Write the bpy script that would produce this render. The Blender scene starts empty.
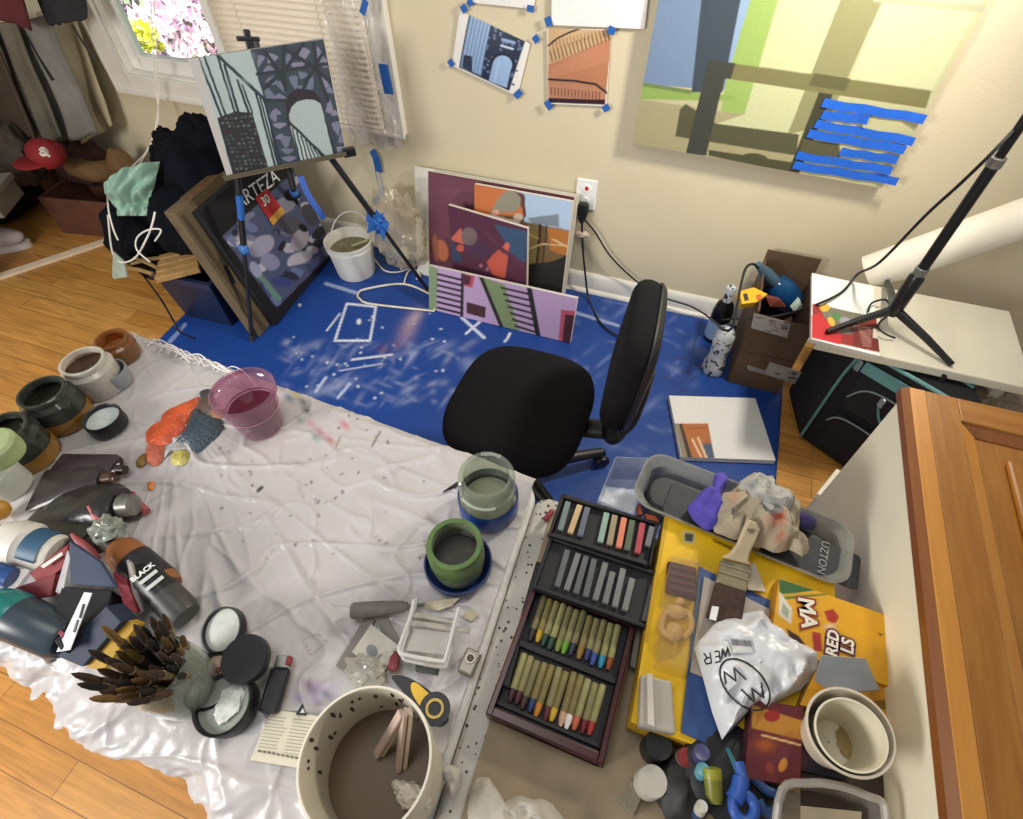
import bpy, bmesh, math, random
import numpy as np
from mathutils import Vector, Matrix, noise as mn
random.seed(7)
sc = bpy.context.scene
COL = sc.collection
PI = math.pi
# ------------------------------------------------------------------ camera
FPX, PITCH, ROLL, YAW, CH = 544.0, .687, -.019, .368, 1.6
def _rot():
    cp, sp = math.cos(PITCH), math.sin(PITCH); cr, sr = math.cos(ROLL), math.sin(ROLL); cy, sy = math.cos(YAW), math.sin(YAW)
    return (np.array([[cy,-sy,0],[sy,cy,0],[0,0,1]]) @ np.array([[1,0,0],[0,cp,-sp],[0,sp,cp]]) @ np.array([[cr,-sr,0],[sr,cr,0],[0,0,1]]))
ROT = _rot()
CAMP = np.array([0, 0, CH])
cam = bpy.data.cameras.new('camera'); camo = bpy.data.objects.new('camera', cam); COL.objects.link(camo)
m4 = np.eye(4); m4[:3,:3] = ROT; m4[:3,3] = CAMP
camo.matrix_world = Matrix(m4.tolist())
cam.sensor_fit = 'HORIZONTAL'; cam.sensor_width = 36; cam.lens = FPX/1023*36; cam.clip_start = .02
sc.camera = camo
# surveying helpers: where the sight line through a photo point meets a known plane of the room
def ray(px, py): return ROT @ np.array([px-511.5, 409.5-py, -FPX])
def PZ(px, py, z=0.0):
    r = ray(px, py); t = (z-CH)/r[2]; return Vector(CAMP+t*r)
def PY(px, py, y):
    r = ray(px, py); t = y/r[1]; return Vector(CAMP+t*r)
def PX(px, py, x):
    r = ray(px, py); t = x/r[0]; return Vector(CAMP+t*r)
def PP(px, py, o, n):
    r = Vector(ray(px, py)); t = (Vector(o)-Vector(CAMP)).dot(Vector(n))/r.dot(Vector(n)); return Vector(CAMP)+t*r
def proj(p):
    c = (np.asarray(p)-CAMP) @ ROT
    return np.stack([511.5+FPX*c[...,0]/-c[...,2], 409.5-FPX*c[...,1]/-c[...,2]], -1)
def HT(b, px, py):
    """height above point b of the photo point (px,py) standing over b"""
    best = (1e9, 0)
    for k in range(1, 400):
        z = b[2]+k*.005; q = proj((b[0], b[1], z)); d = (q[0]-px)**2+(q[1]-py)**2
        if d < best[0]: best = (d, z)
    return best[1]-b[2]
def RZ(x0, x1, y, z):
    """half the width between two photo columns at height z"""
    return (PZ(x1, y, z)-PZ(x0, y, z)).length/2
# ------------------------------------------------------------------ colour / materials
def lin(h):
    h = h.lstrip('#'); o = []
    for i in (0, 2, 4):
        c = int(h[i:i+2], 16)/255; o.append(c/12.92 if c <= .04045 else ((c+.055)/1.055)**2.4)
    return tuple(o)
def rgba(h): return (*lin(h), 1)
_M = {}
def newmat(name):
    m = bpy.data.materials.new(name); m.use_nodes = True
    nt = m.node_tree; b = nt.nodes['Principled BSDF']; return m, nt, b
def mat(hexc, rough=.55, metal=0., var=.12, scale=14., bump=0., bscale=60., spec=.5, sheen=0., aniso=None, emit=None):
    key = (hexc, rough, metal, var, scale, bump, bscale, spec, sheen, aniso)
    if key in _M: return _M[key]
    m, nt, b = newmat('paint_'+hexc.strip('#'))
    c = np.array(lin(hexc))
    tc = nt.nodes.new('ShaderNodeTexCoord'); mp = nt.nodes.new('ShaderNodeMapping')
    if aniso: mp.inputs['Scale'].default_value = aniso
    nt.links.new(tc.outputs['Object'], mp.inputs[0])
    nz = nt.nodes.new('ShaderNodeTexNoise'); nz.inputs['Scale'].default_value = scale; nz.inputs['Detail'].default_value = 4
    nt.links.new(mp.outputs[0], nz.inputs['Vector'])
    rp = nt.nodes.new('ShaderNodeValToRGB')
    rp.color_ramp.elements[0].position = .3; rp.color_ramp.elements[1].position = .7
    rp.color_ramp.elements[0].color = (*np.clip(c*(1-var), 0, 1), 1); rp.color_ramp.elements[1].color = (*np.clip(c*(1+var), 0, 1), 1)
    nt.links.new(nz.outputs[0], rp.inputs[0]); nt.links.new(rp.outputs[0], b.inputs['Base Color'])
    b.inputs['Roughness'].default_value = rough; b.inputs['Metallic'].default_value = metal
    b.inputs['Specular IOR Level'].default_value = spec
    if sheen: b.inputs['Sheen Weight'].default_value = sheen
    if bump:
        n2 = nt.nodes.new('ShaderNodeTexNoise'); n2.inputs['Scale'].default_value = bscale; n2.inputs['Detail'].default_value = 6
        nt.links.new(mp.outputs[0], n2.inputs['Vector'])
        bp = nt.nodes.new('ShaderNodeBump'); bp.inputs['Strength'].default_value = bump; bp.inputs['Distance'].default_value = .01
        nt.links.new(n2.outputs[0], bp.inputs['Height']); nt.links.new(bp.outputs[0], b.inputs['Normal'])
    _M[key] = m; return m
def clear(hexc='#ffffff', opac=.15, rough=.08, key='clear'):
    """thin clear glass or plastic: mostly passes light, some body colour, a glossy skin"""
    k = (key, hexc, opac, rough)
    if k in _M: return _M[k]
    m, nt, b = newmat('clear_'+hexc.strip('#')); out = nt.nodes['Material Output']
    tr = nt.nodes.new('ShaderNodeBsdfTransparent'); tr.inputs[0].default_value = rgba(hexc)
    df = nt.nodes.new('ShaderNodeBsdfDiffuse'); df.inputs[0].default_value = rgba(hexc)
    gl = nt.nodes.new('ShaderNodeBsdfGlossy'); gl.inputs['Roughness'].default_value = rough; gl.inputs[0].default_value = (1,1,1,1)
    nz = nt.nodes.new('ShaderNodeTexNoise'); nz.inputs['Scale'].default_value = 9
    mm = nt.nodes.new('ShaderNodeMath'); mm.operation = 'MULTIPLY_ADD'; mm.inputs[1].default_value = opac*.5; mm.inputs[2].default_value = opac*.75
    nt.links.new(nz.outputs[0], mm.inputs[0])
    a = nt.nodes.new('ShaderNodeMixShader'); nt.links.new(mm.outputs[0], a.inputs[0]); nt.links.new(tr.outputs[0], a.inputs[1]); nt.links.new(df.outputs[0], a.inputs[2])
    f0 = nt.nodes.new('ShaderNodeFresnel'); f0.inputs[0].default_value = 1.45
    ge = nt.nodes.new('ShaderNodeNewGeometry'); fr = nt.nodes.new('ShaderNodeMix'); fr.data_type = 'FLOAT'; fr.inputs[3].default_value = .03
    nt.links.new(ge.outputs['Backfacing'], fr.inputs[0]); nt.links.new(f0.outputs[0], fr.inputs[2])
    c = nt.nodes.new('ShaderNodeMixShader'); nt.links.new(fr.outputs[0], c.inputs[0]); nt.links.new(a.outputs[0], c.inputs[1]); nt.links.new(gl.outputs[0], c.inputs[2])
    nt.links.new(c.outputs[0], out.inputs[0]); _M[k] = m; return m
def attrmat(key='art', rough=.6, bump=.15, bscale=220., transl=0., spec=.4, grain=.08):
    k = ('attr', key)
    if k in _M: return _M[k]
    m, nt, b = newmat('painted_'+key); out = nt.nodes['Material Output']
    at = nt.nodes.new('ShaderNodeAttribute'); at.attribute_name = 'Col'
    nz = nt.nodes.new('ShaderNodeTexNoise'); nz.inputs['Scale'].default_value = 90; nz.inputs['Detail'].default_value = 5
    tc = nt.nodes.new('ShaderNodeTexCoord'); nt.links.new(tc.outputs['Object'], nz.inputs['Vector'])
    mr = nt.nodes.new('ShaderNodeMapRange'); mr.inputs['To Min'].default_value = 1-grain; mr.inputs['To Max'].default_value = 1+grain
    nt.links.new(nz.outputs[0], mr.inputs[0])
    mx = nt.nodes.new('ShaderNodeVectorMath'); mx.operation = 'SCALE'
    nt.links.new(at.outputs['Color'], mx.inputs[0]); nt.links.new(mr.outputs[0], mx.inputs['Scale'])
    nt.links.new(mx.outputs[0], b.inputs['Base Color'])
    b.inputs['Roughness'].default_value = rough; b.inputs['Specular IOR Level'].default_value = spec
    if bump:
        n2 = nt.nodes.new('ShaderNodeTexNoise'); n2.inputs['Scale'].default_value = bscale; n2.inputs['Detail'].default_value = 4
        nt.links.new(tc.outputs['Object'], n2.inputs['Vector'])
        bp = nt.nodes.new('ShaderNodeBump'); bp.inputs['Strength'].default_value = bump; bp.inputs['Distance'].default_value = .004
        nt.links.new(n2.outputs[0], bp.inputs['Height']); nt.links.new(bp.outputs[0], b.inputs['Normal'])
    if transl:
        tl = nt.nodes.new('ShaderNodeBsdfTranslucent'); nt.links.new(mx.outputs[0], tl.inputs[0])
        mi = nt.nodes.new('ShaderNodeMixShader'); mi.inputs[0].default_value = transl
        nt.links.new(b.outputs[0], mi.inputs[1]); nt.links.new(tl.outputs[0], mi.inputs[2]); nt.links.new(mi.outputs[0], out.inputs[0])
    _M[k] = m; return m
# ------------------------------------------------------------------ objects
def tag(o, label=None, cat=None, group=None, kind=None):
    if label: o['label'] = label
    if cat: o['category'] = cat
    if group: o['group'] = group
    if kind: o['kind'] = kind
    return o
def thing(name, label, cat, loc, group=None):
    o = bpy.data.objects.new(name, None); COL.objects.link(o); o.location = Vector(loc); o.empty_display_size = .05
    return tag(o, label, cat, group)
def worldloc(o):
    v = Vector((0,0,0))
    while o: v += Vector(o.location); o = o.parent
    return v
def frame(o, z, x=None):
    """matrix at o whose local z runs along z"""
    z = Vector(z).normalized()
    x = Vector(x) if x is not None else (Vector((0,0,1)) if abs(z.z) < .9 else Vector((1,0,0)))
    x = (x - z*x.dot(z)).normalized(); y = z.cross(x)
    return Matrix(((x.x,y.x,z.x,o[0]),(x.y,y.y,z.y,o[1]),(x.z,y.z,z.z,o[2]),(0,0,0,1)))
def T(x, y, z, rz=0): return Matrix.Translation((x, y, z)) @ Matrix.Rotation(rz, 4, 'Z')
class MB:
    def __init__(s): s.v = []; s.f = []; s.mi = []; s.cm = 0
    def add(s, vs, fs, M=None):
        n = len(s.v)
        s.v += [tuple(M @ Vector(v)) if M is not None else tuple(v) for v in vs]
        for f in fs: s.f.append([i+n for i in f]); s.mi.append(s.cm)
        return s
    def mat(s, i): s.cm = i; return s
    def box(s, x0, x1, y0, y1, z0, z1, M=None):
        return s.add([(x0,y0,z0),(x1,y0,z0),(x1,y1,z0),(x0,y1,z0),(x0,y0,z1),(x1,y0,z1),(x1,y1,z1),(x0,y1,z1)],
                     [(0,3,2,1),(4,5,6,7),(0,1,5,4),(1,2,6,5),(2,3,7,6),(3,0,4,7)], M)
    def lathe(s, prof, M=None, seg=32, a0=0., a1=2*PI, sx=1., sy=1.):
        vs = []; fs = []; full = abs(a1-a0-2*PI) < 1e-6; n = seg if full else seg+1
        for r, z in prof:
            for k in range(n):
                a = a0+(a1-a0)*k/seg; vs.append((r*math.cos(a)*sx, r*math.sin(a)*sy, z))
        for i in range(len(prof)-1):
            for k in range(seg):
                k2 = (k+1) % n; fs.append((i*n+k, i*n+k2, (i+1)*n+k2, (i+1)*n+k))
        if full:
            flat_ = abs(prof[0][1]-prof[-1][1]) < .003
            if prof[0][0] > 1e-6 and not (flat_ and prof[-1][0] < 1e-6): fs.append(tuple(range(n))[::-1])
            if prof[-1][0] > 1e-6 and not (flat_ and prof[0][0] < 1e-6): fs.append(tuple((len(prof)-1)*n+k for k in range(n)))
        return s.add(vs, fs, M)
    def ring(s, prof, M=None, seg=32, sx=1., sy=1.):
        """closed profile turned round z"""
        vs = []; fs = []; n = len(prof)
        for r, z in prof:
            for k in range(seg):
                a = 2*PI*k/seg; vs.append((r*math.cos(a)*sx, r*math.sin(a)*sy, z))
        for i in range(n):
            j = (i+1) % n
            for k in range(seg):
                k2 = (k+1) % seg; fs.append((i*seg+k, i*seg+k2, j*seg+k2, j*seg+k))
        return s.add(vs, fs, M)
    def tube(s, pts, r=.003, seg=8, closed=False, M=None, flat=1.):
        pts = [Vector(p) for p in pts]; n = len(pts); rs = r if isinstance(r, (list, tuple)) else [r]*n
        vs = []; fs = []; prev = None
        for i, p in enumerate(pts):
            if closed: t = pts[(i+1) % n]-pts[i-1]
            else: t = pts[min(i+1, n-1)]-pts[max(i-1, 0)]
            t.normalize()
            if prev is None:
                prev = Vector((0,0,1)) if abs(t.z) < .9 else Vector((1,0,0))
            x = (prev-t*prev.dot(t)); x = x.normalized() if x.length > 1e-6 else t.orthogonal().normalized()
            y = t.cross(x); prev = x
            for k in range(seg):
                a = 2*PI*k/seg; vs.append(tuple(p+x*(rs[i]*math.cos(a)*flat)+y*(rs[i]*math.sin(a))))
        for i in range(n if closed else n-1):
            j = (i+1) % n
            for k in range(seg):
                k2 = (k+1) % seg; fs.append((i*seg+k, i*seg+k2, j*seg+k2, j*seg+k))
        if not closed: fs.append(tuple(range(seg))[::-1]); fs.append(tuple((n-1)*seg+k for k in range(seg)))
        return s.add(vs, fs, M)
    def prism(s, poly, z0, z1, M=None):
        n = len(poly); a = sum(poly[i][0]*poly[(i+1)%n][1]-poly[(i+1)%n][0]*poly[i][1] for i in range(n))
        if a < 0: poly = poly[::-1]
        vs = [(p[0],p[1],z0) for p in poly]+[(p[0],p[1],z1) for p in poly]
        fs = [tuple(range(n))[::-1], tuple(range(n, 2*n))]+[(i, (i+1)%n, n+(i+1)%n, n+i) for i in range(n)]
        return s.add(vs, fs, M)
    def slab(s, pts, th, up=None):
        """closed slab: world polygon pts thickened by th along its normal (or up)"""
        pts = [Vector(p) for p in pts]; n = len(pts)
        nn = Vector((0,0,0))
        for i in range(n): nn += (pts[i]-pts[0]).cross(pts[(i+1)%n]-pts[0])
        nn.normalize()
        if up is not None and nn.dot(Vector(up)) < 0: pts = pts[::-1]; nn = -nn
        vs = pts+[p+nn*th for p in pts]
        fs = [tuple(range(n))[::-1], tuple(range(n, 2*n))]+[(i, (i+1)%n, n+(i+1)%n, n+i) for i in range(n)]
        return s.add(vs, fs)
    def grid(s, fn, nu, nv, M=None, wrap=False):
        vs = [fn(i/nu, j/nv) for j in range(nv+1) for i in range(nu+1)]
        fs = [(j*(nu+1)+i, j*(nu+1)+i+1, (j+1)*(nu+1)+i+1, (j+1)*(nu+1)+i) for j in range(nv) for i in range(nu)]
        return s.add(vs, fs, M)
    def blob(s, c, rx, ry, rz, amp=.15, fr=2., seg=28, rings=16, seed=0, M=None, pw=1.):
        vs = []; fs = []; c = Vector(c)
        for i in range(rings+1):
            th = PI*i/rings
            for k in range(seg):
                ph = 2*PI*k/seg; d = Vector((math.sin(th)*math.cos(ph), math.sin(th)*math.sin(ph), math.cos(th)))
                q = 1+amp*mn.fractal(d*fr+Vector((seed*7.3, seed, -seed)), 1., 2., 4)
                if amp > .2: q += amp*.6*abs(mn.noise(d*fr*2.3+Vector((seed, 2*seed, 5))))
                e = Vector([math.copysign(abs(t)**pw, t) for t in d])
                vs.append(c+Vector((e.x*rx, e.y*ry, e.z*rz))*q)
        for i in range(rings):
            for k in range(seg):
                k2 = (k+1) % seg; fs.append((i*seg+k, (i+1)*seg+k, (i+1)*seg+k2, i*seg+k2))
        return s.add(vs, fs, M)
    def build(s, name, mats, parent=None, smooth=True, bevel=0., subsurf=0, angle=40, solid=0.):
        me = bpy.data.meshes.new(name)
        a = np.array(s.v); lo, hi = a.min(0), a.max(0); c = Vector(((lo[0]+hi[0])/2, (lo[1]+hi[1])/2, lo[2]))
        me.from_pydata([tuple(Vector(v)-c) for v in s.v], [], s.f)
        mats = mats if isinstance(mats, (list, tuple)) else [mats]
        for m in mats: me.materials.append(m)
        me.polygons.foreach_set('material_index', s.mi)
        bm = bmesh.new(); bm.from_mesh(me); bmesh.ops.remove_doubles(bm, verts=bm.verts, dist=1e-6); bmesh.ops.recalc_face_normals(bm, faces=bm.faces); bm.to_mesh(me); bm.free()
        if smooth:
            me.polygons.foreach_set('use_smooth', [True]*len(me.polygons))
            try: me.set_sharp_from_angle(angle=math.radians(angle))
            except Exception: pass
        o = bpy.data.objects.new(name, me); COL.objects.link(o)
        if parent: o.parent = parent; o.location = c-worldloc(parent)
        else: o.location = c
        if solid: d = o.modifiers.new('solid', 'SOLIDIFY'); d.thickness = solid; d.offset = 0
        if bevel: d = o.modifiers.new('bevel', 'BEVEL'); d.width = bevel; d.segments = 2; d.limit_method = 'ANGLE'; d.angle_limit = math.radians(40)
        if subsurf: d = o.modifiers.new('sub', 'SUBSURF'); d.levels = d.render_levels = subsurf
        return o
def single(mb, name, mats, label, cat, group=None, **k): return tag(mb.build(name, mats, **k), label, cat, group)
def struct(mb, name, mats, **k): return tag(mb.build(name, mats, **k), kind='structure')
def smooth_path(pts, n=6, closed=False):
    pts = [Vector(p) for p in pts]; out = []; N = len(pts)
    for i in range(N if closed else N-1):
        g = (lambda k: pts[k % N]) if closed else (lambda k: pts[min(max(k, 0), N-1)])
        a, b, c, d = g(i-1), g(i), g(i+1), g(i+2)
        for k in range(n):
            t = k/n
            out.append(.5*((2*b)+(c-a)*t+(2*a-5*b+4*c-d)*t*t+(3*b-a-3*c+d)*t**3))
    if not closed: out.append(pts[-1])
    return out
# ------------------------------------------------------------------ painting a colour attribute
def inpoly(X, Y, poly):
    r = np.zeros(X.shape, bool); n = len(poly); j = n-1
    for i in range(n):
        xi, yi = poly[i]; xj, yj = poly[j]
        if yi != yj:
            r ^= ((yi > Y) != (yj > Y)) & (X < (xj-xi)*(Y-yi)/(yj-yi)+xi)
        j = i
    return r
def paint(X, Y, base, ops):
    """X, Y: where each vertex falls among the drawn marks; ops drawn one over another"""
    C = np.empty(X.shape+(3,)); C[:] = lin(base)
    gx = [np.gradient(X, axis=a) for a in (0, 1)] if X.ndim == 2 else [X*0, X*0]; gy = [np.gradient(Y, axis=a) for a in (0, 1)] if X.ndim == 2 else [Y*0, Y*0]
    jit = [(i, j) for i in (-.375, -.125, .125, .375) for j in (-.375, -.125, .125, .375)] if X.ndim == 2 else [(0, 0)]
    def aa(fn): return sum(fn(X+gx[0]*i+gx[1]*j, Y+gy[0]*i+gy[1]*j).astype(float) for i, j in jit)/len(jit)
    for op in ops:
        k = op[0]; col = np.array(lin(op[-1]))
        if k == 'p': msk = aa(lambda x, y: inpoly(x, y, op[1]))
        elif k == 'e':
            _, cx, cy, rx, ry, ang, _c = op; a = math.radians(ang); ca, sa = math.cos(a), math.sin(a)
            msk = aa(lambda x, y: (((x-cx)*ca+(y-cy)*sa)/rx)**2+((-(x-cx)*sa+(y-cy)*ca)/ry)**2 < 1)
        elif k == 'l':
            _, pts, w, _c = op; d = np.full(X.shape, 1e9)
            for (x0, y0), (x1, y1) in zip(pts[:-1], pts[1:]):
                L2 = (x1-x0)**2+(y1-y0)**2+1e-9; t = np.clip(((X-x0)*(x1-x0)+(Y-y0)*(y1-y0))/L2, 0, 1)
                d = np.minimum(d, np.hypot(X-x0-t*(x1-x0), Y-y0-t*(y1-y0)))
            msk = np.clip((w/2-d)/.7+.5, 0, 1)
        elif k == 's':      # soft blotch: cx, cy, rx, ry, ang, strength
            _, cx, cy, rx, ry, ang, st, _c = op; a = math.radians(ang); dx, dy = X-cx, Y-cy
            q = ((dx*math.cos(a)+dy*math.sin(a))/rx)**2+((-dx*math.sin(a)+dy*math.cos(a))/ry)**2
            msk = st*np.exp(-q*1.5)
        C = C*(1-msk[..., None])+col*msk[..., None]
    return C
def set_col(me, C):
    at = me.color_attributes.new('Col', 'FLOAT_COLOR', 'POINT')
    a = np.ones((len(me.vertices), 4), np.float32); a[:, :3] = np.clip(C, 0, 1); at.data.foreach_set('color', a.ravel())
def panel(name, BL, BR, TL, th, base, ops, nx, ny, side='#d8d4c8', parent=None, key='art', rough=.6, bump=.15, bulge=None, wob=0.):
    """a flat board with painted front: front face is a fine grid, back and edges are the board"""
    BL, BR, TL = Vector(BL), Vector(BR), Vector(TL); u, v = BR-BL, TL-BL; n = u.cross(v).normalized()
    I, J = np.meshgrid(np.linspace(0, 1, nx+1), np.linspace(0, 1, ny+1))
    Pw = np.array(BL)+I[..., None]*np.array(u)+J[..., None]*np.array(v)
    q = proj(Pw); X, Y = q[..., 0], q[..., 1]
    if wob:
        w = np.array([[mn.noise(Vector((x*.12, y*.12, 3.1))) for x, y in zip(rx, ry)] for rx, ry in zip(X, Y)]); X = X+wob*w; Y = Y+wob*np.roll(w, 7, 1)
    C = paint(X, Y, base, ops).reshape(-1, 3)
    F = Pw.reshape(-1, 3)
    if bulge is not None: F = F+np.array(n)*bulge(I, J).reshape(-1, 1)
    nb = [tuple(p) for p in F]; N = len(nb); W = nx+1
    fs = [(j*W+i, j*W+i+1, (j+1)*W+i+1, (j+1)*W+i) for j in range(ny) for i in range(nx)]
    mi = [0]*len(fs)
    edge = [i for i in range(nx)]+[j*W+nx for j in range(ny)]+[ny*W+nx-i for i in range(nx)]+[(ny-j)*W for j in range(ny)]
    B0 = len(nb)
    nb += [tuple(Vector(Pw.reshape(-1, 3)[e])-n*th) for e in edge]
    m = len(edge); nb2 = list(range(B0, B0+m))
    # separate front rim so edges stay crisp
    R0 = len(nb); nb += [nb[e] for e in edge]
    for k in range(m):
        k2 = (k+1) % m; fs.append((R0+k2, R0+k, B0+k, B0+k2)); mi.append(1)
    fs.append(tuple(nb2[::-1])); mi.append(1)
    c = (BL+BR)/2
    me = bpy.data.meshes.new(name); me.from_pydata([tuple(Vector(p)-c) for p in nb], [], fs)
    me.materials.append(attrmat(key, rough, bump)); me.materials.append(mat(side, .7, var=.06))
    me.polygons.foreach_set('material_index', mi)
    if bulge is not None: me.polygons.foreach_set('use_smooth', [i == 0 for i in mi])
    Call = np.zeros((len(nb), 3)); Call[:N] = C; Call[N:] = lin(side)
    set_col(me, Call)
    o = bpy.data.objects.new(name, me); COL.objects.link(o)
    if parent: o.parent = parent; o.location = c-worldloc(parent)
    else: o.location = c
    return o
def text(body, size, M, m, parent=None, name='lettering', ext=.0004, align='CENTER', shear=0., bold=0.):
    cu = bpy.data.curves.new(name, 'FONT'); cu.body = body; cu.size = size; cu.extrude = ext; cu.align_x = align; cu.align_y = 'CENTER'; cu.shear = shear; cu.offset = bold; cu.resolution_u = 3
    o0 = bpy.data.objects.new(name+'_c', cu); COL.objects.link(o0)
    dg = bpy.context.evaluated_depsgraph_get(); dg.update()
    me = bpy.data.meshes.new_from_object(o0.evaluated_get(dg)); bpy.data.objects.remove(o0)
    me.materials.clear(); me.materials.append(m)
    o = bpy.data.objects.new(name, me); COL.objects.link(o)
    if parent:
        o.parent = parent; o.matrix_basis = Matrix.Translation(-worldloc(parent)) @ M
    else: o.matrix_basis = M
    return o
def onplane(A, B, C_):
    """matrix with x along A->B, z out of plane (A,B,C_)"""
    A, B, C_ = Vector(A), Vector(B), Vector(C_); x = (B-A).normalized(); z = (B-A).cross(C_-A).normalized(); y = z.cross(x)
    return Matrix(((x.x,y.x,z.x,A.x),(x.y,y.y,z.y,A.y),(x.z,y.z,z.z,A.z),(0,0,0,1)))
# ================================================================== SETTING
D = 2.014
WALL = mat('#d4c9ac', .75, var=.03, scale=3, bump=.12, bscale=140, spec=.25)
WHITE = mat('#e4e0d6', .4, var=.03)
def floor_mat():
    m, nt, b = newmat('oak_floor')
    tc = nt.nodes.new('ShaderNodeTexCoord')
    br = nt.nodes.new('ShaderNodeTexBrick'); br.offset = .37; br.squash = 1
    br.inputs['Scale'].default_value = 1; br.inputs['Brick Width'].default_value = .85; br.inputs['Row Height'].default_value = .083
    br.inputs['Mortar Size'].default_value = .0012; br.inputs['Color1'].default_value = rgba('#c8944e'); br.inputs['Color2'].default_value = rgba('#b67e3a'); br.inputs['Mortar'].default_value = rgba('#7d5224')
    nt.links.new(tc.outputs['Object'], br.inputs['Vector'])
    mp = nt.nodes.new('ShaderNodeMapping'); mp.inputs['Scale'].default_value = (3, 38, 1); nt.links.new(tc.outputs['Object'], mp.inputs[0])
    nz = nt.nodes.new('ShaderNodeTexNoise'); nz.inputs['Scale'].default_value = 1.5; nz.inputs['Detail'].default_value = 6; nz.inputs['Distortion'].default_value = 1.2; nt.links.new(mp.outputs[0], nz.inputs['Vector'])
    mr = nt.nodes.new('ShaderNodeMapRange'); mr.inputs['From Min'].default_value = .3; mr.inputs['From Max'].default_value = .7; mr.inputs['To Min'].default_value = .74; mr.inputs['To Max'].default_value = 1.2; nt.links.new(nz.outputs[0], mr.inputs[0])
    mx = nt.nodes.new('ShaderNodeVectorMath'); mx.operation = 'SCALE'; nt.links.new(br.outputs['Color'], mx.inputs[0]); nt.links.new(mr.outputs[0], mx.inputs['Scale'])
    nt.links.new(mx.outputs[0], b.inputs['Base Color']); b.inputs['Roughness'].default_value = .38
    return m
struct(MB().box(-4.4, 2.2, -2.2, D+.1, -.05, 0), 'floor', floor_mat(), smooth=False)
WX0, WX1, WZ0, WZ1 = -2.66, -1.29, .655, 1.95
w = MB()
w.box(-4.2, WX0, D, D+.12, 0, 2.5).box(WX1, 2.2, D, D+.12, 0, 2.5).box(WX0, WX1, D, D+.12, 0, WZ0).box(WX0, WX1, D, D+.12, WZ1, 2.5)
struct(w, 'wall_back', WALL, smooth=False)
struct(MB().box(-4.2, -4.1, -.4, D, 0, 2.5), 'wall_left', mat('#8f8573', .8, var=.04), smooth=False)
# unseen header and wall segment, added to keep light out of the closet
struct(MB().box(-4.1, -2.98, .1, D, 1.95, 2.5), 'trim_shade', WALL, smooth=False)
struct(MB().box(-3.12, -3.02, -.4, 1.02, 0, 2.5), 'wall_shade', WALL, smooth=False)
# baseboard with shoe moulding
bb = MB(); prof = [(0,0),(.014,0),(.014,.078),(.009,.09),(.004,.097),(0,.097)]
sh = [(.014,0),(.030,0),(.029,.008),(.024,.016),(.014,.02)]
for pr in (prof, sh):
    n = len(pr); bb.add([(x, D-a, z) for x in (-2.9, 2.0) for a, z in pr], [tuple(range(n)), tuple(range(2*n-1, n-1, -1))]+[(i, (i+1)%n, n+(i+1)%n, n+i) for i in range(n)])
struct(bb, 'baseboard_back', WHITE)
# window: casing, sashes, glass
wi = thing('window_1', None, None, (-1.97, D, .59)); wi['kind'] = 'structure'
c = MB(); y0, y1 = D-.022, D+.0
def casing(x0, x1, z0, z1): c.box(x0, x1, y0, y1, z0, z1)
c.box(-2.742, WX0+.012, y0, y1, .59, 2.02).box(WX1-.012, -1.212, y0, y1, .59, 2.02).box(WX0+.012, WX1-.012, y0, y1, .59, WZ0+.008).box(WX0+.012, WX1-.012, y0, y1, WZ1, 2.02)
c.box(-2.742, -2.725, y0-.012, y0, .59, 2.02).box(-1.229, -1.212, y0-.012, y0, .59, 2.02).box(-2.742, -1.212, y0-.012, y0, .578, .594)
wf = c.build('casing', WHITE, wi, smooth=False, bevel=.003); wf['kind'] = 'structure'
j = MB(); j.box(WX0, WX0+.02, D, D+.12, WZ0, WZ1).box(WX1-.02, WX1, D, D+.12, WZ0, WZ1).box(WX0, WX1, D, D+.12, WZ0, WZ0+.015).box(-2.035, -1.985, D+.005, D+.1, WZ0, WZ1)
j.build('jamb', WHITE, wi, smooth=False, bevel=.003)['kind'] = 'structure'
for a, b_ in ((WX0+.022, -2.037), (-1.983, WX1-.022)):
    s = MB(); f = .058; z0, z1 = WZ0+.017, WZ1-.01; ya, yb = D+.03, D+.075
    s.box(a, a+f, ya, yb, z0, z1).box(b_-f, b_, ya, yb, z0, z1).box(a+f, b_-f, ya, yb, z0, z0+f).box(a+f, b_-f, ya, yb, z1-f, z1)
    s.box(a+f-.012, a+f, ya-.006, ya, z0+f, z1-f).box(a+f, b_-f, ya-.006, ya, z0+f-.01, z0+f)
    so = s.build('sash', mat('#efeee8', .35, var=.02), wi, smooth=False, bevel=.004); so['kind'] = 'structure'
    MB().box(a+f, b_-f, D+.05, D+.054, z0+f, z1-f).build('glass_pane', clear('#f6fafa', .02, .02, 'pane'), wi, smooth=False)['kind'] = 'structure'
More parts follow.
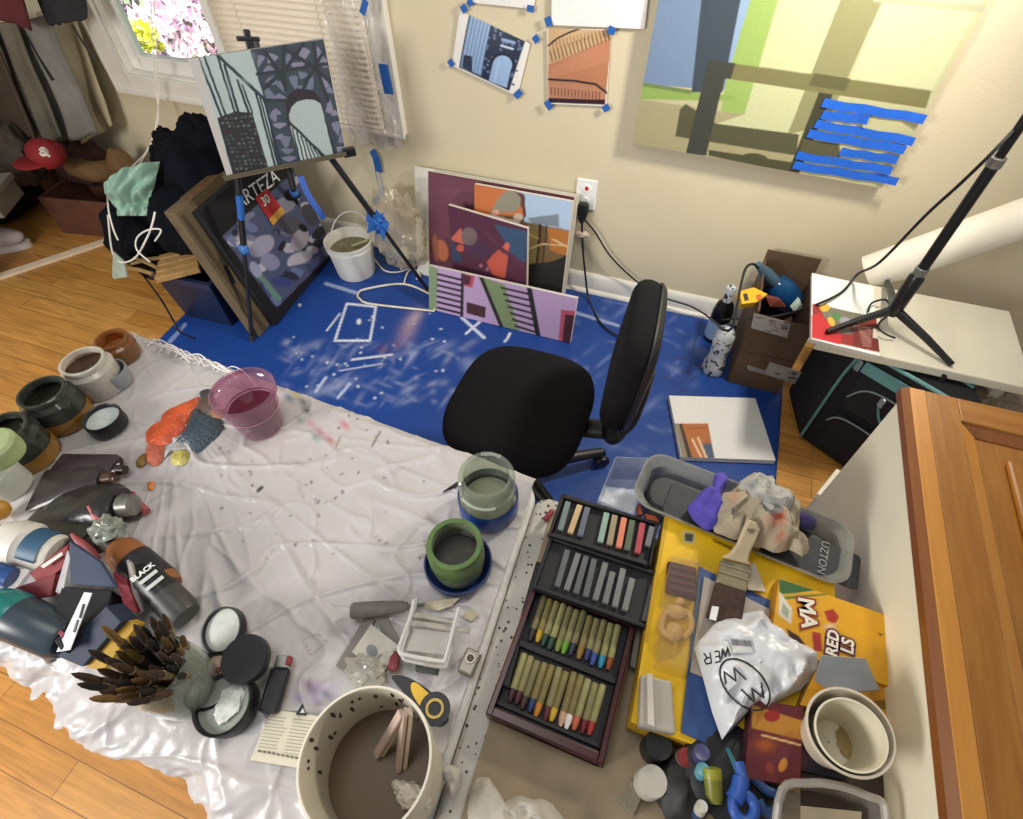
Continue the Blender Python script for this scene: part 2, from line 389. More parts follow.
# ------------------------------------------------------------------ garden outside
struct(MB().grid(lambda u, v: (-12+16*u, D+.2+12*v, -.5+.1*mn.noise(Vector((u*9, v*9, 0)))), 40, 30), 'ground', mat('#b9c79a', .9, var=.3, scale=8))
def petals(c0, R, n, size, seed, squash=.8):
    rnd = random.Random(seed); b = MB()
    for i in range(n):
        d = Vector((rnd.gauss(0,1), rnd.gauss(0,1), rnd.gauss(0,1))).normalized()*R*rnd.uniform(.55, 1.05); p = Vector(c0)+Vector((d.x, d.y, d.z*squash))
        k = rnd.randint(4, 5); ax = Vector((rnd.gauss(0,.5), rnd.gauss(0,.5), 1)).normalized(); F = frame(p, ax)
        for q in range(k):
            a = 2*PI*q/k+rnd.random(); s_ = size*rnd.uniform(.7, 1.2)
            o_ = Vector((math.cos(a), math.sin(a), .6)); t_ = Vector((-math.sin(a), math.cos(a), 0))
            b.cm = rnd.randint(0, 1)
            b.add([(0,0,0), tuple(o_*s_*.5+t_*s_*.35), tuple(o_*s_+Vector((0,0,s_*.3))), tuple(o_*s_*.5-t_*s_*.35)], [(0,1,2,3)], F)
    return b
def branches(b, p, d, L, r, depth, rnd):
    q = p+d*L; b.tube([p, (p+q)/2+Vector((rnd.gauss(0,.04), rnd.gauss(0,.04), 0))*L, q], [r, r*.8, r*.6], 6)
    if depth:
        for k in range(3):
            nd = (d+Vector((rnd.gauss(0,.6), rnd.gauss(0,.6), rnd.gauss(.15,.35)))).normalized(); branches(b, q, nd, L*.68, r*.6, depth-1, rnd)
mc = PY(172, 12, 4.6)
mg = thing('magnolia_tree', 'magnolia tree in pink and white blossom seen through the open window pane', 'tree', (mc.x, mc.y+.3, -.5))
bt = MB(); branches(bt, Vector((mc.x, mc.y+.3, -.5)), Vector((.1,0,1)), .6, .05, 4, random.Random(3)); bt.build('branches', mat('#a89a90', .8), mg)
petals(tuple(mc), 1.15, 1700, .1, 11, .9).build('blossom', [mat('#e8c0de', .6, var=.1, scale=5), mat('#f7eef1', .6, var=.05)], mg, smooth=False)['kind'] = 'stuff'
fc = PY(147, 40, 3.2)
fb = thing('forsythia_bush', 'small yellow flowering bush at the lower left of the window view', 'bush', (fc.x, fc.y, -.5))
petals(tuple(fc), .09, 70, .04, 5, 1.2).build('blossom', [mat('#e8dc40', .6), mat('#c8d058', .6)], fb, smooth=False)['kind'] = 'stuff'
bt = MB(); branches(bt, Vector((fc.x, fc.y, -.5)), Vector((0,0,1)), .35, .02, 3, random.Random(8)); bt.build('branches', mat('#8d8078', .8), fb)
# ------------------------------------------------------------------ light
wd = bpy.data.worlds.new('daylight'); sc.world = wd; wd.use_nodes = True
bg = wd.node_tree.nodes['Background']; bg.inputs[0].default_value = (.93, .96, 1, 1); bg.inputs[1].default_value = .36
def area(name, loc, aim, size, power, col, sy=None):
    l = bpy.data.lights.new(name, 'AREA'); l.energy = power; l.color = col; l.size = size
    if sy: l.shape = 'RECTANGLE'; l.size_y = sy
    o = bpy.data.objects.new(name, l); COL.objects.link(o); o.location = loc
    o.rotation_euler = (Vector(aim)-Vector(loc)).to_track_quat('-Z', 'Y').to_euler(); return o
area('ceiling_light', (-.5, .3, 2.45), (-.7, .8, 0), .8, 10, (1, .97, .93))
area('far_window_light', (-2.0, -1.5, 1.7), (-1.15, -.35, 0), .9, 82, (1, .97, .92))
sp = bpy.data.lights.new('garden_spot', 'SPOT'); sp.energy = 7000; sp.spot_size = 1.5; sp.shadow_soft_size = .4  # added spot above the window, brightens the tree in place of sunlight
so = bpy.data.objects.new('garden_spot', sp); COL.objects.link(so); so.location = (-3.4, 2.6, 4.2); so.rotation_euler = (mc-so.location).to_track_quat('-Z', 'Y').to_euler()
sc.view_settings.view_transform = 'Standard'; sc.view_settings.look = 'None'; sc.view_settings.gamma = 1; sc.view_settings.use_curve_mapping = False
sc.view_settings.exposure = -0.1
sc.cycles.use_denoising = True
sc.cycles.transparent_max_bounces = 16
# ------------------------------------------------------------------ blind, plastic film and tape on the window
TAPE = mat('#1f5fae', .65, var=.08, bump=.2, bscale=300)
bl = thing('window_blind', 'cream slatted blind lowered over the right half of the window', 'blind', (-1.66, D-.04, .6))
s = MB(); z = .615
while z < 1.75:
    sag = .0
    s.grid(lambda u, v, z=z: (-1.975+.684*u, D-.054+.012*v+.003*math.sin(PI*v), z+.0245*v), 8, 3); z += .0215
s.build('slats', mat('#ece0cc', .5, var=.03), bl, solid=.0012)
s = MB().box(-1.977, -1.29, D-.054, D-.03, .592, .61); s.build('bottom_rail', mat('#e8ddca', .5, var=.03), bl, bevel=.004)
for x in (-1.85, -1.48): MB().tube([(x, D-.055, .6), (x, D-.055, 1.75)], .0012, 6).build('ladder_cord', mat('#d9cfbd', .8), bl)
def film(u, v):
    x = -1.45+.24*u; z = .555+.62*v
    k = mn.fractal(Vector((x*9, z*4, 1)), 1, 2, 5)
    return (x+.03*k*(1-v)*(u > .02), D-.062-.035*abs(k)-.012*math.sin(u*9+v*5), z+.035*mn.noise(Vector((x*8, 3, 0)))*(1-v))
single(MB().grid(film, 50, 70), 'plastic_film', clear('#f4f2ef', .26, .25, 'film'), 'crumpled clear plastic film taped over the right edge of the window', 'plastic sheet')
def tape(name_lbl, pts, wdt, n=(0,-1,0), grp=None, m=None):
    """a strip of tape following pts on a wall"""
    pts = [Vector(p) for p in pts]; n = Vector(n); b = MB(); L = []; R = []
    for i, p in enumerate(pts):
        t = (pts[min(i+1, len(pts)-1)]-pts[max(i-1, 0)]).normalized(); sd = t.cross(n).normalized()*wdt/2; L.append(p+sd); R.append(p-sd)
    vs = L+R; k = len(L); vs2 = [v+n*.0009 for v in vs]
    fs = [(i, i+1, k+i+1, k+i) for i in range(k-1)]; N = 2*k
    f2 = [tuple(N+q for q in f[::-1]) for f in fs]
    loop = list(range(k))+list(range(2*k-1, k-1, -1)); sf = [(loop[(i+1)%N], loop[i], N+loop[i], N+loop[(i+1)%N]) for i in range(N)]
    b.add(vs+vs2, fs+f2+sf)
    return single(b, 'painters_tape', m or TAPE, name_lbl, 'tape', grp, smooth=False)
yt = D-.105
tape('blue tape holding the plastic film beside the blind, at the middle of the window edge', [PY(383, 64, yt), PY(389, 94, yt)], .04)
tape('small blue tape at the top of the plastic film, at the photo edge', [PY(366, 0, yt), PY(362, 14, yt)], .022)
# two loops of tape hanging off the wall under the film
tape('blue tape loop hanging on the wall below the window, upper piece', [PY(372,150,D-.012), PY(376,158,D-.02), PY(379,172,D-.012)], .035)
tape('blue tape scrap hanging low on the wall below the window by two threads', [PY(374,203,D-.012), PY(379,196,D-.02), PY(382,188,D-.01)], .02)
b = MB().tube([PY(375,170,D-.01), PY(380,192,D-.01)], .0015, 5).tube([PY(379,172,D-.01), PY(384,190,D-.01)], .0015, 5); single(b, 'tape_thread', TAPE, 'thin twisted blue tape strands joining the two tape scraps on the wall', 'tape')
# pull cord of the blind that hangs in front of the window and lies over the bag
cd = smooth_path([PY(154,0,D-.06), PY(157,60,D-.07), PY(159,95,D-.08), PY(155,130,1.85), PY(146,152,1.75), PY(128,170,1.62), PY(110,182,1.5), PZ(108,205,.52), PZ(113,228,.46), PZ(118,240,.44)], 6)
cd2 = smooth_path([PY(151,0,D-.06), PY(154,60,D-.07), PY(157,95,D-.08), PY(158,122,1.85), PY(150,146,1.75), PY(136,168,1.62), PZ(118,180,.56), PZ(106,192,.53)], 6)
single(MB().tube(cd, .0028, 6).tube(cd2, .0022, 6), 'blind_cord', mat('#efe9da', .7), 'long white blind cord hanging past the window down to the mint cloth', 'cord')
# ------------------------------------------------------------------ tarpaulin
def tarp():
    nx, ny = 400, 290; P0 = PZ(160, 340); P1 = PZ(182, 318)
    sl = (P1.x-P0.x)/(P1.y-P0.y)
    I, J = np.meshgrid(np.linspace(0, 1, nx+1), np.linspace(0, 1, ny+1))
    Yw = .15+(D-.028-.15)*J; Xl = P0.x+(Yw-P0.y)*sl; Xl = np.maximum(Xl, -2.4); Xw = Xl+(.485-Xl)*I
    Z = np.array([[.002+.003*abs(mn.noise(Vector((x*3, y*3, 0))))+.003*max(0, mn.noise(Vector((x*9+4, y*5, 2)))) for x, y in zip(a, b)] for a, b in zip(Xw, Yw)])
    Pw = np.stack([Xw, Yw, Z], -1); q = proj(Pw); X, Y = q[..., 0], q[..., 1]
    rnd = random.Random(4)
    ops = [('p', [(343,300),(462,262),(500,400),(330,420)], '#173d92')]
    ops = []
    for i in range(120):
        x = rnd.uniform(285, 470); y = rnd.uniform(340, 405); ops.append(('s', x, y, rnd.uniform(2, 14), rnd.uniform(1, 4), rnd.choice((-55, -30, -20, 20)), rnd.uniform(.08, .3), '#b9c4e0'))
    for i in range(60):
        x = rnd.uniform(560, 720); y = rnd.uniform(300, 460); ops.append(('s', x, y, rnd.uniform(2, 16), rnd.uniform(1, 5), rnd.choice((-40, 10, 25)), rnd.uniform(.08, .25), '#9fb0dd'))
    ops += [('s', 408, 330, 10, 20, 25, .55, '#b08f98'), ('s', 415, 318, 6, 12, 40, .5, '#c9b4b4'), ('s', 383, 350, 8, 6, 0, .45, '#6d2f42'), ('s', 396, 345, 6, 5, 0, .4, '#7a4a66'), ('s', 330, 388, 30, 6, -20, .3, '#c3cbe3'), ('s', 470, 365, 10, 8, 0, .35, '#b4bfe0')]
    W_ = '#d5dcea'
    ops += [('l', [(347,304),(376,307),(370,341),(335,341),(347,304)], 2.2, W_), ('l', [(340,314),(327,331)], 1.4, W_), ('l', [(326,284),(356,293)], 3.5, '#93a3c8'), ('e', 359, 322, 2.2, 3, 0, W_), ('l', [(352,360),(392,355)], 2.2, '#c6cbd8'), ('l', [(340,371),(382,364)], 1.5, '#aab4cf'), ('l', [(462,318),(484,338)], 3, '#c6d0e4'), ('l', [(480,322),(466,334)], 2.5, '#c6d0e4'), ('l', [(505,342),(510,334)], 2.5, '#c6d0e4'), ('l', [(576,313),(618,326)], 3, '#8c9cc6'), ('l', [(185,325),(170,342)], 4, '#7f93c8'), ('l', [(316,392),(326,378)], 3, '#a9b6d8'), ('l', [(338,398),(350,384)], 3, '#a9b6d8')]
    for i in range(34):
        x = rnd.uniform(290, 460); y = rnd.uniform(305, 400); ops.append(('e', x, y, rnd.uniform(.6, 1.7), rnd.uniform(.6, 1.3), rnd.uniform(0, 90), W_))
    for i in range(12): ops.append(('s', rnd.uniform(600, 715), rnd.uniform(335, 420), 6, 3, 0, .35, '#3a1f3e'))
    C = paint(X, Y, '#1b418c', ops).reshape(-1, 3)
    F = Pw.reshape(-1, 3); W = nx+1
    me = bpy.data.meshes.new('tarpaulin'); me.from_pydata([tuple(p-np.array([-.7, 1, 0])) for p in F], [], [(j*W+i, j*W+i+1, (j+1)*W+i+1, (j+1)*W+i) for j in range(ny) for i in range(nx)])
    me.materials.append(attrmat('tarp', .42, .35, 40, spec=.4, grain=.22)); me.polygons.foreach_set('use_smooth', [True]*len(me.polygons)); set_col(me, C)
    o = bpy.data.objects.new('tarpaulin', me); COL.objects.link(o); o.location = (-.7, 1, 0)
    d = o.modifiers.new('solid', 'SOLIDIFY'); d.thickness = .002; d.offset = 1
    return tag(o, 'blue paint-stained tarpaulin spread over the wooden floor under the chair', 'tarp')
tarp()
# ================================================================== WALL ART
def K(ox, oy, s):
    def f(*pts): return [(ox+x/s, oy+y/s) for x, y in pts]
    return f
k4 = K(630, 0, 2.603); k3 = K(400, 0, 3.935); k3b = K(400, 150, 3.935); k5 = K(180, 30, 5.683); kp = K(160, 160, 3.935)
# large striped canvas
yb = D-.04
BL, BR = PY(632,143,yb), PY(881.6,188,yb); up = Vector((0,0,1)); dv = (BR-BL); hv = Vector((-dv.z, 0, dv.x)).normalized()*.72
ops = [('p', k4((60,-40),(320,-40),(245,235),(30,220)), '#7288a4'), ('p', k4((292,-40),(335,-40),(305,95),(250,205)), '#8ba3c0'),
 ('p', k4((325,-40),(405,-40),(300,298),(236,290),(250,210)), '#93ad5e'), ('p', k4((28,220),(275,250),(272,262),(190,262),(25,258)), '#8aa556'),
 ('p', k4((25,258),(236,290),(300,298),(430,350),(420,450),(5,375)), '#a39b76'), ('p', k4((392,-20),(560,-20),(415,347),(225,322),(298,298)), '#c0c397'),
 ('p', k4((660,-20),(930,-20),(785,236),(575,205)), '#c3c59b'), ('p', k4((555,-20),(668,-20),(520,305),(490,330),(410,350)), '#8b8961'),
 ('p', k4((570,240),(770,282),(690,482),(440,445),(520,300)), '#b9b68c'), ('p', k4((270,165),(785,236),(770,282),(255,205)), '#77744a'),
 ('p', k4((480,190),(575,205),(560,238),(465,222)), '#5f5d3c'), ('p', k4((130,285),(145,270),(225,322),(440,350),(432,405),(118,355)), '#53523a'),
 ('p', k4((190,-40),(296,-40),(240,240),(160,240)), '#3b4752'), ('p', k4((205,155),(275,165),(262,205),(245,205),(198,405),(145,400)), '#3f4038'),
 ('p', k4((205,390),(440,425),(415,450),(205,405)), '#4c4a32'), ('e', *k4((325,412))[0], 13, 5, 5, '#4c4a32'), ('p', k4((492,240),(528,246),(440,452),(410,450)), '#3f3e2c'),
 ('p', k4((450,360),(545,375),(548,410),(440,405)), '#55533a'), ('p', k4((28,214),(160,235),(158,245),(28,224)), '#6b8048'), ('p', k4((640,-8),(930,14),(922,34),(630,4)), '#a9a98a')]
o = panel('stretched_canvas', BL, BR, BL+hv, .03, '#b9b68f', ops, 300, 260, '#cfc8b6')
tag(o, 'large unfinished canvas of olive, blue and cream bands hung on the wall', 'painting')
for a, b_, lb in [((502,268),(768,310),'topmost, longest blue tape strip on the striped canvas'), ((500,299),(620,312),'short blue tape strip just below the topmost on the striped canvas'),
  ((483,323),(739,368),'third blue tape strip from the top of the striped canvas'), ((464,348),(716,390),'fourth blue tape strip from the top of the striped canvas'), ((548,395),(696,416),'short blue tape strip at right, third from the bottom of the striped canvas'),
  ((434,405),(681,444),'blue tape strip second from the bottom of the striped canvas'), ((426,430),(696,472),'blue tape strip at the bottom edge of the striped canvas')]:
    (x0, y0_), (x1, y1_) = k4(a, b_); L = (x1-x0); n_ = 5
    tape(lb, [PY(x0+L*i/n_, y0_+(y1_-y0_)*i/n_+(.6 if i % 2 else -.6), yb-.0035-(.012 if i == n_ else 0)) for i in range(n_+1)], .025, grp='tape strips on the striped canvas', m=mat('#1c62cf', .6, var=.1, bump=.15, bscale=200))
# taped reference photographs
def sheet(name, q, ops, base, lb, nx, ny, y=D-.008):
    A = [PY(*p, y) for p in q]   # BL BR TL
    o = panel(name, A[0], A[1], A[2], .0012, base, ops, nx, ny, '#eceae4', key='print', rough=.35, bump=0, bulge=lambda I, J: .006*np.sin(PI*I)*np.sin(PI*J)); return tag(o, lb, 'photo print')
ops = [('p', k3((272,55),(498,145),(430,358),(232,265)), '#26324a'), ('p', k3((276,60),(358,92),(320,298),(238,262)), '#7896bd')]
for i in range(6): ops.append(('l', k3((284+i*14, 66+i*5.5), (246+i*13, 262+i*5.5)), 1.1, '#a5bdd8'))
ops += [('p', k3((252,215),(285,220),(285,285),(245,262)), '#2c3850')]
rnd = random.Random(2)
for i in range(60):
    u, v = rnd.random(), rnd.random(); x = 360+u*130-v*45; y_ = 95+u*48+v*200
    ops.append(('e', *k3((x, y_))[0], 1.6, 1.1, rnd.uniform(0, 90), '#64789b'))
ops += [('e', *k3((403,252))[0], 12, 12, 20, '#1b2437'), ('e', *k3((405,254))[0], 9.5, 9.5, 20, '#9ab6dc'), ('p', k3((368,245),(440,262),(420,345),(350,318)), '#9ab6dc'), ('l', k3((392,235),(372,325)), 1, '#b9cde8'),
        ('l', k3((405,155),(450,168)), 3, '#8ea6cc'), ('l', k3((400,178),(445,192)), 2, '#c0d0e6')]
sheet('reference_print', [(452,65.5),(517.5,96.5),(459.7,10.5)], ops, '#e9e6e0', 'tilted white print of a blue bridge tower taped to the wall', 90, 70)
ops = [('p', k3((583,112),(833,120),(808,412),(583,400)), '#b57c5c'), ('p', k3((583,112),(830,120),(828,150),(583,255)), '#c9a77c'), ('p', k3((583,270),(828,150),(825,240),(583,310)), '#bd8362')]
for i in range(16): ops.append(('l', k3((590+i*15, 200-i*5.5), (600+i*15, 240-i*5.5)), 1.3, '#6b4a33'))
for i in range(16): ops.append(('l', k3((600+i*14, 160-i*3.0), (604+i*14, 190-i*4)), .9, '#8c6545'))
ops += [('l', k3((583,180),(620,150),(665,128),(710,112)), 1.8, '#231d20'), ('l', k3((585,312),(690,316),(770,330),(815,366)), 2.2, '#25232c'), ('p', k3((585,325),(690,328),(765,342),(808,372),(805,390),(585,385)), '#b88368')]
for i in range(15): ops.append(('l', k3((596+i*13.5, 345+i*1.2), (596+i*13.5, 372+i*1.2)), 1, '#6a3d2e'))
ops += [('p', k3((585,385),(806,392),(806,412),(585,404)), '#33202a')]
sheet('reference_print', [(548,103.7),(606.4,106.2),(547,29.2)], ops, '#efece6', 'upright print of a curved stair balustrade taped to the wall', 75, 100)
sheet('blank_paper', [(471,2.5),(533,9),(478,-40)], [], '#efedea', 'blank paper cut by the photo top above the bridge print', 4, 4)
sheet('blank_paper', [(551.5,25),(644.5,29),(552,-50)], [('l', [(548,27),(640,30)], 1, '#8a847c')], '#f4f2ee', 'large blank white paper taped above the balustrade print', 24, 20, D-.012)
gp = 'blue tape corners on the taped prints'
for a, b_, lb in [((462,5),(466,12),'top left'), ((449,60),(453,66),'bottom left'), ((534,36),(538,42),'top right'), ((515,97),(521,91),'bottom right')]:
    tape('blue tape scrap on the %s corner of the tilted bridge print' % lb, [PY(*a, D-.014), PY(*b_, D-.014)], .022, grp=gp)
for a, b_, lb in [((547,17),(550,26),'top left'), ((546,101),(551,109),'bottom left'), ((608,29),(615,32),'top right'), ((603,110),(609,106),'bottom right')]:
    tape('blue tape scrap on the %s corner of the balustrade print' % lb, [PY(*a, D-.0165), PY(*b_, D-.0165)], .022, grp=gp)
tape('blue tape scrap on the left corner of the paper above the bridge print', [PY(468,0,D-.014), PY(472,5,D-.014)], .02, grp=gp)
tape('blue tape scrap on the right corner of the paper above the bridge print', [PY(527,8,D-.014), PY(534,9.5,D-.014)], .018, grp=gp)
# outlet with plug
ol = thing('wall_outlet', 'white wall outlet beside the leaning pictures with a black plug in it', 'outlet', PY(587,196,D))
oc = PY(586.5,194,D); b = MB().box(oc.x-.042, oc.x+.042, D-.007, D, oc.z-.062, oc.z+.062); b.build('cover_plate', mat('#eeeeec', .3, var=.02), ol, bevel=.003, smooth=False)
for s_ in (1, -1): MB().lathe([(.018,0),(.017,.003),(0,.003)], frame((oc.x, D-.007, oc.z+s_*.027), (0,-1,0))).build('socket', mat('#f4f4f2', .3, var=.02), ol)
MB().box(oc.x-.006, oc.x+.008, D-.012, D-.006, oc.z+.02, oc.z+.036).build('indicator', mat('#c3222a', .4), ol, bevel=.002)
pg = thing('power_plug', 'black plug and twisted cord hanging down from the wall outlet', 'plug', (oc.x, D-.02, oc.z-.05))
MB().lathe([(.014,0),(.021,.004),(.023,.035),(.015,.07),(.007,.085)], frame((oc.x, D-.03, oc.z-.022), (.0,-.1,-1))).build('plug_body', mat('#17171a', .45), pg)
BLK = mat('#131316', .5, var=.1)
c1 = smooth_path([(oc.x, D-.035, oc.z-.09), PY(582,228,D-.045), PY(583,250,D-.05), PY(585,272,D-.055), PZ(589,300,.012), PZ(600,322,.012), PZ(614,334,.012), PZ(640,346,.012)], 6)
c2 = smooth_path([(oc.x+.008, D-.035, oc.z-.09), PY(595,232,D-.03), PY(612,258,D-.03), PY(640,284,D-.035), PY(665,298,D-.04), PY(690,306,D-.05), PZ(706,315,.03)], 6)
MB().tube(c1, .0045, 8).tube([(oc.x, D-.033, oc.z-.06), (oc.x, D-.035, oc.z-.09)], .006, 8).build('cord', BLK, pg)
MB().tube(c2, .0038, 8).build('second_cord', BLK, pg)
MB().blob(PY(582,234,D-.045), .03, .012, .012, .3, 4).build('cord_tie', mat('#cbb9a8', .7), pg)
# ================================================================== LEANING PICTURES
def board3(name, BLp, BRp, TLp, ops, base, nx, ny, th, lb, side, wob=0):
    o = panel(name, BLp, BRp, TLp, th, base, ops, nx, ny, side, wob=wob); return tag(o, lb, 'painting', 'paintings leaning on the wall')
# white backing board
y0 = 1.86
A = PZ(417.5,268,.001); A = Vector((-1.19, 1.86, .004)); B = Vector((-.46, 1.86, .004)); TLp = PY(414.5,166,1.985)
A.x = TLp.x-.0
board3('canvas_board', A, B, TLp, [('s', 423, 225, 3, 30, 8, .5, '#8a8580')], '#dcd8cc', 60, 50, .012, 'tall white board at the back of the leaning pictures', '#c9c3b2')
# maroon canvas
n0 = Vector((0,-1,.26)); o0 = Vector((0, 1.82, 0))
A, B, Tq = Vector((PP(430,262,o0,n0).x, 1.82, .006)), Vector((PP(560,300,o0,n0).x, 1.82, .006)), PP(428,171,o0,n0); A.x = Tq.x
ops = [('p', k3b((110,85),(300,120),(290,300),(110,380)), '#653543'), ('e', *k3b((165,395))[0], 6, 11, -15, '#c06a45'), ('e', *k3b((140,385))[0], 3, 14, -5, '#96553f'), ('s', *k3b((230,180))[0], 30, 12, 20, .4, '#7d4a5c')]
board3('maroon_canvas', A, B, Tq, ops, '#5a2d3b', 90, 60, .012, 'plain maroon canvas with a white rim leaning on the white board', '#dcd6c8')
# interior scene
o0 = Vector((0, 1.77, 0)); n0 = Vector((0,-1,.25))
Tq = PP(474.5,184,o0,n0); TR_ = PP(575.4,201,o0,n0); A = Vector((Tq.x+.01, 1.77, .006)); B = A+(TR_-Tq)*Vector((1,0,0)).x; B = Vector((TR_.x, 1.77, .006))
ops = [('p', k3b((290,125),(450,155),(490,260),(295,255)), '#c06c39'), ('p', k3b((440,155),(700,200),(680,320),(490,285),(485,180)), '#a7bdd6'), ('l', k3b((448,165),(485,180),(490,260)), 3, '#5a2b26'),
 ('e', *k3b((432,203))[0], 11, 11, 20, '#8b8675'), ('p', k3b((385,190),(450,240),(350,255)), '#8b8675'), ('e', *k3b((375,248))[0], 4, 3, -30, '#d9a08c'), ('e', *k3b((465,265))[0], 5, 4, 0, '#b9aa96'), ('p', k3b((500,268),(625,252),(626,305),(520,290)), '#75818d'),
 ('p', k3b((488,285),(680,318),(665,430),(480,460)), '#6d5433'), ('p', k3b((580,305),(675,320),(665,420),(590,395)), '#ab6a2d'), ('p', k3b((500,290),(550,297),(538,440),(498,450)), '#84744a'), ('p', k3b((480,455),(590,440),(662,415),(650,570),(470,540)), '#1c1917'),
 ('l', k3b((552,295),(532,520)), 2.2, '#2a231b'), ('l', k3b((578,300),(560,450)), 1.6, '#2a231b'), ('l', k3b((500,390),(560,370),(640,375)), 1.5, '#c9b180'), ('l', k3b((600,350),(665,385)), 1.4, '#d9bb86'), ('l', k3b((505,330),(545,350)), 1.2, '#c2aa72'), ('l', k3b((300,250),(380,262),(470,285)), 1.5, '#d9c8ba')]
board3('interior_painting', A, B, Tq, ops, '#6a5030', 110, 110, .02, 'canvas of a room with a pale blue wall and orange seat behind the maroon abstract', '#d9d3c6', .6)
# abstract maroon painting
Tq, TR_ = PY(448,205,1.83), PY(531,234,1.775)
A, B = Vector((Tq.x+.0, Tq.y-.05, .006)), Vector((TR_.x, TR_.y-.05, .006)); A.x += .015
ops = [('p', k3b((340,440),(385,392),(420,365),(432,380),(412,508),(365,492)), '#cf5f4d'), ('p', k3b((370,292),(520,325),(492,445),(440,410)), '#3c5775'), ('p', k3b((200,348),(240,305),(252,372),(215,360)), '#cd6c55'), ('e', *k3b((272,340))[0], 8, 9, 0, '#7b6868'),
 ('p', k3b((160,325),(200,350),(250,440),(180,440)), '#3a4763'), ('l', k3b((340,330),(400,390),(480,450)), 4, '#63364c'), ('e', *k3b((238,388))[0], 3.6, 3.6, 0, '#c85f50'), ('e', *k3b((420,378))[0], 3, 4, 20, '#d87060'), ('s', *k3b((310,395))[0], 14, 10, 0, .6, '#3b3a58'), ('e', *k3b((318,455))[0], 2, 2, 0, '#a56a80'), ('e', *k3b((345,470))[0], 2, 2, 0, '#a56a80')]
board3('abstract_canvas', A, B, Tq, ops, '#5a2e44', 110, 90, .016, 'small maroon abstract canvas with salmon and blue patches leaning in the middle', '#cfc6bc', .8)
# mauve staircase painting
A, B = Vector((-1.03, 1.652, .008)), Vector((-.378, 1.652, .008)); Tq = Vector((-1.03, 1.715, .19))
A.x = B.x = 0; q1 = PZ(429,309,.008); q2 = PZ(570,343,.008); A = Vector((q1.x, (q1.y+q2.y)/2, .008)); B = Vector((q2.x, A.y, .008)); Tq = PY(431,267,A.y+.05); Tq = Vector((A.x, A.y+.055, Tq.z))
ops = [('p', k3b((100,440),(150,470),(143,645),(100,640)), '#7d9270')]
for i in range(7): ops.append(('l', k3b((148,488+i*22), (246,512+i*22)), 2.2, '#241f26'))
ops += [('l', k3b((247,480),(242,670)), 3, '#1f1b20'), ('p', k3b((308,495),(412,530),(480,740),(395,700)), '#7b8c63'), ('l', k3b((318,498),(402,702)), 3.6, '#201c20')]
for i in range(7): ops.append(('l', k3b((400+i*9,542+i*25), (512+i*4,568+i*25)), 2.2, '#2a252c'))
ops += [('l', k3b((508,540),(546,745)), 5, '#231c26'), ('p', k3b((250,485),(294,496),(285,542),(252,535)), '#b2485c'), ('p', k3b((245,488),(280,498),(272,532),(245,526)), '#4a2031'), ('p', k3b((262,598),(338,618),(335,662),(262,642)), '#43202c'),
 ('p', k3b((634,628),(690,634),(676,770),(624,755)), '#b0505f'), ('p', k3b((650,646),(690,652),(676,775),(638,760)), '#431f2c')]
board3('staircase_canvas', A, B, Tq, ops, '#b699c0', 170, 60, .02, 'long low canvas of a mauve stair with black rungs in front of the others', '#d8d2cc')
# ================================================================== EASEL
ez = .70
BLc, BRc = PZ(226.5,175.3,ez), PZ(345.4,151.4,ez)
tl, tr = PY(190,56.8,1.415), PY(323.9,40.9,1.62)
uv_ = ((tl-BLc)+(tr-BRc))/2
un = (BRc-BLc).normalized(); fn = un.cross(uv_).normalized()
ops = [('p', k5((398,110),(830,50),(960,690),(560,800),(480,400)), '#333e48')]
rnd = random.Random(6)
cells = [(455,180,16,30,20),(520,155,28,22,-30),(505,225,32,20,0),(615,160,20,32,10),(700,145,26,36,15),(670,205,36,18,0),(790,140,22,40,-10),(825,185,16,24,10),(525,285,30,20,10),(500,355,20,36,-25),(580,325,16,32,-30),(560,378,36,16,-5),(650,300,20,34,-10),(695,260,24,18,20),(745,300,18,32,15),(700,328,34,12,0),(820,290,18,36,-10),(850,340,20,14,10),(850,430,18,34,0),(880,470,18,14,0),(890,560,20,34,-10),(915,610,16,26,0),(915,685,22,20,0),(545,465,24,14,0),(535,500,16,22,-20),(565,545,32,14,0),(575,605,26,16,10),(600,640,24,30,0),(610,690,30,14,0),(620,735,34,14,0)]
for x, y_, rx, ry, a in cells: ca_, sa_ = math.cos(math.radians(a)), math.sin(math.radians(a)); fl_ = rnd.choice((1,1,-1)); ops.append(('p', k5(*[(x+(px_*ca_-py_*fl_*sa_), y_+(px_*sa_+py_*fl_*ca_)) for px_, py_ in ((-rx*1.3,ry*1.0),(-rx*.8,-ry*.3),(0,-ry*1.25),(rx*.8,-ry*.3),(rx*1.3,ry*1.0),(0,ry*1.25))]), rnd.choice(['#6e7088','#78778c','#626a7e'])))
for pl in [((590,90),(590,230),(600,340)),((760,80),(780,230),(840,400)),((440,250),(600,230),(850,190)),((480,400),(600,400)),((480,120),(560,230),(600,330)),((700,80),(600,220),(480,330)),((830,100),(760,220),(700,330)),((600,110),(760,210),(860,300))]: ops.append(('l', k5(*pl), 3.6, '#262f37'))
ops += [('e', *k5((703,430))[0], 18.5, 17, 10, '#28252c'), ('p', k5((603,430),(640,400),(800,420),(895,730),(840,740),(610,540)), '#28282f'), ('p', k5((618,480),(632,440),(665,410),(715,393),(765,398),(800,418),(875,722),(835,735),(630,545)), '#9ba9a8'),
 ('p', k5((625,540),(640,545),(840,738),(690,770)), '#a9b8b5')]
for i in range(8): ops.append(('l', k5((640+i*24, 560+i*22), (690+i*22, 775-i*6)), 1.5, '#1f262e'))
ops.append(('l', k5((622,525),(842,738)), 2.8, '#262e37'))
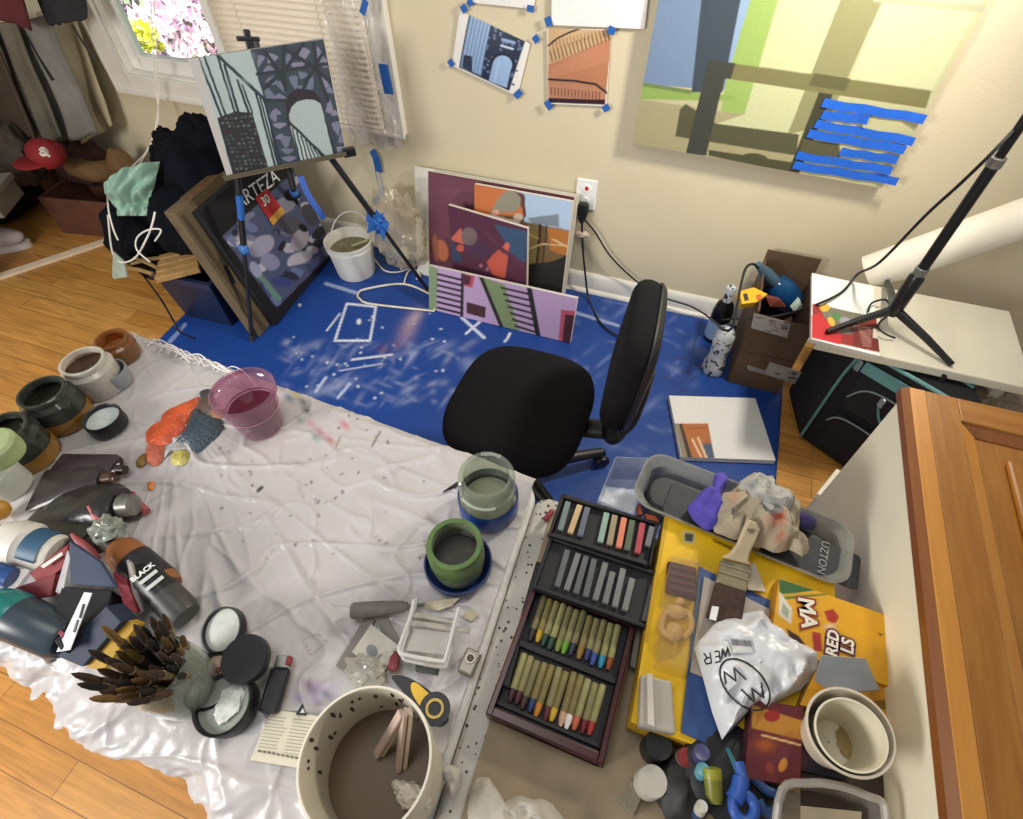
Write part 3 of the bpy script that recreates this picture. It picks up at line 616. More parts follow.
for a, b_, w_ in [((100,150),(240,500),2.4),((136,148),(262,490),2.2),((212,145),(312,470),2.2),((252,195),(332,470),2.6),((325,285),(392,470),2.4),((352,310),(412,470),1.8),((432,360),(545,790),2.2),((455,385),(562,790),1.8),((478,400),(580,790),2)]: ops.append(('l', k5(a, b_), w_, '#222a36'))
ops.append(('l', k5((212,142),(478,392)), 3.2, '#28343e'))
ops.append(('p', k5((212,500),(312,460),(412,472),(505,790),(300,820)), '#24282b'))
for r in range(13):
    for c_ in range(7):
        x = 235+c_*28+r*7.5+rnd.uniform(-4, 4); y_ = 505+r*24-c_*2+rnd.uniform(-4, 4)
        if x < 430+r*6: ops.append(('e', *k5((x, y_))[0], 1.5, 1.2, 0, rnd.choice(['#45504c','#3a4442','#5a605a','#3d2628'])))
for i in range(14): ops.append(('s', 196+rnd.uniform(0, 60), 50+rnd.uniform(0, 60), 8, 5, rnd.uniform(0, 90), .25, '#8f9c9a'))
ops.append(('p', [(180,50),(196.5,50),(233,178),(215,182)], '#b0aeaa'))
o = panel('bridge_painting', BLc, BRc, BLc+uv_, .03, '#9fafae', ops, 240, 210, '#a7a6a2', wob=.7)
tag(o, 'canvas of an iron bridge tower with suspension cables standing on the black easel', 'painting')
es = thing('easel', 'black folding tripod easel with blue tape on its legs holding the bridge canvas', 'easel', (-1.37, 1.5, 0))
EB = mat('#1a1a1d', .4, var=.15); bk = -fn
cen = (BLc+BRc)/2
tray = MB(); Ft = Matrix(((un.x, fn.x, 0, cen.x), (un.y, fn.y, 0, cen.y), (un.z, fn.z, 1, cen.z), (0,0,0,1)))
tray.box(-.212, .20, -.035, .022, -.012, -.002, Ft).box(-.212, .20, .017, .022, -.002, .004, Ft); tray.build('tray', mat('#57503f', .5), es, bevel=.003, smooth=False)
MB().box(.19, .235, -.012, .014, -.02, .012, Ft).build('tray_knob', EB, es, bevel=.004)
mtop = cen+uv_*1.05+bk*.045; hub = cen+uv_*.55+bk*.055; mbot = cen-uv_.normalized()*.10+bk*.05
MB().tube([mbot, mtop], .011, 8).build('mast', EB, es)
cp = PP(247,33,mtop,fn); cp2 = PP(250,48,mtop,fn)
x_ = MB(); F2 = frame(cp2, cp-cp2, fn); Lc = (cp-cp2).length; x_.box(-.008,.008,-.010,.010,-.06,Lc*1.25,F2).box(-.004,.010,-.034,.034,Lc*.45,Lc*.45+.013,F2); x_.build('top_clamp', EB, es, bevel=.004, smooth=False)
f1, f2 = PZ(252,341), PZ(430,293); f3 = Vector((-1.86, 1.93, 0))
for (ft, hp) in ((f1, cen-un*.10+bk*.05+Vector((0,0,.22))), (f2, cen+un*.06+bk*.05+Vector((0,0,.2))), (f3, hub)):
    d = (ft-hp); L = d.length; d.normalize(); m_ = hp+d*L*.55
    lg = MB().tube([hp, m_], .0115, 8).tube([m_, hp+d*(L-.02)], .008, 8).build('leg', EB, es)
    MB().tube([hp+d*(L-.03), hp+d*(L-.004)], [.011, .012], 8).build('rubber_foot', mat('#2b2b2e', .7), lg)
    MB().blob(m_, .02, .016, .022, .2, 3).build('lock_lever', mat('#3f78c0', .5), lg)
b = MB(); tpc = PP(380,225,(f2+cen)/2,fn); d = (f2-cen).normalized()
dl = (f2-(cen+un*.06+bk*.05+Vector((0,0,.2)))); hp2 = cen+un*.06+bk*.05+Vector((0,0,.2))
tpc = hp2+dl*.56
for i in range(7):
    a = 2*PI*i/7; q = tpc+Vector((math.cos(a), .4*math.sin(a), math.sin(a)))*rnd.uniform(.025,.055)
    b.slab([tpc+Vector((0,-.012,.02)), q+Vector((.01,-.01,.02)), q+Vector((0,-.02,-.02)), tpc+Vector((0,-.012,-.02))], .002)
b.blob(tpc, .03, .026, .04, .4, 3); b.build('tape_wrap', TAPE, es, smooth=False)
l1 = cen-un*.10+bk*.05+Vector((0,0,.22)); dd = f1-l1
MB().tube([l1+dd*.33+fn*.012, l1+dd*.42+fn*.012], .0125, 8).build('tape_wrap', TAPE, es)
bs = smooth_path([PP(300,175,cen,fn)+fn*.02, PP(306,190,cen,fn)+fn*.05, PP(316,205,cen,fn)+fn*.06, PP(322,214,cen,fn)+fn*.05], 4)
single(MB().tube(bs, .012, 6, flat=.3), 'tape_strip', mat('#2b55a8', .6), 'twisted blue tape strip dangling under the right end of the easel tray', 'tape')
# ================================================================== PAD, CARTON, BIN
pal = PZ(335,252)-PZ(276,325); pal.z = 0; pal.normalize(); padn = Vector((pal.y, -pal.x, .20)).normalized(); po = PZ(277,326,.006)
pBL, pTL = PP(276,325,po,padn), PP(198,212,po,padn); pBR = PP(336,252,po,padn)
ops = [('p', [(222,236),(294,171),(345,240),(277,308)], '#4f5876')]
rnd = random.Random(9)
pic = [(225,236),(294,173),(338,240),(277,305)]
for i in range(55):
    u, v = rnd.random(), rnd.random(); x = 225+u*69+v*52; y_ = 236-u*64+v*69
    ops.append(('e', x, y_, rnd.uniform(3, 9), rnd.uniform(2, 5), rnd.uniform(0, 180), rnd.choice(['#2a2e42','#50597a','#7c829c','#aeacbe','#35364a','#c9c5d0','#6f7aa6'])))
for x, y_, rx, ry, a, c_ in [(262,246,14,9,-40,'#a5a3b8'),(270,262,10,8,30,'#8f91b0'),(290,225,15,9,20,'#55505f'),(300,240,12,8,-60,'#a39ca8'),(285,205,12,8,-30,'#8e8c9e'),(310,215,12,7,60,'#4a4654'),(292,195,9,6,0,'#1d1c24'),(300,258,13,6,-20,'#bdb8c2'),(282,282,10,5,10,'#3c4a80'),(270,290,9,4,40,'#3a4a86'),(320,232,10,5,-40,'#2a2830'),(256,270,9,5,60,'#a0aac4'),(312,250,6,4,0,'#b5afb8'),(282,246,6,3,-60,'#1c1d2a'),(303,228,5,3,40,'#15141a')]: ops.append(('e', x, y_, rx, ry, a, c_))
ops += [('p', [(222,236),(294,171),(288,160),(198,205)], '#141416'), ('p', [(222,236),(277,308),(276,330),(190,205)], '#151517'), ('p', [(277,308),(350,235),(350,260),(276,332)], '#17171b')]
ops += [('p', [(277,303),(258,278),(262,274),(282,298)], '#6d8f86')]
o = panel('art_pad', pBL, pBR, pTL, .03, '#141416', ops, 130, 130, '#1a1a1c', wob=.8); tag(o, 'black art pad with a grey-blue flower print and red price tag leaning by the easel', 'art pad')
nn = padn
def padpt(x, y_, off=.002): return PP(x, y_, pBL, (pBR-pBL).cross(pTL-pBL))+(pBR-pBL).cross(pTL-pBL).normalized()*off
WT = mat('#e8e8e6', .5, var=.02)
a_, b_, c_ = padpt(238,203), padpt(276,176), padpt(228,189)
M_ = onplane(a_, b_, c_); M_.translation = (a_+b_)/2; text('ARTEZA', (b_-a_).length/3.4, M_, WT, o)
tg = MB().slab([padpt(254,198,.003), padpt(266,188.5,.003), padpt(284,212,.003), padpt(272,225.5,.003)], .002, padn)
tgo = tg.build('price_tag', mat('#b3262b', .5, var=.05), o, smooth=False)
MB().slab([padpt(268,219.5,.0055), padpt(280,206.5,.0055), padpt(284,212,.0055), padpt(272,225.5,.0055)], .001, padn).build('tag_band', mat('#d9a24a', .5, var=.05), tgo, smooth=False)
a_, b_, c_ = padpt(259,206,.0062), padpt(271,196,.0062), padpt(253,199,.0062); M_ = onplane(a_, b_, c_); M_.translation = padpt(264.5,200.5,.0062); text('30', .05, M_, WT, tgo, bold=.001)
# carton behind the pad
co = po-padn*.034; co.z = .006
cBL, cTL, cTR = PP(260,337,co,padn), PP(175,214,co,padn), PP(257,166,co,padn)
cBL.z = .006; hv = cTL-cBL; wv = pal*.62; bk2 = -padn*.05
ct = thing('flat_carton', 'flat brown carton with a hand slot leaning behind the black art pad', 'cardboard box', cBL)
CB = mat('#6a5b43', .75, var=.12, scale=6, bump=.1)
cs = [cBL, cBL+wv, cBL+wv+hv, cBL+hv]
bk2 = Vector((bk2.x, bk2.y, .0))
MB().add(cs+[p+bk2 for p in cs], [(0,1,2,3),(7,6,5,4),(0,4,5,1),(1,5,6,2),(2,6,7,3),(3,7,4,0)]).build('carton_body', CB, ct, smooth=False, bevel=.003)
def cpt(x, y_, off=.0012): return PP(x, y_, cBL+padn*off, padn)
MB().slab([cpt(223,266), cpt(227,265), cpt(236,283), cpt(231,284)], .001, padn).build('hand_slot', mat('#17140f', .8), ct, smooth=False)
MB().slab([cpt(181,216),cpt(184,214),cpt(266,328),cpt(263,331)], .0006, padn).build('carton_seam', mat('#4f4029', .7), ct, smooth=False)
tq = [cTL+wv*.15, cTL+wv*.45, cTL+wv*.45+bk2, cTL+wv*.15+bk2]
MB().slab([p+Vector((0,0,.0015)) for p in tq], .001, (0,0,1)).build('packing_tape', mat('#6b5236', .3, var=.25, scale=30), ct, smooth=False)
# ================================================================== LEFT PILE
NAVY = mat('#1b2434', .8, var=.25, scale=9, bump=.3, bscale=60)
A = PZ(180,318,.005); hb = HT(A, 150, 271); al = PZ(262,338)-A; al.z = 0; al.normalize(); pe = Vector((-al.y, al.x, 0))
bn = thing('storage_bin', 'navy blue plastic bin under the jacket beside the flat carton', 'bin', A+al*.2)
def binring(off, z, ex=0.): return [A+al*(off-ex)+pe*(off-ex)+Vector((0,0,z)), A+al*(.28-off+ex)+pe*(off-ex)+Vector((0,0,z)), A+al*(.28-off+ex)+pe*(.34-off+ex)+Vector((0,0,z)), A+al*(off-ex)+pe*(.34-off+ex)+Vector((0,0,z))]
v = binring(.02, 0)+binring(0, hb)+binring(.012, hb)+binring(.03, .012)
q = lambda a, b: [(a+i, a+(i+1)%4, b+(i+1)%4, b+i) for i in range(4)]
MB().add(v, [(3,2,1,0)]+q(0,4)+q(4,8)+q(8,12)+[(12,13,14,15)]).build('bin_body', mat('#16233f', .4, var=.15), bn, smooth=False, bevel=.004)
v = binring(0, hb-.03, .012)+binring(0, hb, .012)+binring(.004, hb)+binring(.004, hb-.03)
MB().add(v, q(0,4)+q(4,8)+q(8,12)+q(12,0)).build('rim', mat('#1a2947', .4), bn, smooth=False, bevel=.002)
bc = A+al*.17+pe*.17
jk = MB().blob(PY(208,195,1.55), .18, .17, .25, .16, 1.5, 44, 32, 3).blob(PY(203,140,1.60), .09, .07, .09, .22, 2, 32, 24, 14).blob(PY(185,165,1.58), .09, .08, .12, .2, 2, 32, 24, 17).blob(PY(190,222,1.42), .15, .14, .17, .14, 1.6, 40, 28, 6)
single(jk, 'navy_jacket', mat('#090c16', .85, var=.35, scale=8, bump=.35, bscale=30, spec=.15), 'dark navy padded jacket heaped on the bin between the window and the easel', 'jacket')
hd = MB().blob(PY(172,148,1.62), .06, .06, .07, .3, 2.5, 28, 20, 9).blob(PY(165,158,1.62), .05, .05, .06, .3, 2.5, 24, 18, 12)
single(hd, 'black_hat', mat('#100e14', .85, bump=.3, spec=.15), 'small crumpled black cap on the left shoulder of the navy jacket', 'hat')
lb_ = MB().blob(PY(141,238,1.38), .13, .12, .18, .16, 2, 40, 28, 5)
single(lb_, 'dark_bag', mat('#090b13', .85, var=.3, bump=.3, spec=.15), 'dark navy bag with white cords hanging at the left of the pile', 'bag')
CQ = [PY(105,187,1.30), PY(161,161,1.42), PY(149,216,1.32), PY(116,216,1.24)]
def cloth(u, v):
    p = (CQ[0]*(1-u)+CQ[1]*u)*(1-v)+(CQ[3]*(1-u)+CQ[2]*u)*v; k = mn.fractal(Vector((u*4+v*2, v*2.5, 3)), 1, 2, 3)
    return p+Vector((.012*k, -.05*math.sin(PI*u)*math.sin(PI*min(1, v+.25))-.03*k, .035*math.sin(PI*u)*(1-v)+.02*k))
single(MB().grid(cloth, 24, 20), 'mint_cloth', mat('#8fb5a0', .5, var=.25, scale=7, bump=.15), 'shiny mint green cloth draped over the dark bag under the blind cord', 'cloth', solid=.004, subsurf=1)
CORD = mat('#e6e4dc', .7)
single(MB().tube(smooth_path([PY(108,215,1.26), PY(112,250,1.22), PY(120,262,1.2), PY(135,258,1.18), PY(147,238,1.18), PY(152,225,1.18), PY(155,212,1.2)], 6), .0035, 6).tube(smooth_path([PY(150,262,1.14), PY(137,250,1.16), PY(137,238,1.18), PY(148,230,1.18), PY(161,230,1.17), PY(155,241,1.16)], 6), .003, 6), 'cord_loops', CORD, 'thin white cords looped over the front of the dark bag', 'cord')
ps = MB().slab([PY(113,252,1.2), PY(124,262,1.2), PY(127,277,1.17), PY(114,279,1.2), PY(112,276,1.2)], .006); single(ps, 'paper_scrap', mat('#9fb0a4', .6), 'crumpled grey-green paper scrap sticking out under the dark bag', 'paper', smooth=False)
WOOD = mat('#a8834f', .65, var=.22, scale=20, aniso=(1,1,1), bump=.15)
for i, nm in enumerate(['nearest', 'second', 'third', 'farthest']):
    p0, p1 = PZ(156+i*1.5, 279-i*6.5, hb+.03+.004*i), PZ(200-i*1, 268-i*6, hb+.04+.004*i)
    F = frame(p0, p1-p0); L = (p1-p0).length
    single(MB().box(-.012,.012,-.016,.016,0,L,F), 'wooden_stake', WOOD, nm+' of the four thick pale wooden stakes lying on the navy bin', 'stake', 'wooden stakes on the navy bin', smooth=False, bevel=.003)
for i, (a, b) in enumerate([((131,264),(160,258)), ((134,258),(158,268)), ((127,268),(153,274))]):
    p0, p1 = PZ(*a, hb+.03), PZ(*b, hb+.035); single(MB().tube([p0, (p0+p1)/2+Vector((0,0,.006)), p1], [.006,.009,.008], 7), 'wood_stick', mat('#8f7446', .7, var=.2), ['upper', 'crossing middle', 'lower'][i]+' thin broken stick left of the thick stakes on the bin', 'stick', 'thin sticks on the navy bin')
single(MB().tube(smooth_path([PZ(143,275,hb-.02), PZ(160,298,.25), PZ(172,318,.06), PZ(180,332,.008), PZ(195,339,.008)], 5), .004, 6), 'black_strap', BLK, 'thin black strap trailing from the bin onto the tarpaulin', 'strap')
# ================================================================== BUCKET, HANGER, CLEAR BAG
b0 = PZ(357,271,.006); hB = HT(b0, 351, 238); rt = RZ(328, 375, 238, b0.z+hB)
bk_ = thing('paint_bucket', 'small white bucket of olive water standing on the tarpaulin beside the easel', 'bucket', b0)
F = Matrix.Translation(b0); rb = rt*.80
MB().ring([(0.001,0),(rb,0),(rb*1.02,.004),(rt*.95,hB*.78),(rt*1.0,hB*.8),(rt*1.0,hB*.86),(rt*.97,hB*.87),(rt*.97,hB*.93),(rt*1.03,hB*.94),(rt*1.03,hB),(rt*.95,hB),(rt*.9,hB*.8),(rb*.95,.006),(.001,.006)], F, 40).build('bucket_body', mat('#dcd9d0', .4, var=.06), bk_)
MB().lathe([(rt*.9,hB*.72),(.0,hB*.72)], F, 36).build('paint_water', mat('#6f6a4c', .12, var=.1), bk_)
hp_ = [b0+Vector((rt*1.04*math.cos(a), rt*.25+ .03*0, hB*.9))+Vector((0, rt*.6*math.sin(a), rt*.95*math.sin(a))) for a in np.linspace(PI, 0, 16)]
MB().tube(hp_, .0035, 6).build('handle', mat('#c9c8c4', .4), bk_)
single(MB().tube([PZ(352,246,b0.z+hB*.74), PZ(368,240,b0.z+hB*.98)], .006, 6), 'mixing_stick', mat('#a9a37a', .6), 'short stick resting in the small white bucket', 'stick')
hz = .012
hg = smooth_path([PZ(434,311,hz), PZ(372,304,hz), PZ(360,299,hz), PZ(358,294,hz), PZ(366,289,hz), PZ(404,284,hz), PZ(434,296,hz)], 5)+[PZ(436,303,hz)]
ho = thing('clothes_hanger', 'white plastic clothes hanger lying on the tarpaulin in front of the clear bag', 'hanger', PZ(395,298,.006))
MB().tube(hg, .005, 8, closed=True).build('hanger_body', mat('#d9d3bd', .4), ho)
MB().tube(smooth_path([PZ(404,284,hz), PZ(406,276,hz), PZ(410,270,hz), PZ(418,271,hz), PZ(420,277,hz), PZ(416,279,hz)], 5), .004, 8).build('hook', mat('#d9d3bd', .4), ho)
single(MB().tube(smooth_path([PZ(372,256,hz), PZ(384,270,hz), PZ(398,272,hz), PZ(412,267,hz), PZ(422,262,hz)], 6), .004, 6), 'white_cable', mat('#d5d3cc', .5), 'curved white cable on the tarpaulin behind the hanger', 'cable')
cbg = thing('clear_bag', 'crumpled clear plastic bag with small bits inside by the leaning pictures', 'plastic bag', PZ(400,262,.006))
MB().blob(PY(399,232,1.86), .13, .09, .17, .3, 2.6, 40, 28, 4).build('bag_film', clear('#eee8da', .22, .12, 'bag'), cbg)
MB().box(-.015,.015,-.01,.01,-.04,.04, frame(PY(405,255,1.86), (.1,0,1))).build('paper_slip', mat('#d9d6c6', .6), cbg, smooth=False)
MB().blob(PY(412,262,1.86), .02, .02, .02, .2).build('green_scrap', mat('#5c7a55', .6), cbg)
# ================================================================== CLOSET
def garment(name, quad, y, hexc, lb, seed, amp=.035, fr=9, cat='garment', bump=.2, yr=None):
    tl_, tr_, br_, bl_ = [PY(*p, y) for p in quad]
    if yr is not None: tr_, br_ = PY(*quad[1], yr), PY(*quad[2], yr)
    def f(u, v):
        p = (tl_*(1-u)+tr_*u)*(1-v)+(bl_*(1-u)+br_*u)*v
        return p+Vector((0, -amp*(.3+.7*v)*math.sin(u*fr+seed+1.2*mn.noise(Vector((u*2, v*2, seed)))), .015*mn.noise(Vector((u*6, seed, 1)))*v))
    single(MB().grid(f, 30, 24), name, mat(hexc, .9, var=.15, scale=10, bump=bump, bscale=80), lb, cat, 'garments hanging in the closet', solid=.012)
garment('cream_coat', [(38,12),(74,8),(117,122),(86,141)], 1.86, '#b3a98c', 'cream fleece garment hanging nearest the window in the closet', 1, .03, 7, yr=1.95)
garment('grey_robe', [(5,24),(45,16),(92,135),(58,141)], 1.80, '#7d7c76', 'pale grey long garment hanging left of the cream one', 2.2)
garment('olive_trousers', [(-12,20),(14,24),(62,140),(38,146)], 1.76, '#6b6759', 'olive-grey garment hanging left of the grey one', 3.4)
garment('brown_dress', [(-50,10),(-6,30),(42,138),(-10,150)], 1.72, '#4d4032', 'dark brown garment hanging at the left photo edge', 5)
garment('charcoal_jacket', [(18,-40),(78,-45),(84,18),(44,26)], 1.78, '#26272c', 'short charcoal jacket hanging over the cream garment', 4.1, .03, 6)
garment('maroon_shirt', [(-40,-50),(10,-40),(27,32),(-20,8)], 1.70, '#5a2529', 'maroon shirt corner at the top left photo corner', 6.3, .02, 5)
for a, b, lb in [((24,30),(53,80),'dark drawstring hanging across the grey garment in the closet'), ((72,24),(94,58),'dark drawstring hanging across the cream garment in the closet')]:
    single(MB().tube([PY(*a,1.68), PY((a[0]+b[0])/2-1,(a[1]+b[1])/2,1.68), PY(*b,1.68)], [.004,.004,.007], 6), 'drawstring', BLK, lb, 'cord')
bx0 = PZ(78,212,.0)
cbx = thing('shoe_box', 'open brown box on the closet floor below the hanging clothes', 'box', bx0)
F = T(-3.12, 1.56, 0, .18); t_ = .012
MB().box(0,.42,0,.30,0,t_,F).box(0,.42,0,t_,0,.2,F).box(0,.42,.3-t_,.3,0,.2,F).box(0,t_,0,.3,0,.2,F).box(.42-t_,.42,0,.3,0,.2,F).build('box_body', mat('#5b3626', .7, var=.2), cbx, smooth=False, bevel=.003)
MB().slab([PZ(71,203,.01), PZ(84,212,.01), PZ(90,215,.05), PZ(76,205,.05)], .01).build('paper_lining', mat('#c9b8b0', .7), cbx, smooth=False)
def boot(px_, py_, ang, lb, hexc, sc_=1.):
    o_ = PZ(px_, py_, .0); F = T(o_.x, o_.y, 0, ang); t = thing('tall_boot', lb, 'boot', o_, 'boots on the closet floor')
    MB().tube(smooth_path([(0,0,.06),(0,0,.14),(.01,0,.24),(.0,0,.33)], 4), [.048,.05,.052]*4+[.055], 14, M=F).blob((0,0,.06), .055, .045, .06, .03, M=F).blob((.10,0,.04), .11, .042, .045, .05, M=F).build('boot_shaft', mat(hexc, .8, var=.15, bump=.2), t)
    MB().prism([(.20*math.cos(a)*(.6 if math.cos(a) < 0 else 1)*.9+.05, .045*math.sin(a)) for a in np.linspace(0, 2*PI, 20)[:-1]], 0, .012, F).build('sole', mat('#2b2119', .7), t)
boot(62, 200, .4, 'upright tan boot beside the black bag on the closet floor', '#7a5b34')
bh = thing('lying_boot', 'tan boot lying across the open brown box in the closet', 'boot', PZ(95,180,.2), 'boots on the closet floor')
MB().tube(smooth_path([PZ(74,166,.27), PZ(95,172,.27), PZ(118,168,.26)], 5), .05, 12).blob(PZ(122,166,.28), .06, .06, .09, .1).build('boot_shaft', mat('#6e5230', .8, var=.2, bump=.2), bh)
cp_ = thing('baseball_cap', 'red cap with a white swirl emblem on the closet pile', 'cap', PZ(45,158,.3))
cc = PZ(46,153,.42); MB().blob(cc, .085, .07, .065, .08, 1.5).blob(cc+Vector((-.06,-.05,-.03)), .09, .07, .015, .03).build('crown', mat('#8c1f24', .75, var=.1), cp_)
sw = smooth_path([PZ(40,150,.51), PZ(43,148,.512), PZ(47,151,.512), PZ(45,155,.51), PZ(41,154,.51), PZ(44,151,.515), PZ(49,156,.51)], 4); MB().tube(sw, .006, 6).build('emblem', mat('#e3d7cf', .6), cp_)
cr_ = MB().blob(PZ(98,160,.24)+Vector((-.06,-.06,.02)), .18, .10, .12, .25, 2, 32, 24, 6); single(cr_, 'maroon_bag', mat('#3f1f1c', .8, var=.2, bump=.3), 'dark maroon bag under the cream garment in the closet', 'bag')
bb_ = MB().blob(Vector((-3.62,1.68,.17)), .24, .3, .2, .2, 1.6, 32, 24, 8); single(bb_, 'dark_void', mat('#0b0b0d', .8, var=.2), 'black bag filling the closet floor at the left photo edge', 'bag')  # black blob added where the closet floor is lost in darkness
wb = thing('white_box', 'pale box corner at the left photo edge above the black bag', 'box', PZ(2,185,.35)); pw = PZ(10,174,.34); MB().box(-.3,0,-.22,0,-.1,0,T(pw.x,pw.y,pw.z,.5)).build('box_body', mat('#7d776a', .7), wb, smooth=False, bevel=.004)
MB().box(-.31,.008,-.228,.008,-.02,.006,T(pw.x,pw.y,pw.z,.5)).build('lid', mat('#8a8476', .7), wb, smooth=False, bevel=.003)
tn = MB().blob(PZ(8,150,.36), .13, .1, .16, .25, 2, 28, 20, 2); single(tn, 'taupe_blanket', mat('#4f473b', .9, bump=.3), 'taupe blanket bundled left of the red cap', 'blanket')
s0 = PZ(2,248,.0); F = T(s0.x, s0.y, 0, .5); sn = thing('white_sneaker', 'white sneaker toe at the left photo edge by the closet rail', 'shoe', s0)
MB().blob((0,0,.055), .14, .055, .05, .05, M=F).blob((-.09,0,.08), .07, .05, .06, .05, M=F).build('upper', mat('#ddd0cb', .6), sn)
MB().prism([(.15*math.cos(a), .058*math.sin(a)) for a in np.linspace(0, 2*PI, 28)[:-1]], 0, .024, F).build('sole', mat('#efe9e2', .5), sn)
r0, r1 = PZ(-25,286,.0), PZ(125,236,.0); d = (r1-r0).normalized(); sd = Vector((-d.y, d.x, 0))
rl = MB()
for o_ in (-.016, 0, .016): rl.slab([r0+sd*(o_-.004), r1+sd*(o_-.004), r1+sd*(o_+.004), r0+sd*(o_+.004)], .012, (0,0,1))
rl.slab([r0-sd*.023, r1-sd*.023, r1+sd*.023, r0+sd*.023], .004, (0,0,1)); struct(rl, 'trim_2', mat('#e0cdb2', .35, var=.05), smooth=False)
# ================================================================== OFFICE CHAIR
FAB = mat('#131314', .95, var=.15, scale=60, bump=.25, bscale=400, spec=.2)
PLA = mat('#161618', .45, var=.1)
oc_ = thing('office_chair', 'black fabric swivel chair with a rounded seat standing on the blue tarpaulin', 'chair', (-.33,.925,.006))
def sup(cx, cy, a, b, n, z, k, seg=56):
    o = []
    for i in range(seg):
        t = 2*PI*i/seg; c_, s_ = math.cos(t), math.sin(t); o.append((cx+a*k*math.copysign(abs(c_)**(2/n), c_), cy+b*k*math.copysign(abs(s_)**(2/n), s_), z))
    return o
def cushion(rows, M=None):
    b = MB(); n = len(rows[0]); vs = sum(rows, []); fs = [tuple(range(n))[::-1], tuple((len(rows)-1)*n+i for i in range(n))]
    for r in range(len(rows)-1): fs += [(r*n+i, r*n+(i+1)%n, (r+1)*n+(i+1)%n, (r+1)*n+i) for i in range(n)]
    return b.add(vs, fs, M)
SX, SY, SZ = -.33, .925, .45
cushion([sup(SX,SY,.195,.215,3.2,SZ-.075+dz,k) for dz, k in [(0,.86),(.006,.93),(.02,.985),(.04,1.),(.058,.985),(.068,.95),(.073,.88),(.076,.75),(.077,.5),(.077,.2)]]).build('seat', FAB, oc_, angle=60)
cushion([sup(SX,SY,.17,.19,3,SZ-.095+dz,1) for dz in (0,.022)]).build('seat_pan', PLA, oc_)
bd = Vector((-.09,.995,0)).normalized(); bn_ = Vector((-bd.y*1.0, bd.x, .0)); bn_ = Vector((-.995,-.09,.10)).normalized(); bz = bd.cross(bn_)
if bz.z < 0: bz = -bz
bcn = PY(634,362,1.0); bcn = Vector((bcn.x, bcn.y, .635))
MF = Matrix(((bd.x,bz.x,bn_.x,bcn.x),(bd.y,bz.y,bn_.y,bcn.y),(bd.z,bz.z,bn_.z,bcn.z),(0,0,0,1)))
cushion([sup(0,0,.165,.165,3.4,dz,k) for dz, k in [(-.016,.95),(-.004,.985),(.012,1.),(.028,.985),(.04,.94),(.047,.85),(.05,.6),(.05,.2)]], MF).build('backrest', FAB, oc_, angle=60)
cushion([sup(0,0,.167,.167,3.4,dz,k) for dz, k in [(-.034,.8),(-.028,.92),(-.017,.98),(-.012,.98)]], MF).build('back_shell', PLA, oc_)
sp_ = smooth_path([(SX+.05,SY+.02,SZ-.09), (SX+.2,SY+.03,SZ-.085), (SX+.29,SY+.045,SZ-.05), tuple(bcn-bn_*.05-bz*.13), tuple(bcn-bn_*.04-bz*.02)], 6)
MB().tube(sp_, .033, 12, flat=.5).build('back_support', PLA, oc_)
MB().blob(sp_[10], .035, .05, .035, .05).build('pivot_cover', PLA, oc_)
MB().lathe([(.028,.09),(.028,.22),(.02,.22),(.02,.36),(.045,.36),(.045,.375)], T(SX,SY,0), 20).build('gas_column', PLA, oc_)
MB().lathe([(.03,.075),(.05,.08),(.05,.12),(.03,.125)], T(SX,SY,0), 20).build('hub', PLA, oc_)
for i in range(5):
    a = 2*PI*i/5-.62; d = Vector((math.cos(a), math.sin(a), 0)); p = Vector((SX,SY,0))
    lg = MB().tube([p+d*.03+Vector((0,0,.10)), p+d*.15+Vector((0,0,.092)), p+d*.29+Vector((0,0,.072))], [.026,.022,.016], 10).build('leg', PLA, oc_)
    cw = p+d*.29; sdv = Vector((-d.y, d.x, 0)); wl = MB()
    for s_ in (-1, 1): wl.lathe([(.0,-.008),(.024,-.008),(.026,-.004),(.026,.004),(.024,.008),(0,.008)], frame(cw+sdv*s_*.016+Vector((0,0,.033)), sdv), 16)
    wl.tube([cw+Vector((0,0,.04)), cw+Vector((0,0,.075))], .007, 8).build('caster', PLA, lg)
# ================================================================== CARDBOARD BOX AND BOTTLES
b0, b1 = PZ(727,383,.006), PZ(792,396,.006); yb_ = (b0.y+b1.y)/2; zt = PY(738,312,yb_).z; xr = PZ(814,329,zt).x; yf = min(PZ(755,249,zt).y, D-.045)
x0 = b0.x; zt_b = zt
cx = thing('cardboard_box', 'open brown cardboard box with torn white labels standing against the wall', 'cardboard box', (x0+.15, yb_, .006))
CBR = mat('#5e4833', .8, var=.12, scale=5, bump=.12); t_ = .006
b = MB().box(x0,xr,yb_,yf,.006,.012).box(x0,xr,yb_,yb_+t_,.012,zt).box(x0,xr,yf-t_,yf,.012,zt+.055).box(x0,x0+t_,yb_+t_,yf-t_,.012,zt+.02).box(xr-t_,xr,yb_+t_,yf-t_,.012,zt)
b.build('box_body', CBR, cx, smooth=False)
ops1 = [('p', [(770,315),(785,318),(783,332),(768,327)], '#7a746c')]
def ynd(q): return [PY(*p, yb_-.0012) for p in q]
rnd = random.Random(5)
def label(q, seed):
    A_, B_, C_ = ynd(q); rr = random.Random(seed); ops = []
    for i in range(26):
        px_ = rr.uniform(q[2][0], q[1][0]); py_ = rr.uniform(min(p[1] for p in q)-2, max(p[1] for p in q)); ops.append(('l', [(px_,py_),(px_+rr.uniform(2,8),py_+1)], rr.choice((.7,1,2)), rr.choice(('#4d4a48','#8c8883','#6b6763'))))
    o = panel('shipping_label', A_, B_, C_, .0008, '#a7a29c', ops, 60, 24, '#a7a29c', parent=cx, key='print', rough=.35, bump=0); return o
label([(751,328),(787,338),(754,313)], 1); label([(764,374),(801,386),(770,362)], 2)
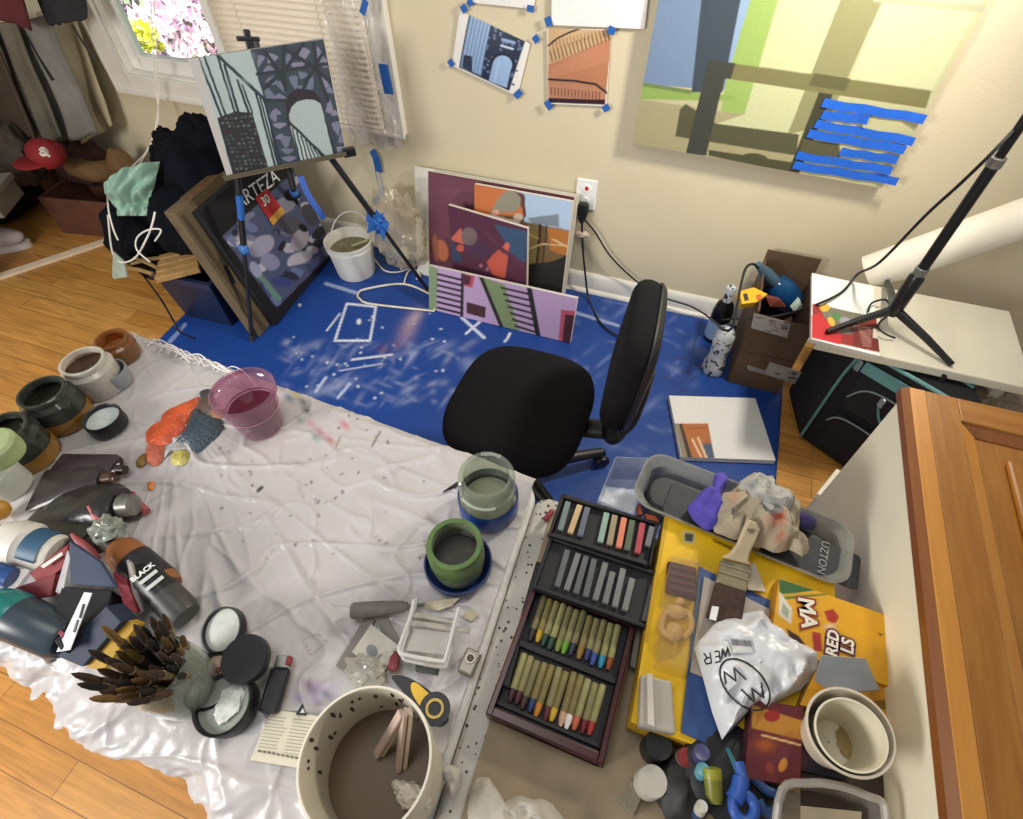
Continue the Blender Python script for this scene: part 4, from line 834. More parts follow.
lb2 = MB().slab(ynd([(747,365),(765,370),(767,375),(748,370)]), .0006, (0,-1,0)).build('tape_strip', mat('#8f8a86', .3), cx, smooth=False)
MB().box(x0-.0008, xr+.0008, yb_-.0012, yb_, zt*.52, zt*.52+.004).build('flap_seam', mat('#4a3122', .8), cx, smooth=False)
def bottle(name, lb, cat, base, prof, m, seg=28, parts=(), ax=(0,0,1), group=None):
    t = thing(name, lb, cat, base, group); F = frame(base, ax)
    MB().lathe(prof, F, seg).build('bottle_body', m, t)
    for nm, pr, mm in parts: MB().lathe(pr, F, seg).build(nm, mm, t)
    return t, F
zi = zt*.55
sb = PZ(786,300,zi); 
bottle('spray_bottle', 'translucent blue bottle with a grey neck lying in the cardboard box', 'bottle', PZ(790,302,zt*.62), [(0,0),(.05,0),(.056,.01),(.056,.08),(.045,.12),(.022,.14),(.02,.2),(0,.2)], clear('#2f78b5', .35, .1, 'blueb'), 28,
  [('spray_neck', [(.024,.135),(.026,.15),(.024,.2),(.014,.24),(.012,.26),(0,.26)], mat('#4a6478', .4)), ('blue_liquid', [(0,.005),(.05,.005),(.051,.075),(0,.078)], mat('#2a6aa8', .3))], (PZ(756,262,zt+.06)-PZ(790,302,zt*.62)))
fy = MB().slab([PZ(739,291,zt+.03), PZ(754,287,zt+.03), PZ(768,294,zt+.02), PZ(757,302,zt+.015), PZ(742,304,zt+.015)], .028)
yb1 = thing('yellow_carton', 'bright yellow packet with a dark emblem on the edge of the cardboard box', 'packet', PZ(752,298,zt+.0)); fy.build('packet_body', mat('#e6b31f', .45, var=.05), yb1, smooth=False, bevel=.002)
MB().slab([PZ(743,294,zt+.061), PZ(747,293,zt+.061), PZ(749,300,zt+.051), PZ(745,301,zt+.051)], .001).build('emblem', mat('#2a2418', .5), yb1, smooth=False)
MB().slab([PZ(756,295,zt+.061), PZ(761,294,zt+.059), PZ(762,299,zt+.053), PZ(757,300,zt+.053)], .001).build('emblem_mark', mat('#c9561f', .5), yb1, smooth=False)
fr_ = MB().slab([PZ(765,296,zt+.0), PZ(780,300,zt+.0), PZ(786,307,zt-.03), PZ(770,307,zt-.03)], .02); single(fr_, 'red_packet', mat('#7a3a30', .5, var=.2, scale=40), 'dull red packet beside the yellow packet in the cardboard box', 'packet', smooth=False, bevel=.002)
gs = MB().slab([PZ(790,306,zt), PZ(798,297,zt+.03), PZ(801,305,zt+.02), PZ(794,312,zt)], .015); single(gs, 'glass_piece', mat('#a9bcb5', .3), 'pale greenish plastic scrap at the right inside the cardboard box', 'scrap', smooth=False)
fill = MB().grid(lambda u, v: (x0+.008+(xr-x0-.016)*u, yb_+.008+(yf-yb_-.016)*v, zt*.45+.03*mn.noise(Vector((u*5, v*5, 2)))), 14, 14); single(fill, 'packing_paper', mat('#3f2d22', .9, var=.3), 'dark crumpled wrapping filling the inside of the cardboard box', 'paper', solid=.004)
w0 = PZ(713,338,.006); hw = HT(w0, 727, 284)
WS = mat('#d5d3cc', .5, var=.5, scale=28)
def splat(name, base_hex, spot_hex, scale, thr):
    m, nt, b = newmat(name); vz = nt.nodes.new('ShaderNodeTexNoise'); vz.inputs['Scale'].default_value = scale; vz.inputs['Detail'].default_value = 3; vz.inputs['Distortion'].default_value = .6
    tc = nt.nodes.new('ShaderNodeTexCoord'); nt.links.new(tc.outputs['Object'], vz.inputs['Vector'])
    rp = nt.nodes.new('ShaderNodeValToRGB'); rp.color_ramp.elements[0].position = thr; rp.color_ramp.elements[1].position = thr+.03; rp.color_ramp.elements[0].color = rgba(spot_hex); rp.color_ramp.elements[1].color = rgba(base_hex)
    nt.links.new(vz.outputs[0], rp.inputs[0]); nt.links.new(rp.outputs[0], b.inputs['Base Color']); b.inputs['Roughness'].default_value = .35; return m
SPL = splat('paint_spatter', '#c9cdcf', '#33343a', 38, .43)
bottle('dark_bottle', 'black glass bottle with a pale blue label and spattered cap by the cardboard box', 'bottle', w0, [(0,0),(.036,0),(.04,.006),(.04,hw*.55),(.032,hw*.68),(.016,hw*.76),(.015,hw*.95),(0,hw*.95)], mat('#0e0c10', .12, var=.1), 28,
  [('bottle_label', [(.0406,hw*.08),(.0408,hw*.08),(.0408,hw*.4),(.0406,hw*.4)], mat('#8fa9cf', .5, var=.1)), ('cap', [(0,hw*.74),(.0185,hw*.74),(.0185,hw*.98),(.013,hw),(0,hw)], SPL)])
w1 = PZ(712,370,.006); h1_ = HT(w1, 729, 328)
bottle('spattered_bottle', 'white paint-spattered bottle standing in front of the black bottle', 'bottle', w1, [(0,0),(.041,0),(.043,.01),(.041,h1_*.2),(.032,h1_*.36),(.034,h1_*.5),(.038,h1_*.7),(.036,h1_*.86),(.022,h1_*.97),(0,h1_)], SPL)
single(MB().tube(smooth_path([PZ(706,315,.03), PY(716,323,1.72), PY(724,330,1.6), PY(733,325,1.6), PZ(741,285,zt+.06), PZ(746,268,zt+.1), PZ(753,264,zt+.11), PZ(758,268,zt+.08)], 6), .0045, 8), 'black_cable', BLK, 'black cable curling round the bottles and into the cardboard box', 'cable')
# ================================================================== CANVAS PACK ON THE FLOOR
BLq, BRq, TLq = PZ(681.2,457,.03), PZ(775.6,460.3,.03), PZ(669.2,395.5,.03)
k6 = K(640, 200, 2.671)
ops = [('p', k6((92,597),(182,597),(199,690),(118,690)), '#b0693a'), ('p', k6((92,597),(104,597),(128,690),(112,690)), '#8a8272'), ('p', k6((104,597),(112,597),(140,690),(128,690)), '#3a352f'), ('p', k6((165,650),(190,650),(199,690),(172,690)), '#4a5a74'),
 ('l', k6((140,640),(165,690)), 2, '#e0c2a4'), ('l', k6((155,635),(178,690)), 2.5, '#dcb898'), ('l', k6((128,610),(180,608)), 1.2, '#8e4f2a'), ('s', 752, 430, 14, 10, 0, .5, '#d5d8d8')]
o = panel('canvas_pack', BLq, BRq, TLq, .022, '#dedddb', ops, 90, 64, '#d6d4ce'); tag(o, 'white wrapped canvas with an orange corner label lying flat on the floor', 'canvas')
# ================================================================== SIDE TABLE, PAD, ROLL, LAMP
TZ = .5
st = thing('side_table', 'low white table under the lamp tripod at the right', 'table', (.69,1.55,0))
xa, xb = PZ(812,271,TZ).x+.02, PZ(1010,311,TZ).x; ya, yb2 = PZ(1023,388,TZ).y+.005, PZ(1010,311,TZ).y
MB().box(xa,xb,ya,yb2,TZ-.03,TZ).build('table_top', mat('#d8d2bf', .3, var=.03), st, smooth=False, bevel=.004)
for x, y in ((.575, yb2-.045), (xb-.06, ya+.03), (xb-.06, yb2-.05)):
    MB().box(x,x+.03,y,y+.03,0,TZ-.03).build('leg', mat('#b9b3a2', .5), st, smooth=False, bevel=.003)
BLq, BRq, TLq = PZ(811,339,TZ+.012), PZ(880,356,TZ+.012), PZ(812,273,TZ+.012)
k7 = K(800, 150, 3.031)
ops = [('p', k7((38,465),(250,512),(245,615),(35,570)), '#8b2a28'), ('p', k7((60,470),(200,500),(190,560),(110,555),(70,500)), '#6d6a5a'), ('p', k7((36,500),(60,495),(130,565),(120,590),(36,568)), '#b5282c'), ('e', *k7((75,478))[0], 5, 4, 0, '#c9a53a'), ('e', *k7((110,505))[0], 5, 4, 20, '#4f7a48'), ('e', *k7((140,520))[0], 7, 4, 20, '#8f8f96'), ('e', *k7((95,520))[0], 5, 3, 60, '#d0a23a'), ('e', *k7((160,545))[0], 5, 3, 60, '#5a3434'),
 ('p', k7((170,520),(245,530),(245,612),(160,595)), '#6a2622'), ('p', k7((222,540),(240,544),(238,572),(220,568)), '#cfc4b8')]
for i in range(9): ops.append(('l', k7((175+i*2, 535+i*7), (215, 540+i*7)), .8, '#b58a7c'))
o = panel('paint_pad', BLq, BRq, TLq, .012, '#dfe0dc', ops, 90, 70, '#d0ccc2'); tag(o, 'white paper pad with a red illustrated cover strip on the low white table', 'pad')
rp0, rp1 = PY(868,273,1.765), PY(1060,206,1.765)
t = thing('paper_roll', 'thick white paper roll lying above the low white table at the right edge', 'paper roll', rp0)
dR = rp1-rp0; MB().ring([(.056,0),(.056,dR.length),(.05,dR.length),(.05,0)], frame(rp0, dR), 36).build('roll_sheet', mat('#ded8c8', .6, var=.03), t)
MB().ring([(.044,-.001),(.0448,dR.length-.002),(.04,dR.length-.002),(.038,-.001)], frame(rp0, dR), 30).build('inner_turn', mat('#cfc8b8', .6), t)
ft = [PZ(826,333,TZ+.014), PZ(951,366,TZ+.002), PZ(886,283,TZ+.014)]
hc = PZ(895,309,TZ+.07)
ls = thing('lamp_stand', 'black tripod lamp stand on the low white table', 'lamp', (hc.x, hc.y, TZ))
LB = mat('#141416', .35, var=.1)
for q_ in ft: 
    lg = MB().tube([hc, hc*.45+q_*.55+Vector((0,0,.006)), q_+Vector((0,0,.005))], [.011,.009,.007], 8, flat=1.3).build('leg', LB, ls)
top = Vector((hc.x, hc.y, 1.74))
MB().lathe([(.014,-.02),(.02,0),(.02,.11),(.014,.12)], frame(hc, (0,0,1)), 20).build('hub', LB, ls)
MB().tube([hc+Vector((0,0,.1)), Vector((hc.x,hc.y,1.0))], .0135, 14).build('lower_pole', LB, ls)
MB().tube([Vector((hc.x,hc.y,.98)), top], .010, 14).build('upper_pole', LB, ls)
for z in (TZ+.19, .985): MB().lathe([(.0165,0),(.0165,.02),(.0145,.022)], T(hc.x,hc.y,z), 20).build('collar', mat('#8c8a86', .3, .6), ls)
hd = MB().lathe([(.02,0),(.03,.01),(.12,.09),(.125,.10),(.12,.10),(.03,.02),(0,.015)], frame(top+Vector((0,0,.03)), Vector((-.75,.06,-.65))), 32).build('lamp_head', LB, ls)
cb = smooth_path([Vector((hc.x-.012, hc.y-.012, hc.z+HT(hc,1007,124))), PY(990,155,1.46), PY(960,184,1.48), PY(925,216,1.52), PZ(880,262,TZ+.16), PZ(858,274,TZ+.05), PZ(842,292,TZ+.02), PZ(818,304,TZ+.02), PZ(798,311,zt+.05), PZ(770,317,zt+.0), PY(735,319,yb_-.01), PY(722,320,1.6)], 6)
single(MB().tube(cb, .004, 8), 'lamp_cable', BLK, 'thin black lamp cable drooping from the pole across the pad to the box', 'cable')
single(MB().tube(smooth_path([PZ(868,312,TZ+.02), PZ(872,303,TZ+.03), PZ(886,300,TZ+.03), PZ(890,312,TZ+.03), PZ(878,325,TZ+.02), PZ(884,333,TZ+.02), PZ(895,338,TZ+.01)], 6), .003, 6), 'lamp_cable_end', BLK, 'short coil of black cable around the feet of the lamp tripod', 'cable')
lp = area('lamp_light', top+Vector((-.08,.0,-.09)), top+Vector((-1.1,.12,-.85)), .16, 25, (1, .92, .80))
# ================================================================== SUITCASE
A = PZ(797,437,.003); e1 = PZ(852,476,.003)-A; e1.z = 0; e1.normalize(); e2 = Vector((-.22, .975, 0)); hs = TZ-.045
SM = Matrix(((e1.x,e2.x,0,A.x),(e1.y,e2.y,0,A.y),(0,0,1,A.z),(0,0,0,1)))
su = thing('soft_suitcase', 'black soft suitcase with teal piping under the low white table', 'suitcase', A+e1*.2+e2*.1)
SB = mat('#101114', .85, var=.2, scale=30, bump=.2, bscale=200); TE = mat('#5f8f8f', .6); GR = mat('#7c8a8a', .5)
MB().box(0,.40,0,.22,.0,hs,SM).build('case_body', SB, su, smooth=False, bevel=.022)
def sp3(pts, r, nm, m, n=5): return MB().tube([SM @ Vector(p) for p in smooth_path(pts, n)], r, 8).build(nm, m, su)
sp3([(.006,-.004,.02),(.006,-.006,hs*.4),(.008,-.006,hs*.75),(.02,-.004,hs-.012)], .005, 'piping', TE)
sp3([(.03,.0,hs-.002),(.2,-.004,hs+.003),(.38,.0,hs-.002)], .006, 'piping', TE)
sp3([(.03,.13,hs),(.2,.15,hs+.003),(.38,.13,hs)], .005, 'piping', TE)
MB().box(.05,.36,-.016,0,hs*.10,hs*.46,SM).build('front_pocket', SB, su, smooth=False, bevel=.012)
MB().box(.05,.36,-.010,0,hs*.52,hs*.84,SM).build('upper_pocket', mat('#131518', .8), su, smooth=False, bevel=.008)
sp3([(.04,-.012,hs*.34),(.06,-.02,hs*.43),(.12,-.022,hs*.46),(.25,-.022,hs*.45),(.35,-.02,hs*.44)], .003, 'zip', GR)
sp3([(.05,-.012,hs*.62),(.08,-.013,hs*.74),(.14,-.013,hs*.78),(.25,-.013,hs*.77),(.35,-.013,hs*.77)], .003, 'zip', GR)
sp3([(.13,-.014,hs*.72),(.16,-.016,hs*.6),(.22,-.016,hs*.54),(.32,-.016,hs*.53)], .004, 'teal_trim', TE)
MB().slab([SM @ Vector(p) for p in [(.04,-.0115,hs*.86),(.36,-.0115,hs*.86),(.36,-.0115,hs*.95),(.04,-.0115,hs*.95)]], .004).build('teal_band', TE, su, smooth=False)
MB().box(.125,.137,-.026,-.014,hs*.70,hs*.78,SM).build('zip_pull', mat('#b9b6ae', .3, .7), su, smooth=False, bevel=.003)
MB().box(.02,.034,-.014,-.002,hs*.84,hs*.93,SM).build('buckle', GR, su, smooth=False, bevel=.003)
MB().tube([SM @ Vector(p) for p in smooth_path([(.13,.07,hs),(.14,.07,hs+.025),(.2,.07,hs+.03),(.26,.07,hs+.025),(.27,.07,hs)], 4)], .008, 8).build('handle', SB, su)
bcl = MB()
for i in range(4): bcl.tube(smooth_path([PZ(948+i*16,388+i*3,.40), PZ(955+i*16,398+i*3,.38), PZ(968+i*14,402+i*3,.38), PZ(985+i*14,408+i*3,.40)], 5), .028, 10)
bcl.blob(PZ(985,404,.36), .16, .06, .06, .25, 2.5)
single(bcl, 'brown_cloth', mat('#8c7c68', .9, var=.15, bump=.3), 'brown crumpled cloth under the front edge of the low white table', 'cloth')
# ================================================================== WHITE CABINET WITH A LOOSE WOODEN DOOR
CZ = .9
d0 = PZ(896,384,CZ+.022); d1 = PZ(962,819,CZ+.022)
XL, YF = (d0.x+d1.x)/2, d0.y
cab = MB().box(XL+.004, XL+.5, -.12, YF-.012, 0, CZ)
cb_ = thing('white_cabinet', 'white cabinet whose plain side faces the right table', 'cabinet', (XL+.25, .3, 0))
cab.build('carcass', mat('#e2dac2', .5, var=.03, bump=.05), cb_, smooth=False, bevel=.003)
MB().box(XL+.018, XL+.48, YF-.012, YF-.004, .08, CZ-.02).build('side_rail', mat('#cfc8b4', .5), cb_, smooth=False)
def woodmat(name, h1, h2, sc_):
    m, nt, b = newmat(name); tc = nt.nodes.new('ShaderNodeTexCoord'); mp = nt.nodes.new('ShaderNodeMapping'); mp.inputs['Scale'].default_value = sc_
    nt.links.new(tc.outputs['Object'], mp.inputs[0]); nz = nt.nodes.new('ShaderNodeTexNoise'); nz.inputs['Scale'].default_value = 3; nz.inputs['Detail'].default_value = 6; nz.inputs['Distortion'].default_value = .8; nt.links.new(mp.outputs[0], nz.inputs['Vector'])
    rp = nt.nodes.new('ShaderNodeValToRGB'); rp.color_ramp.elements[0].position = .3; rp.color_ramp.elements[1].position = .7; rp.color_ramp.elements[0].color = rgba(h1); rp.color_ramp.elements[1].color = rgba(h2)
    nt.links.new(nz.outputs[0], rp.inputs[0]); nt.links.new(rp.outputs[0], b.inputs['Base Color']); b.inputs['Roughness'].default_value = .4; return m
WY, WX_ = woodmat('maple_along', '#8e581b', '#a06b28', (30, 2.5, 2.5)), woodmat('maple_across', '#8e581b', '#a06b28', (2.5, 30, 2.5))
WL = woodmat('maple_lit', '#b8792f', '#c4883a', (30, 2.5, 2.5)); WD = woodmat('maple_shaded', '#74421a', '#824d20', (30, 2.5, 2.5))  # lit and shaded copies of the door wood, light put into colour
dr = thing('cabinet_door', 'loose orange wooden raised-panel door lying flat on the white cabinet', 'door', (XL+.2, .35, CZ))
z0, z1 = CZ+.001, CZ+.022; W_, y0_, fr_w = .55, -.10, .062
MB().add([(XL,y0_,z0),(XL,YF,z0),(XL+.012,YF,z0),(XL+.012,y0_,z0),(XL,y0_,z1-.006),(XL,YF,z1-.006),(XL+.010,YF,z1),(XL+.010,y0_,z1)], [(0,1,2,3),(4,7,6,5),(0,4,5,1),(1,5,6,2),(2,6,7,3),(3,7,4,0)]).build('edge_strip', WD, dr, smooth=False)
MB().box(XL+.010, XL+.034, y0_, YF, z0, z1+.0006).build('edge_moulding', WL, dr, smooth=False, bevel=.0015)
MB().box(XL+.034, XL+.034+fr_w*.75, y0_, YF, z0, z1).build('stile', WY, dr, smooth=False, bevel=.0015)
xi = XL+.034+fr_w*.75
MB().box(xi, XL+W_, YF-fr_w*.8, YF, z0, z1).build('rail', WX_, dr, smooth=False, bevel=.0015)
yi = YF-fr_w*.8
MB().box(xi, XL+W_, y0_, yi, z0, z1-.012).build('panel', WY, dr, smooth=False)
pm = MB(); w_ = .02
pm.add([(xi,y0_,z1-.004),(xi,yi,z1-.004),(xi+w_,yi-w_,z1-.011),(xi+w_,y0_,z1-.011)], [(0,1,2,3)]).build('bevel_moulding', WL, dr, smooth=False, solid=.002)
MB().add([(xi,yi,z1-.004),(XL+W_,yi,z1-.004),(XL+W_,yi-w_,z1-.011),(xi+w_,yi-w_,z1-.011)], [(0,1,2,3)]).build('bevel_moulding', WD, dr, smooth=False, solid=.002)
MB().box(xi+.055, XL+W_, y0_, yi-.055, z1-.012, z1-.003).build('raised_field', WY, dr, smooth=False, bevel=.006)
wsl = MB().slab([PZ(813,498,.45), PZ(833,473,.45), PZ(848,479,.45), PZ(832,504,.45)], .02, (0,0,1)); wsl.box(PZ(840,490,.45).x-.02, PZ(840,490,.45).x+.0, PZ(840,490,.45).y-.05, PZ(840,490,.45).y+.03, 0, .45)
single(wsl, 'white_shelf_board', mat('#cfcabb', .5), 'narrow white board end standing beside the white cabinet behind the clear bin', 'board', smooth=False, bevel=.002)
# ================================================================== LEFT WORK TABLE
TT = .72
Cr, FL = PZ(540.5,484,TT), PZ(133,336,TT)
ex = Cr-FL; LT = ex.length; ex.normalize(); ey = PZ(534.6,509,TT)-PZ(453.5,763,TT); ey.normalize(); DT = .575
def W(u, v, z=TT): return Vector((Cr.x+ex.x*u+ey.x*v, Cr.y+ex.y*u+ey.y*v, z))
TM = Matrix(((ex.x,ey.x,0,Cr.x),(ex.y,ey.y,0,Cr.y),(0,0,1,0),(0,0,0,1)))
def rrect(x0, x1, y0, y1, r, n=6):
    o = []
    for cx, cy, a0 in ((x1-r,y1-r,0),(x0+r,y1-r,PI/2),(x0+r,y0+r,PI),(x1-r,y0+r,1.5*PI)):
        for k in range(n+1): a = a0+PI/2*k/n; o.append((cx+r*math.cos(a), cy+r*math.sin(a)))
    return o
TABM = mat('#c9c6bf', .5, var=.08, scale=120)
wt = thing('work_table', 'long folding table under the crumpled white plastic sheet', 'table', W(-LT/2,-DT/2,0))
MB().prism(rrect(-LT,-.0,-DT,0,.045), TT-.03, TT, TM).build('table_top', TABM, wt, bevel=.006)
for u in (-LT+.12, -.14):
    f = MB()
    for v in (-.08, -DT+.08): f.tube([TM @ Vector((u,v,TT-.03)), TM @ Vector((u,v,.0))], .013, 10)
    f.tube([TM @ Vector((u,-.08,.12)), TM @ Vector((u,-DT+.08,.12))], .01, 8); f.build('leg', mat('#7f7f7f', .4, .6), wt)
# plastic sheet
def sheet_mesh():
    nx, ny = 380, 240; u0, u1, v0, v1 = -LT-.012, -.012, -DT-.16, .012
    I, J = np.meshgrid(np.linspace(0, 1, nx+1), np.linspace(0, 1, ny+1))
    U = u0+(u1-u0)*I; V = v0+(v1-v0)*J
    P_ = np.zeros(U.shape+(3,)); rest = []
    for a in range(ny+1):
        for b in range(nx+1):
            u, v = U[a, b], V[a, b]
            # creases fan out from the paint patch towards the near right corner
            du, dv_ = u+.80, v+.12; ang = math.atan2(dv_, du); rad = math.hypot(du, dv_)
            n1 = mn.noise(Vector((ang*9, rad*2.2, 1.3))); n2 = mn.noise(Vector((u*5-v*9, u*3+v*2.2, 4.1))); n3 = mn.fractal(Vector((u*26, v*26, .5)), 1, 2, 3)
            r1 = (1-min(1, abs(n1)*3.2))**2; r2 = (1-min(1, abs(n2)*4.5))**2
            r3 = (1-min(1, abs(mn.noise(Vector((u*11+v*7, v*12-u*6, 2.7))))*5))**3; r1 = (1-min(1, abs(n1)*4.2))**3; r2 = (1-min(1, abs(n2)*6.5))**3; h = .003+.0075*r1*min(1, rad*2.2)*(.55+.6*mn.noise(Vector((u*4, v*4, 9))))+.0055*r2+.003*r3+.0010*n3+.0015*mn.noise(Vector((u*6, v*6, 3)))
            flat = 1-.8*math.exp(-(((u+.95)/.17)**2+((v+.2)/.18)**2)**2)
            h = .002+max(0, h)*flat
            e = -DT-v
            z = TT+h; vv = v
            if e > -.03:
                k = max(0, e+.03); cr = mn.fractal(Vector((u*9+e*5, e*6, 7)), 1, 2, 4); cr2 = mn.noise(Vector((u*5, 2.2, 7)))
                vv = -DT+.03-.125*(1-math.exp(-k*14))-.022*cr*min(1, k*12)-.02*cr2*min(1, k*10)
                z = TT+h*(1-min(1,k*8))-k*.55*(1-math.exp(-k*6))+.014*cr*min(1, k*12)
            if e <= -.03 and v > -.005: z -= (v+.005)*.8
            P_[a, b] = W(u, vv, z); rest.append((u, v))
    q = proj(P_); X, Y = q[..., 0], q[..., 1]
    rnd = random.Random(12); kk = K(120, 370, 4.871); ks = K(0, 310, 3.935)
    ops = [('s', 70, 455, 75, 60, 30, .45, '#b3aa9e'), ('s', 250, 440, 90, 40, 20, .12, '#bfae9c'), ('s', 480, 700, 60, 120, 15, .25, '#b5ada4')]  # grey-beige patch, faint tan patch, and light falloff painted in at the right
    for i in range(70):
        x, y_ = rnd.uniform(215, 430), rnd.uniform(395, 560); ops.append(('e', x, y_, rnd.uniform(.7, 2.6), rnd.uniform(.5, 1.2), rnd.uniform(0, 180), rnd.choice(['#5c4a45','#7a6a64','#3d3a40','#8a6f68'])))
    for i in range(16):
        x, y_ = rnd.uniform(200, 520), rnd.uniform(420, 690); ops.append(('s', x, y_, 9, 3, rnd.uniform(0, 180), .3, '#7d6b62'))
    ops += [('l', [(258,491),(262,487)], 3, '#3a4440'), ('l', [(380,432),(372,446)], 2, '#8a7a6a'), ('l', [(340,437),(336,447)], 1.6, '#9a8a72')]
    for x, y_, c_ in [(311,424,'#b98a96'),(320,432,'#b5737f'),(300,420,'#7c9a86'),(316,438,'#5f8a7c'),(289,398,'#46607a'),(303,402,'#3a4046'),(306,410,'#3d3f44'),(296,394,'#a9a43c'),(330,440,'#c06a76'),(345,425,'#c54f6a')]: ops.append(('s', x, y_, 7, 4, 40, .7, c_))
    # the paint patch used as a palette
    for x, y_, c_ in [(312,690,'#6c5a8a'),(320,686,'#b7a0bf'),(308,684,'#87587e'),(326,694,'#4c4a78'),(300,698,'#a9a2c0'),(316,700,'#8a6f9c'),(332,688,'#b9b2c6')]: ops.append(('s', x, y_, 9, 6, 30, .75, c_))
    ops += [('p', [(230,663),(252,655),(250,668),(238,670)], '#c7c0ba'), ('l', [(302,640),(318,634),(327,642),(312,655),(302,640)], 1.3, '#a79d97')]
    C = paint(X, Y, '#c2bdbc', ops).reshape(-1, 3); F = P_.reshape(-1, 3); Wd = nx+1; o_ = W(-LT/2, -DT/2, TT)
    fs = []
    for j in range(ny):
        for i in range(nx):
            u = U[j, i]; e = -DT-V[j, i]; lim = .085+.05*mn.noise(Vector((u*11, 1, 5)))+.03*mn.noise(Vector((u*37, 4, 5)))
            if e < lim: fs.append((j*Wd+i, j*Wd+i+1, (j+1)*Wd+i+1, (j+1)*Wd+i))
    me = bpy.data.meshes.new('plastic_sheet'); me.from_pydata([tuple(Vector(p)-o_) for p in F], [], fs)
    me.materials.append(attrmat('sheet', .34, .3, 45, transl=.10, spec=.55, grain=.05)); me.polygons.foreach_set('use_smooth', [True]*len(me.polygons)); set_col(me, C)
    o = bpy.data.objects.new('plastic_sheet', me); COL.objects.link(o); o.location = o_
    return tag(o, 'crumpled white plastic sheet with paint specks covering the left work table', 'plastic sheet'), P_, U, V
shp, SHP, SHU, SHV = sheet_mesh()
S0 = TT+.010   # resting level on the sheet
# loose threads of plastic along the far edge
b = MB(); rnd = random.Random(3)
for i in range(18):
    x = 146+i*4.6+rnd.uniform(-6, 6); y_ = 343+(x-148)*.36; k_ = rnd.uniform(.5, 1.5)
    b.tube(smooth_path([PZ(x,y_+2+rnd.uniform(-1,3),S0), PZ(x+7*k_,y_-rnd.uniform(-1,4),S0+rnd.uniform(.002,.010)), PZ(x+16*k_,y_+rnd.uniform(0,6),S0+rnd.uniform(.002,.010)), PZ(x+26*k_,y_+9*k_+rnd.uniform(-2,6),S0+.002)], 4), rnd.uniform(.0009,.0018), 5)
single(b, 'sheet_threads', mat('#e2dedb', .4), 'white stringy plastic fringe along the far left edge of the plastic sheet', 'plastic fringe')['kind'] = 'stuff'
# wet paint on the sheet
def dab(px_pts, hexc, lb, h=.006, seed=0, grp='wet paint smears on the plastic sheet', rough=.25):
    pts = [PZ(*p, S0-.003) for p in px_pts]; c = sum(pts, Vector())/len(pts); b = MB(); sm = smooth_path(pts, 5, True); n = len(sm); R = 7
    vs = [c+Vector((0,0,h))]; fs = []
    for r in range(1, R+1):
        t = r/R
        for p in sm:
            q_ = c+(p-c)*t*(1+.06*mn.noise(p*60)); vs.append(q_+Vector((0,0,h*(1-t**3)+.003*mn.noise(Vector((q_.x*90, q_.y*90, seed)))*(1-t*.6))))
    for k in range(n): fs.append((0, 1+k, 1+(k+1)%n))
    for r in range(R-1):
        for k in range(n): fs.append((1+r*n+k, 1+(r+1)*n+k, 1+(r+1)*n+(k+1)%n, 1+r*n+(k+1)%n))
    b.add(vs, fs); return single(b, 'paint_smear', mat(hexc, rough, var=.25, scale=40, bump=.5, bscale=120), lb, 'paint', grp)
kk = K(120, 370, 4.871)
dab(kk((330,150),(385,135),(350,215),(300,300),(215,370),(130,360),(135,290),(185,300),(205,220),(260,180)), '#c4532c', 'bright orange paint smear at the middle of the paint patch', .012, 1)
dab(kk((135,360),(215,375),(205,440),(165,470),(125,440)), '#b8644a', 'dull brick paint smear below the bright orange one', .006, 2)
dab(kk((360,190),(400,210),(500,240),(490,300),(370,415),(330,370),(270,355),(310,300)), '#3b4a55', 'dark slate blue paint smear right of the orange one', .012, 3)
dab(kk((390,140),(440,120),(470,170),(440,205),(385,205)), '#5d4a45', 'brown paint smear under the pink cup rim', .006, 4)
dab(kk((440,200),(500,195),(510,230),(450,245)), '#a3765c', 'tan paint smear right of the brown one', .005, 5)
dab(kk((260,400),(320,390),(345,430),(300,465),(250,455)), '#b9b05c', 'pale yellow paint smear at the near end of the patch', .006, 6)
dab(kk((85,430),(125,405),(130,450),(100,475),(78,465)), '#7d672c', 'olive ochre paint smear at the left tip of the patch', .006, 7)
dab(kk((225,380),(300,345),(330,380),(250,400),(215,430)), '#aeb0ac', 'pale grey paint smear between the orange and yellow ones', .004, 8)
dab(kk((138,545),(170,545),(160,585),(135,580)), '#c97a3c', 'small orange paint dab left of the creases', .004, 9)
dab(kk((390,105),(440,95),(450,125),(400,140)), '#3c3a3e', 'black paint smear touching the pink cup', .007, 10)
# ------------------------------------------------------------------ jars along the left end
GLS = clear('#cfd2c4', .12, .04, 'jarglass')
def jar(bpx, tpx, r, lb, glass, liquid=None, lvl=.6, base_col=None, neck=.82, name='glass_jar', grp=None, z0=None, rough_in=None):
    b0 = PZ(*bpx, z0 or TT+.006); h = max(.04, HT(b0, *tpx)); t = thing(name, lb, 'jar', b0, grp); F = Matrix.Translation(b0); w_ = .004
    MB().ring([(.001,0),(r*.92,0),(r,.006),(r,h*.74),(r*neck,h*.84),(r*neck,h*.87),(r*(neck+.05),h*.88),(r*(neck+.05),h*.98),(r*neck,h),(r*neck-w_,h*.99),(r*neck-w_,h*.84),(r-w_,h*.73),(r-w_,.01),(.001,.008)], F, 40).build('jar_glass', glass, t)
    if liquid: MB().lathe([(0,.009),(r-w_*1.6,.01),(r-w_*1.6,h*lvl),(0,h*lvl)], F, 36).build('jar_contents', liquid, t)
    if base_col: MB().ring([(r+.0006,.001),(r+.0012,.001),(r+.0012,h*.36),(r+.0006,h*.36)], F, 36).build('jar_band', base_col, t)
    return t, F, h
AMB = mat('#7d5a28', .3, var=.2, scale=25); DKG = mat('#23241c', .25, var=.3, scale=20); BRN = mat('#4a3427', .3, var=.3, scale=30)
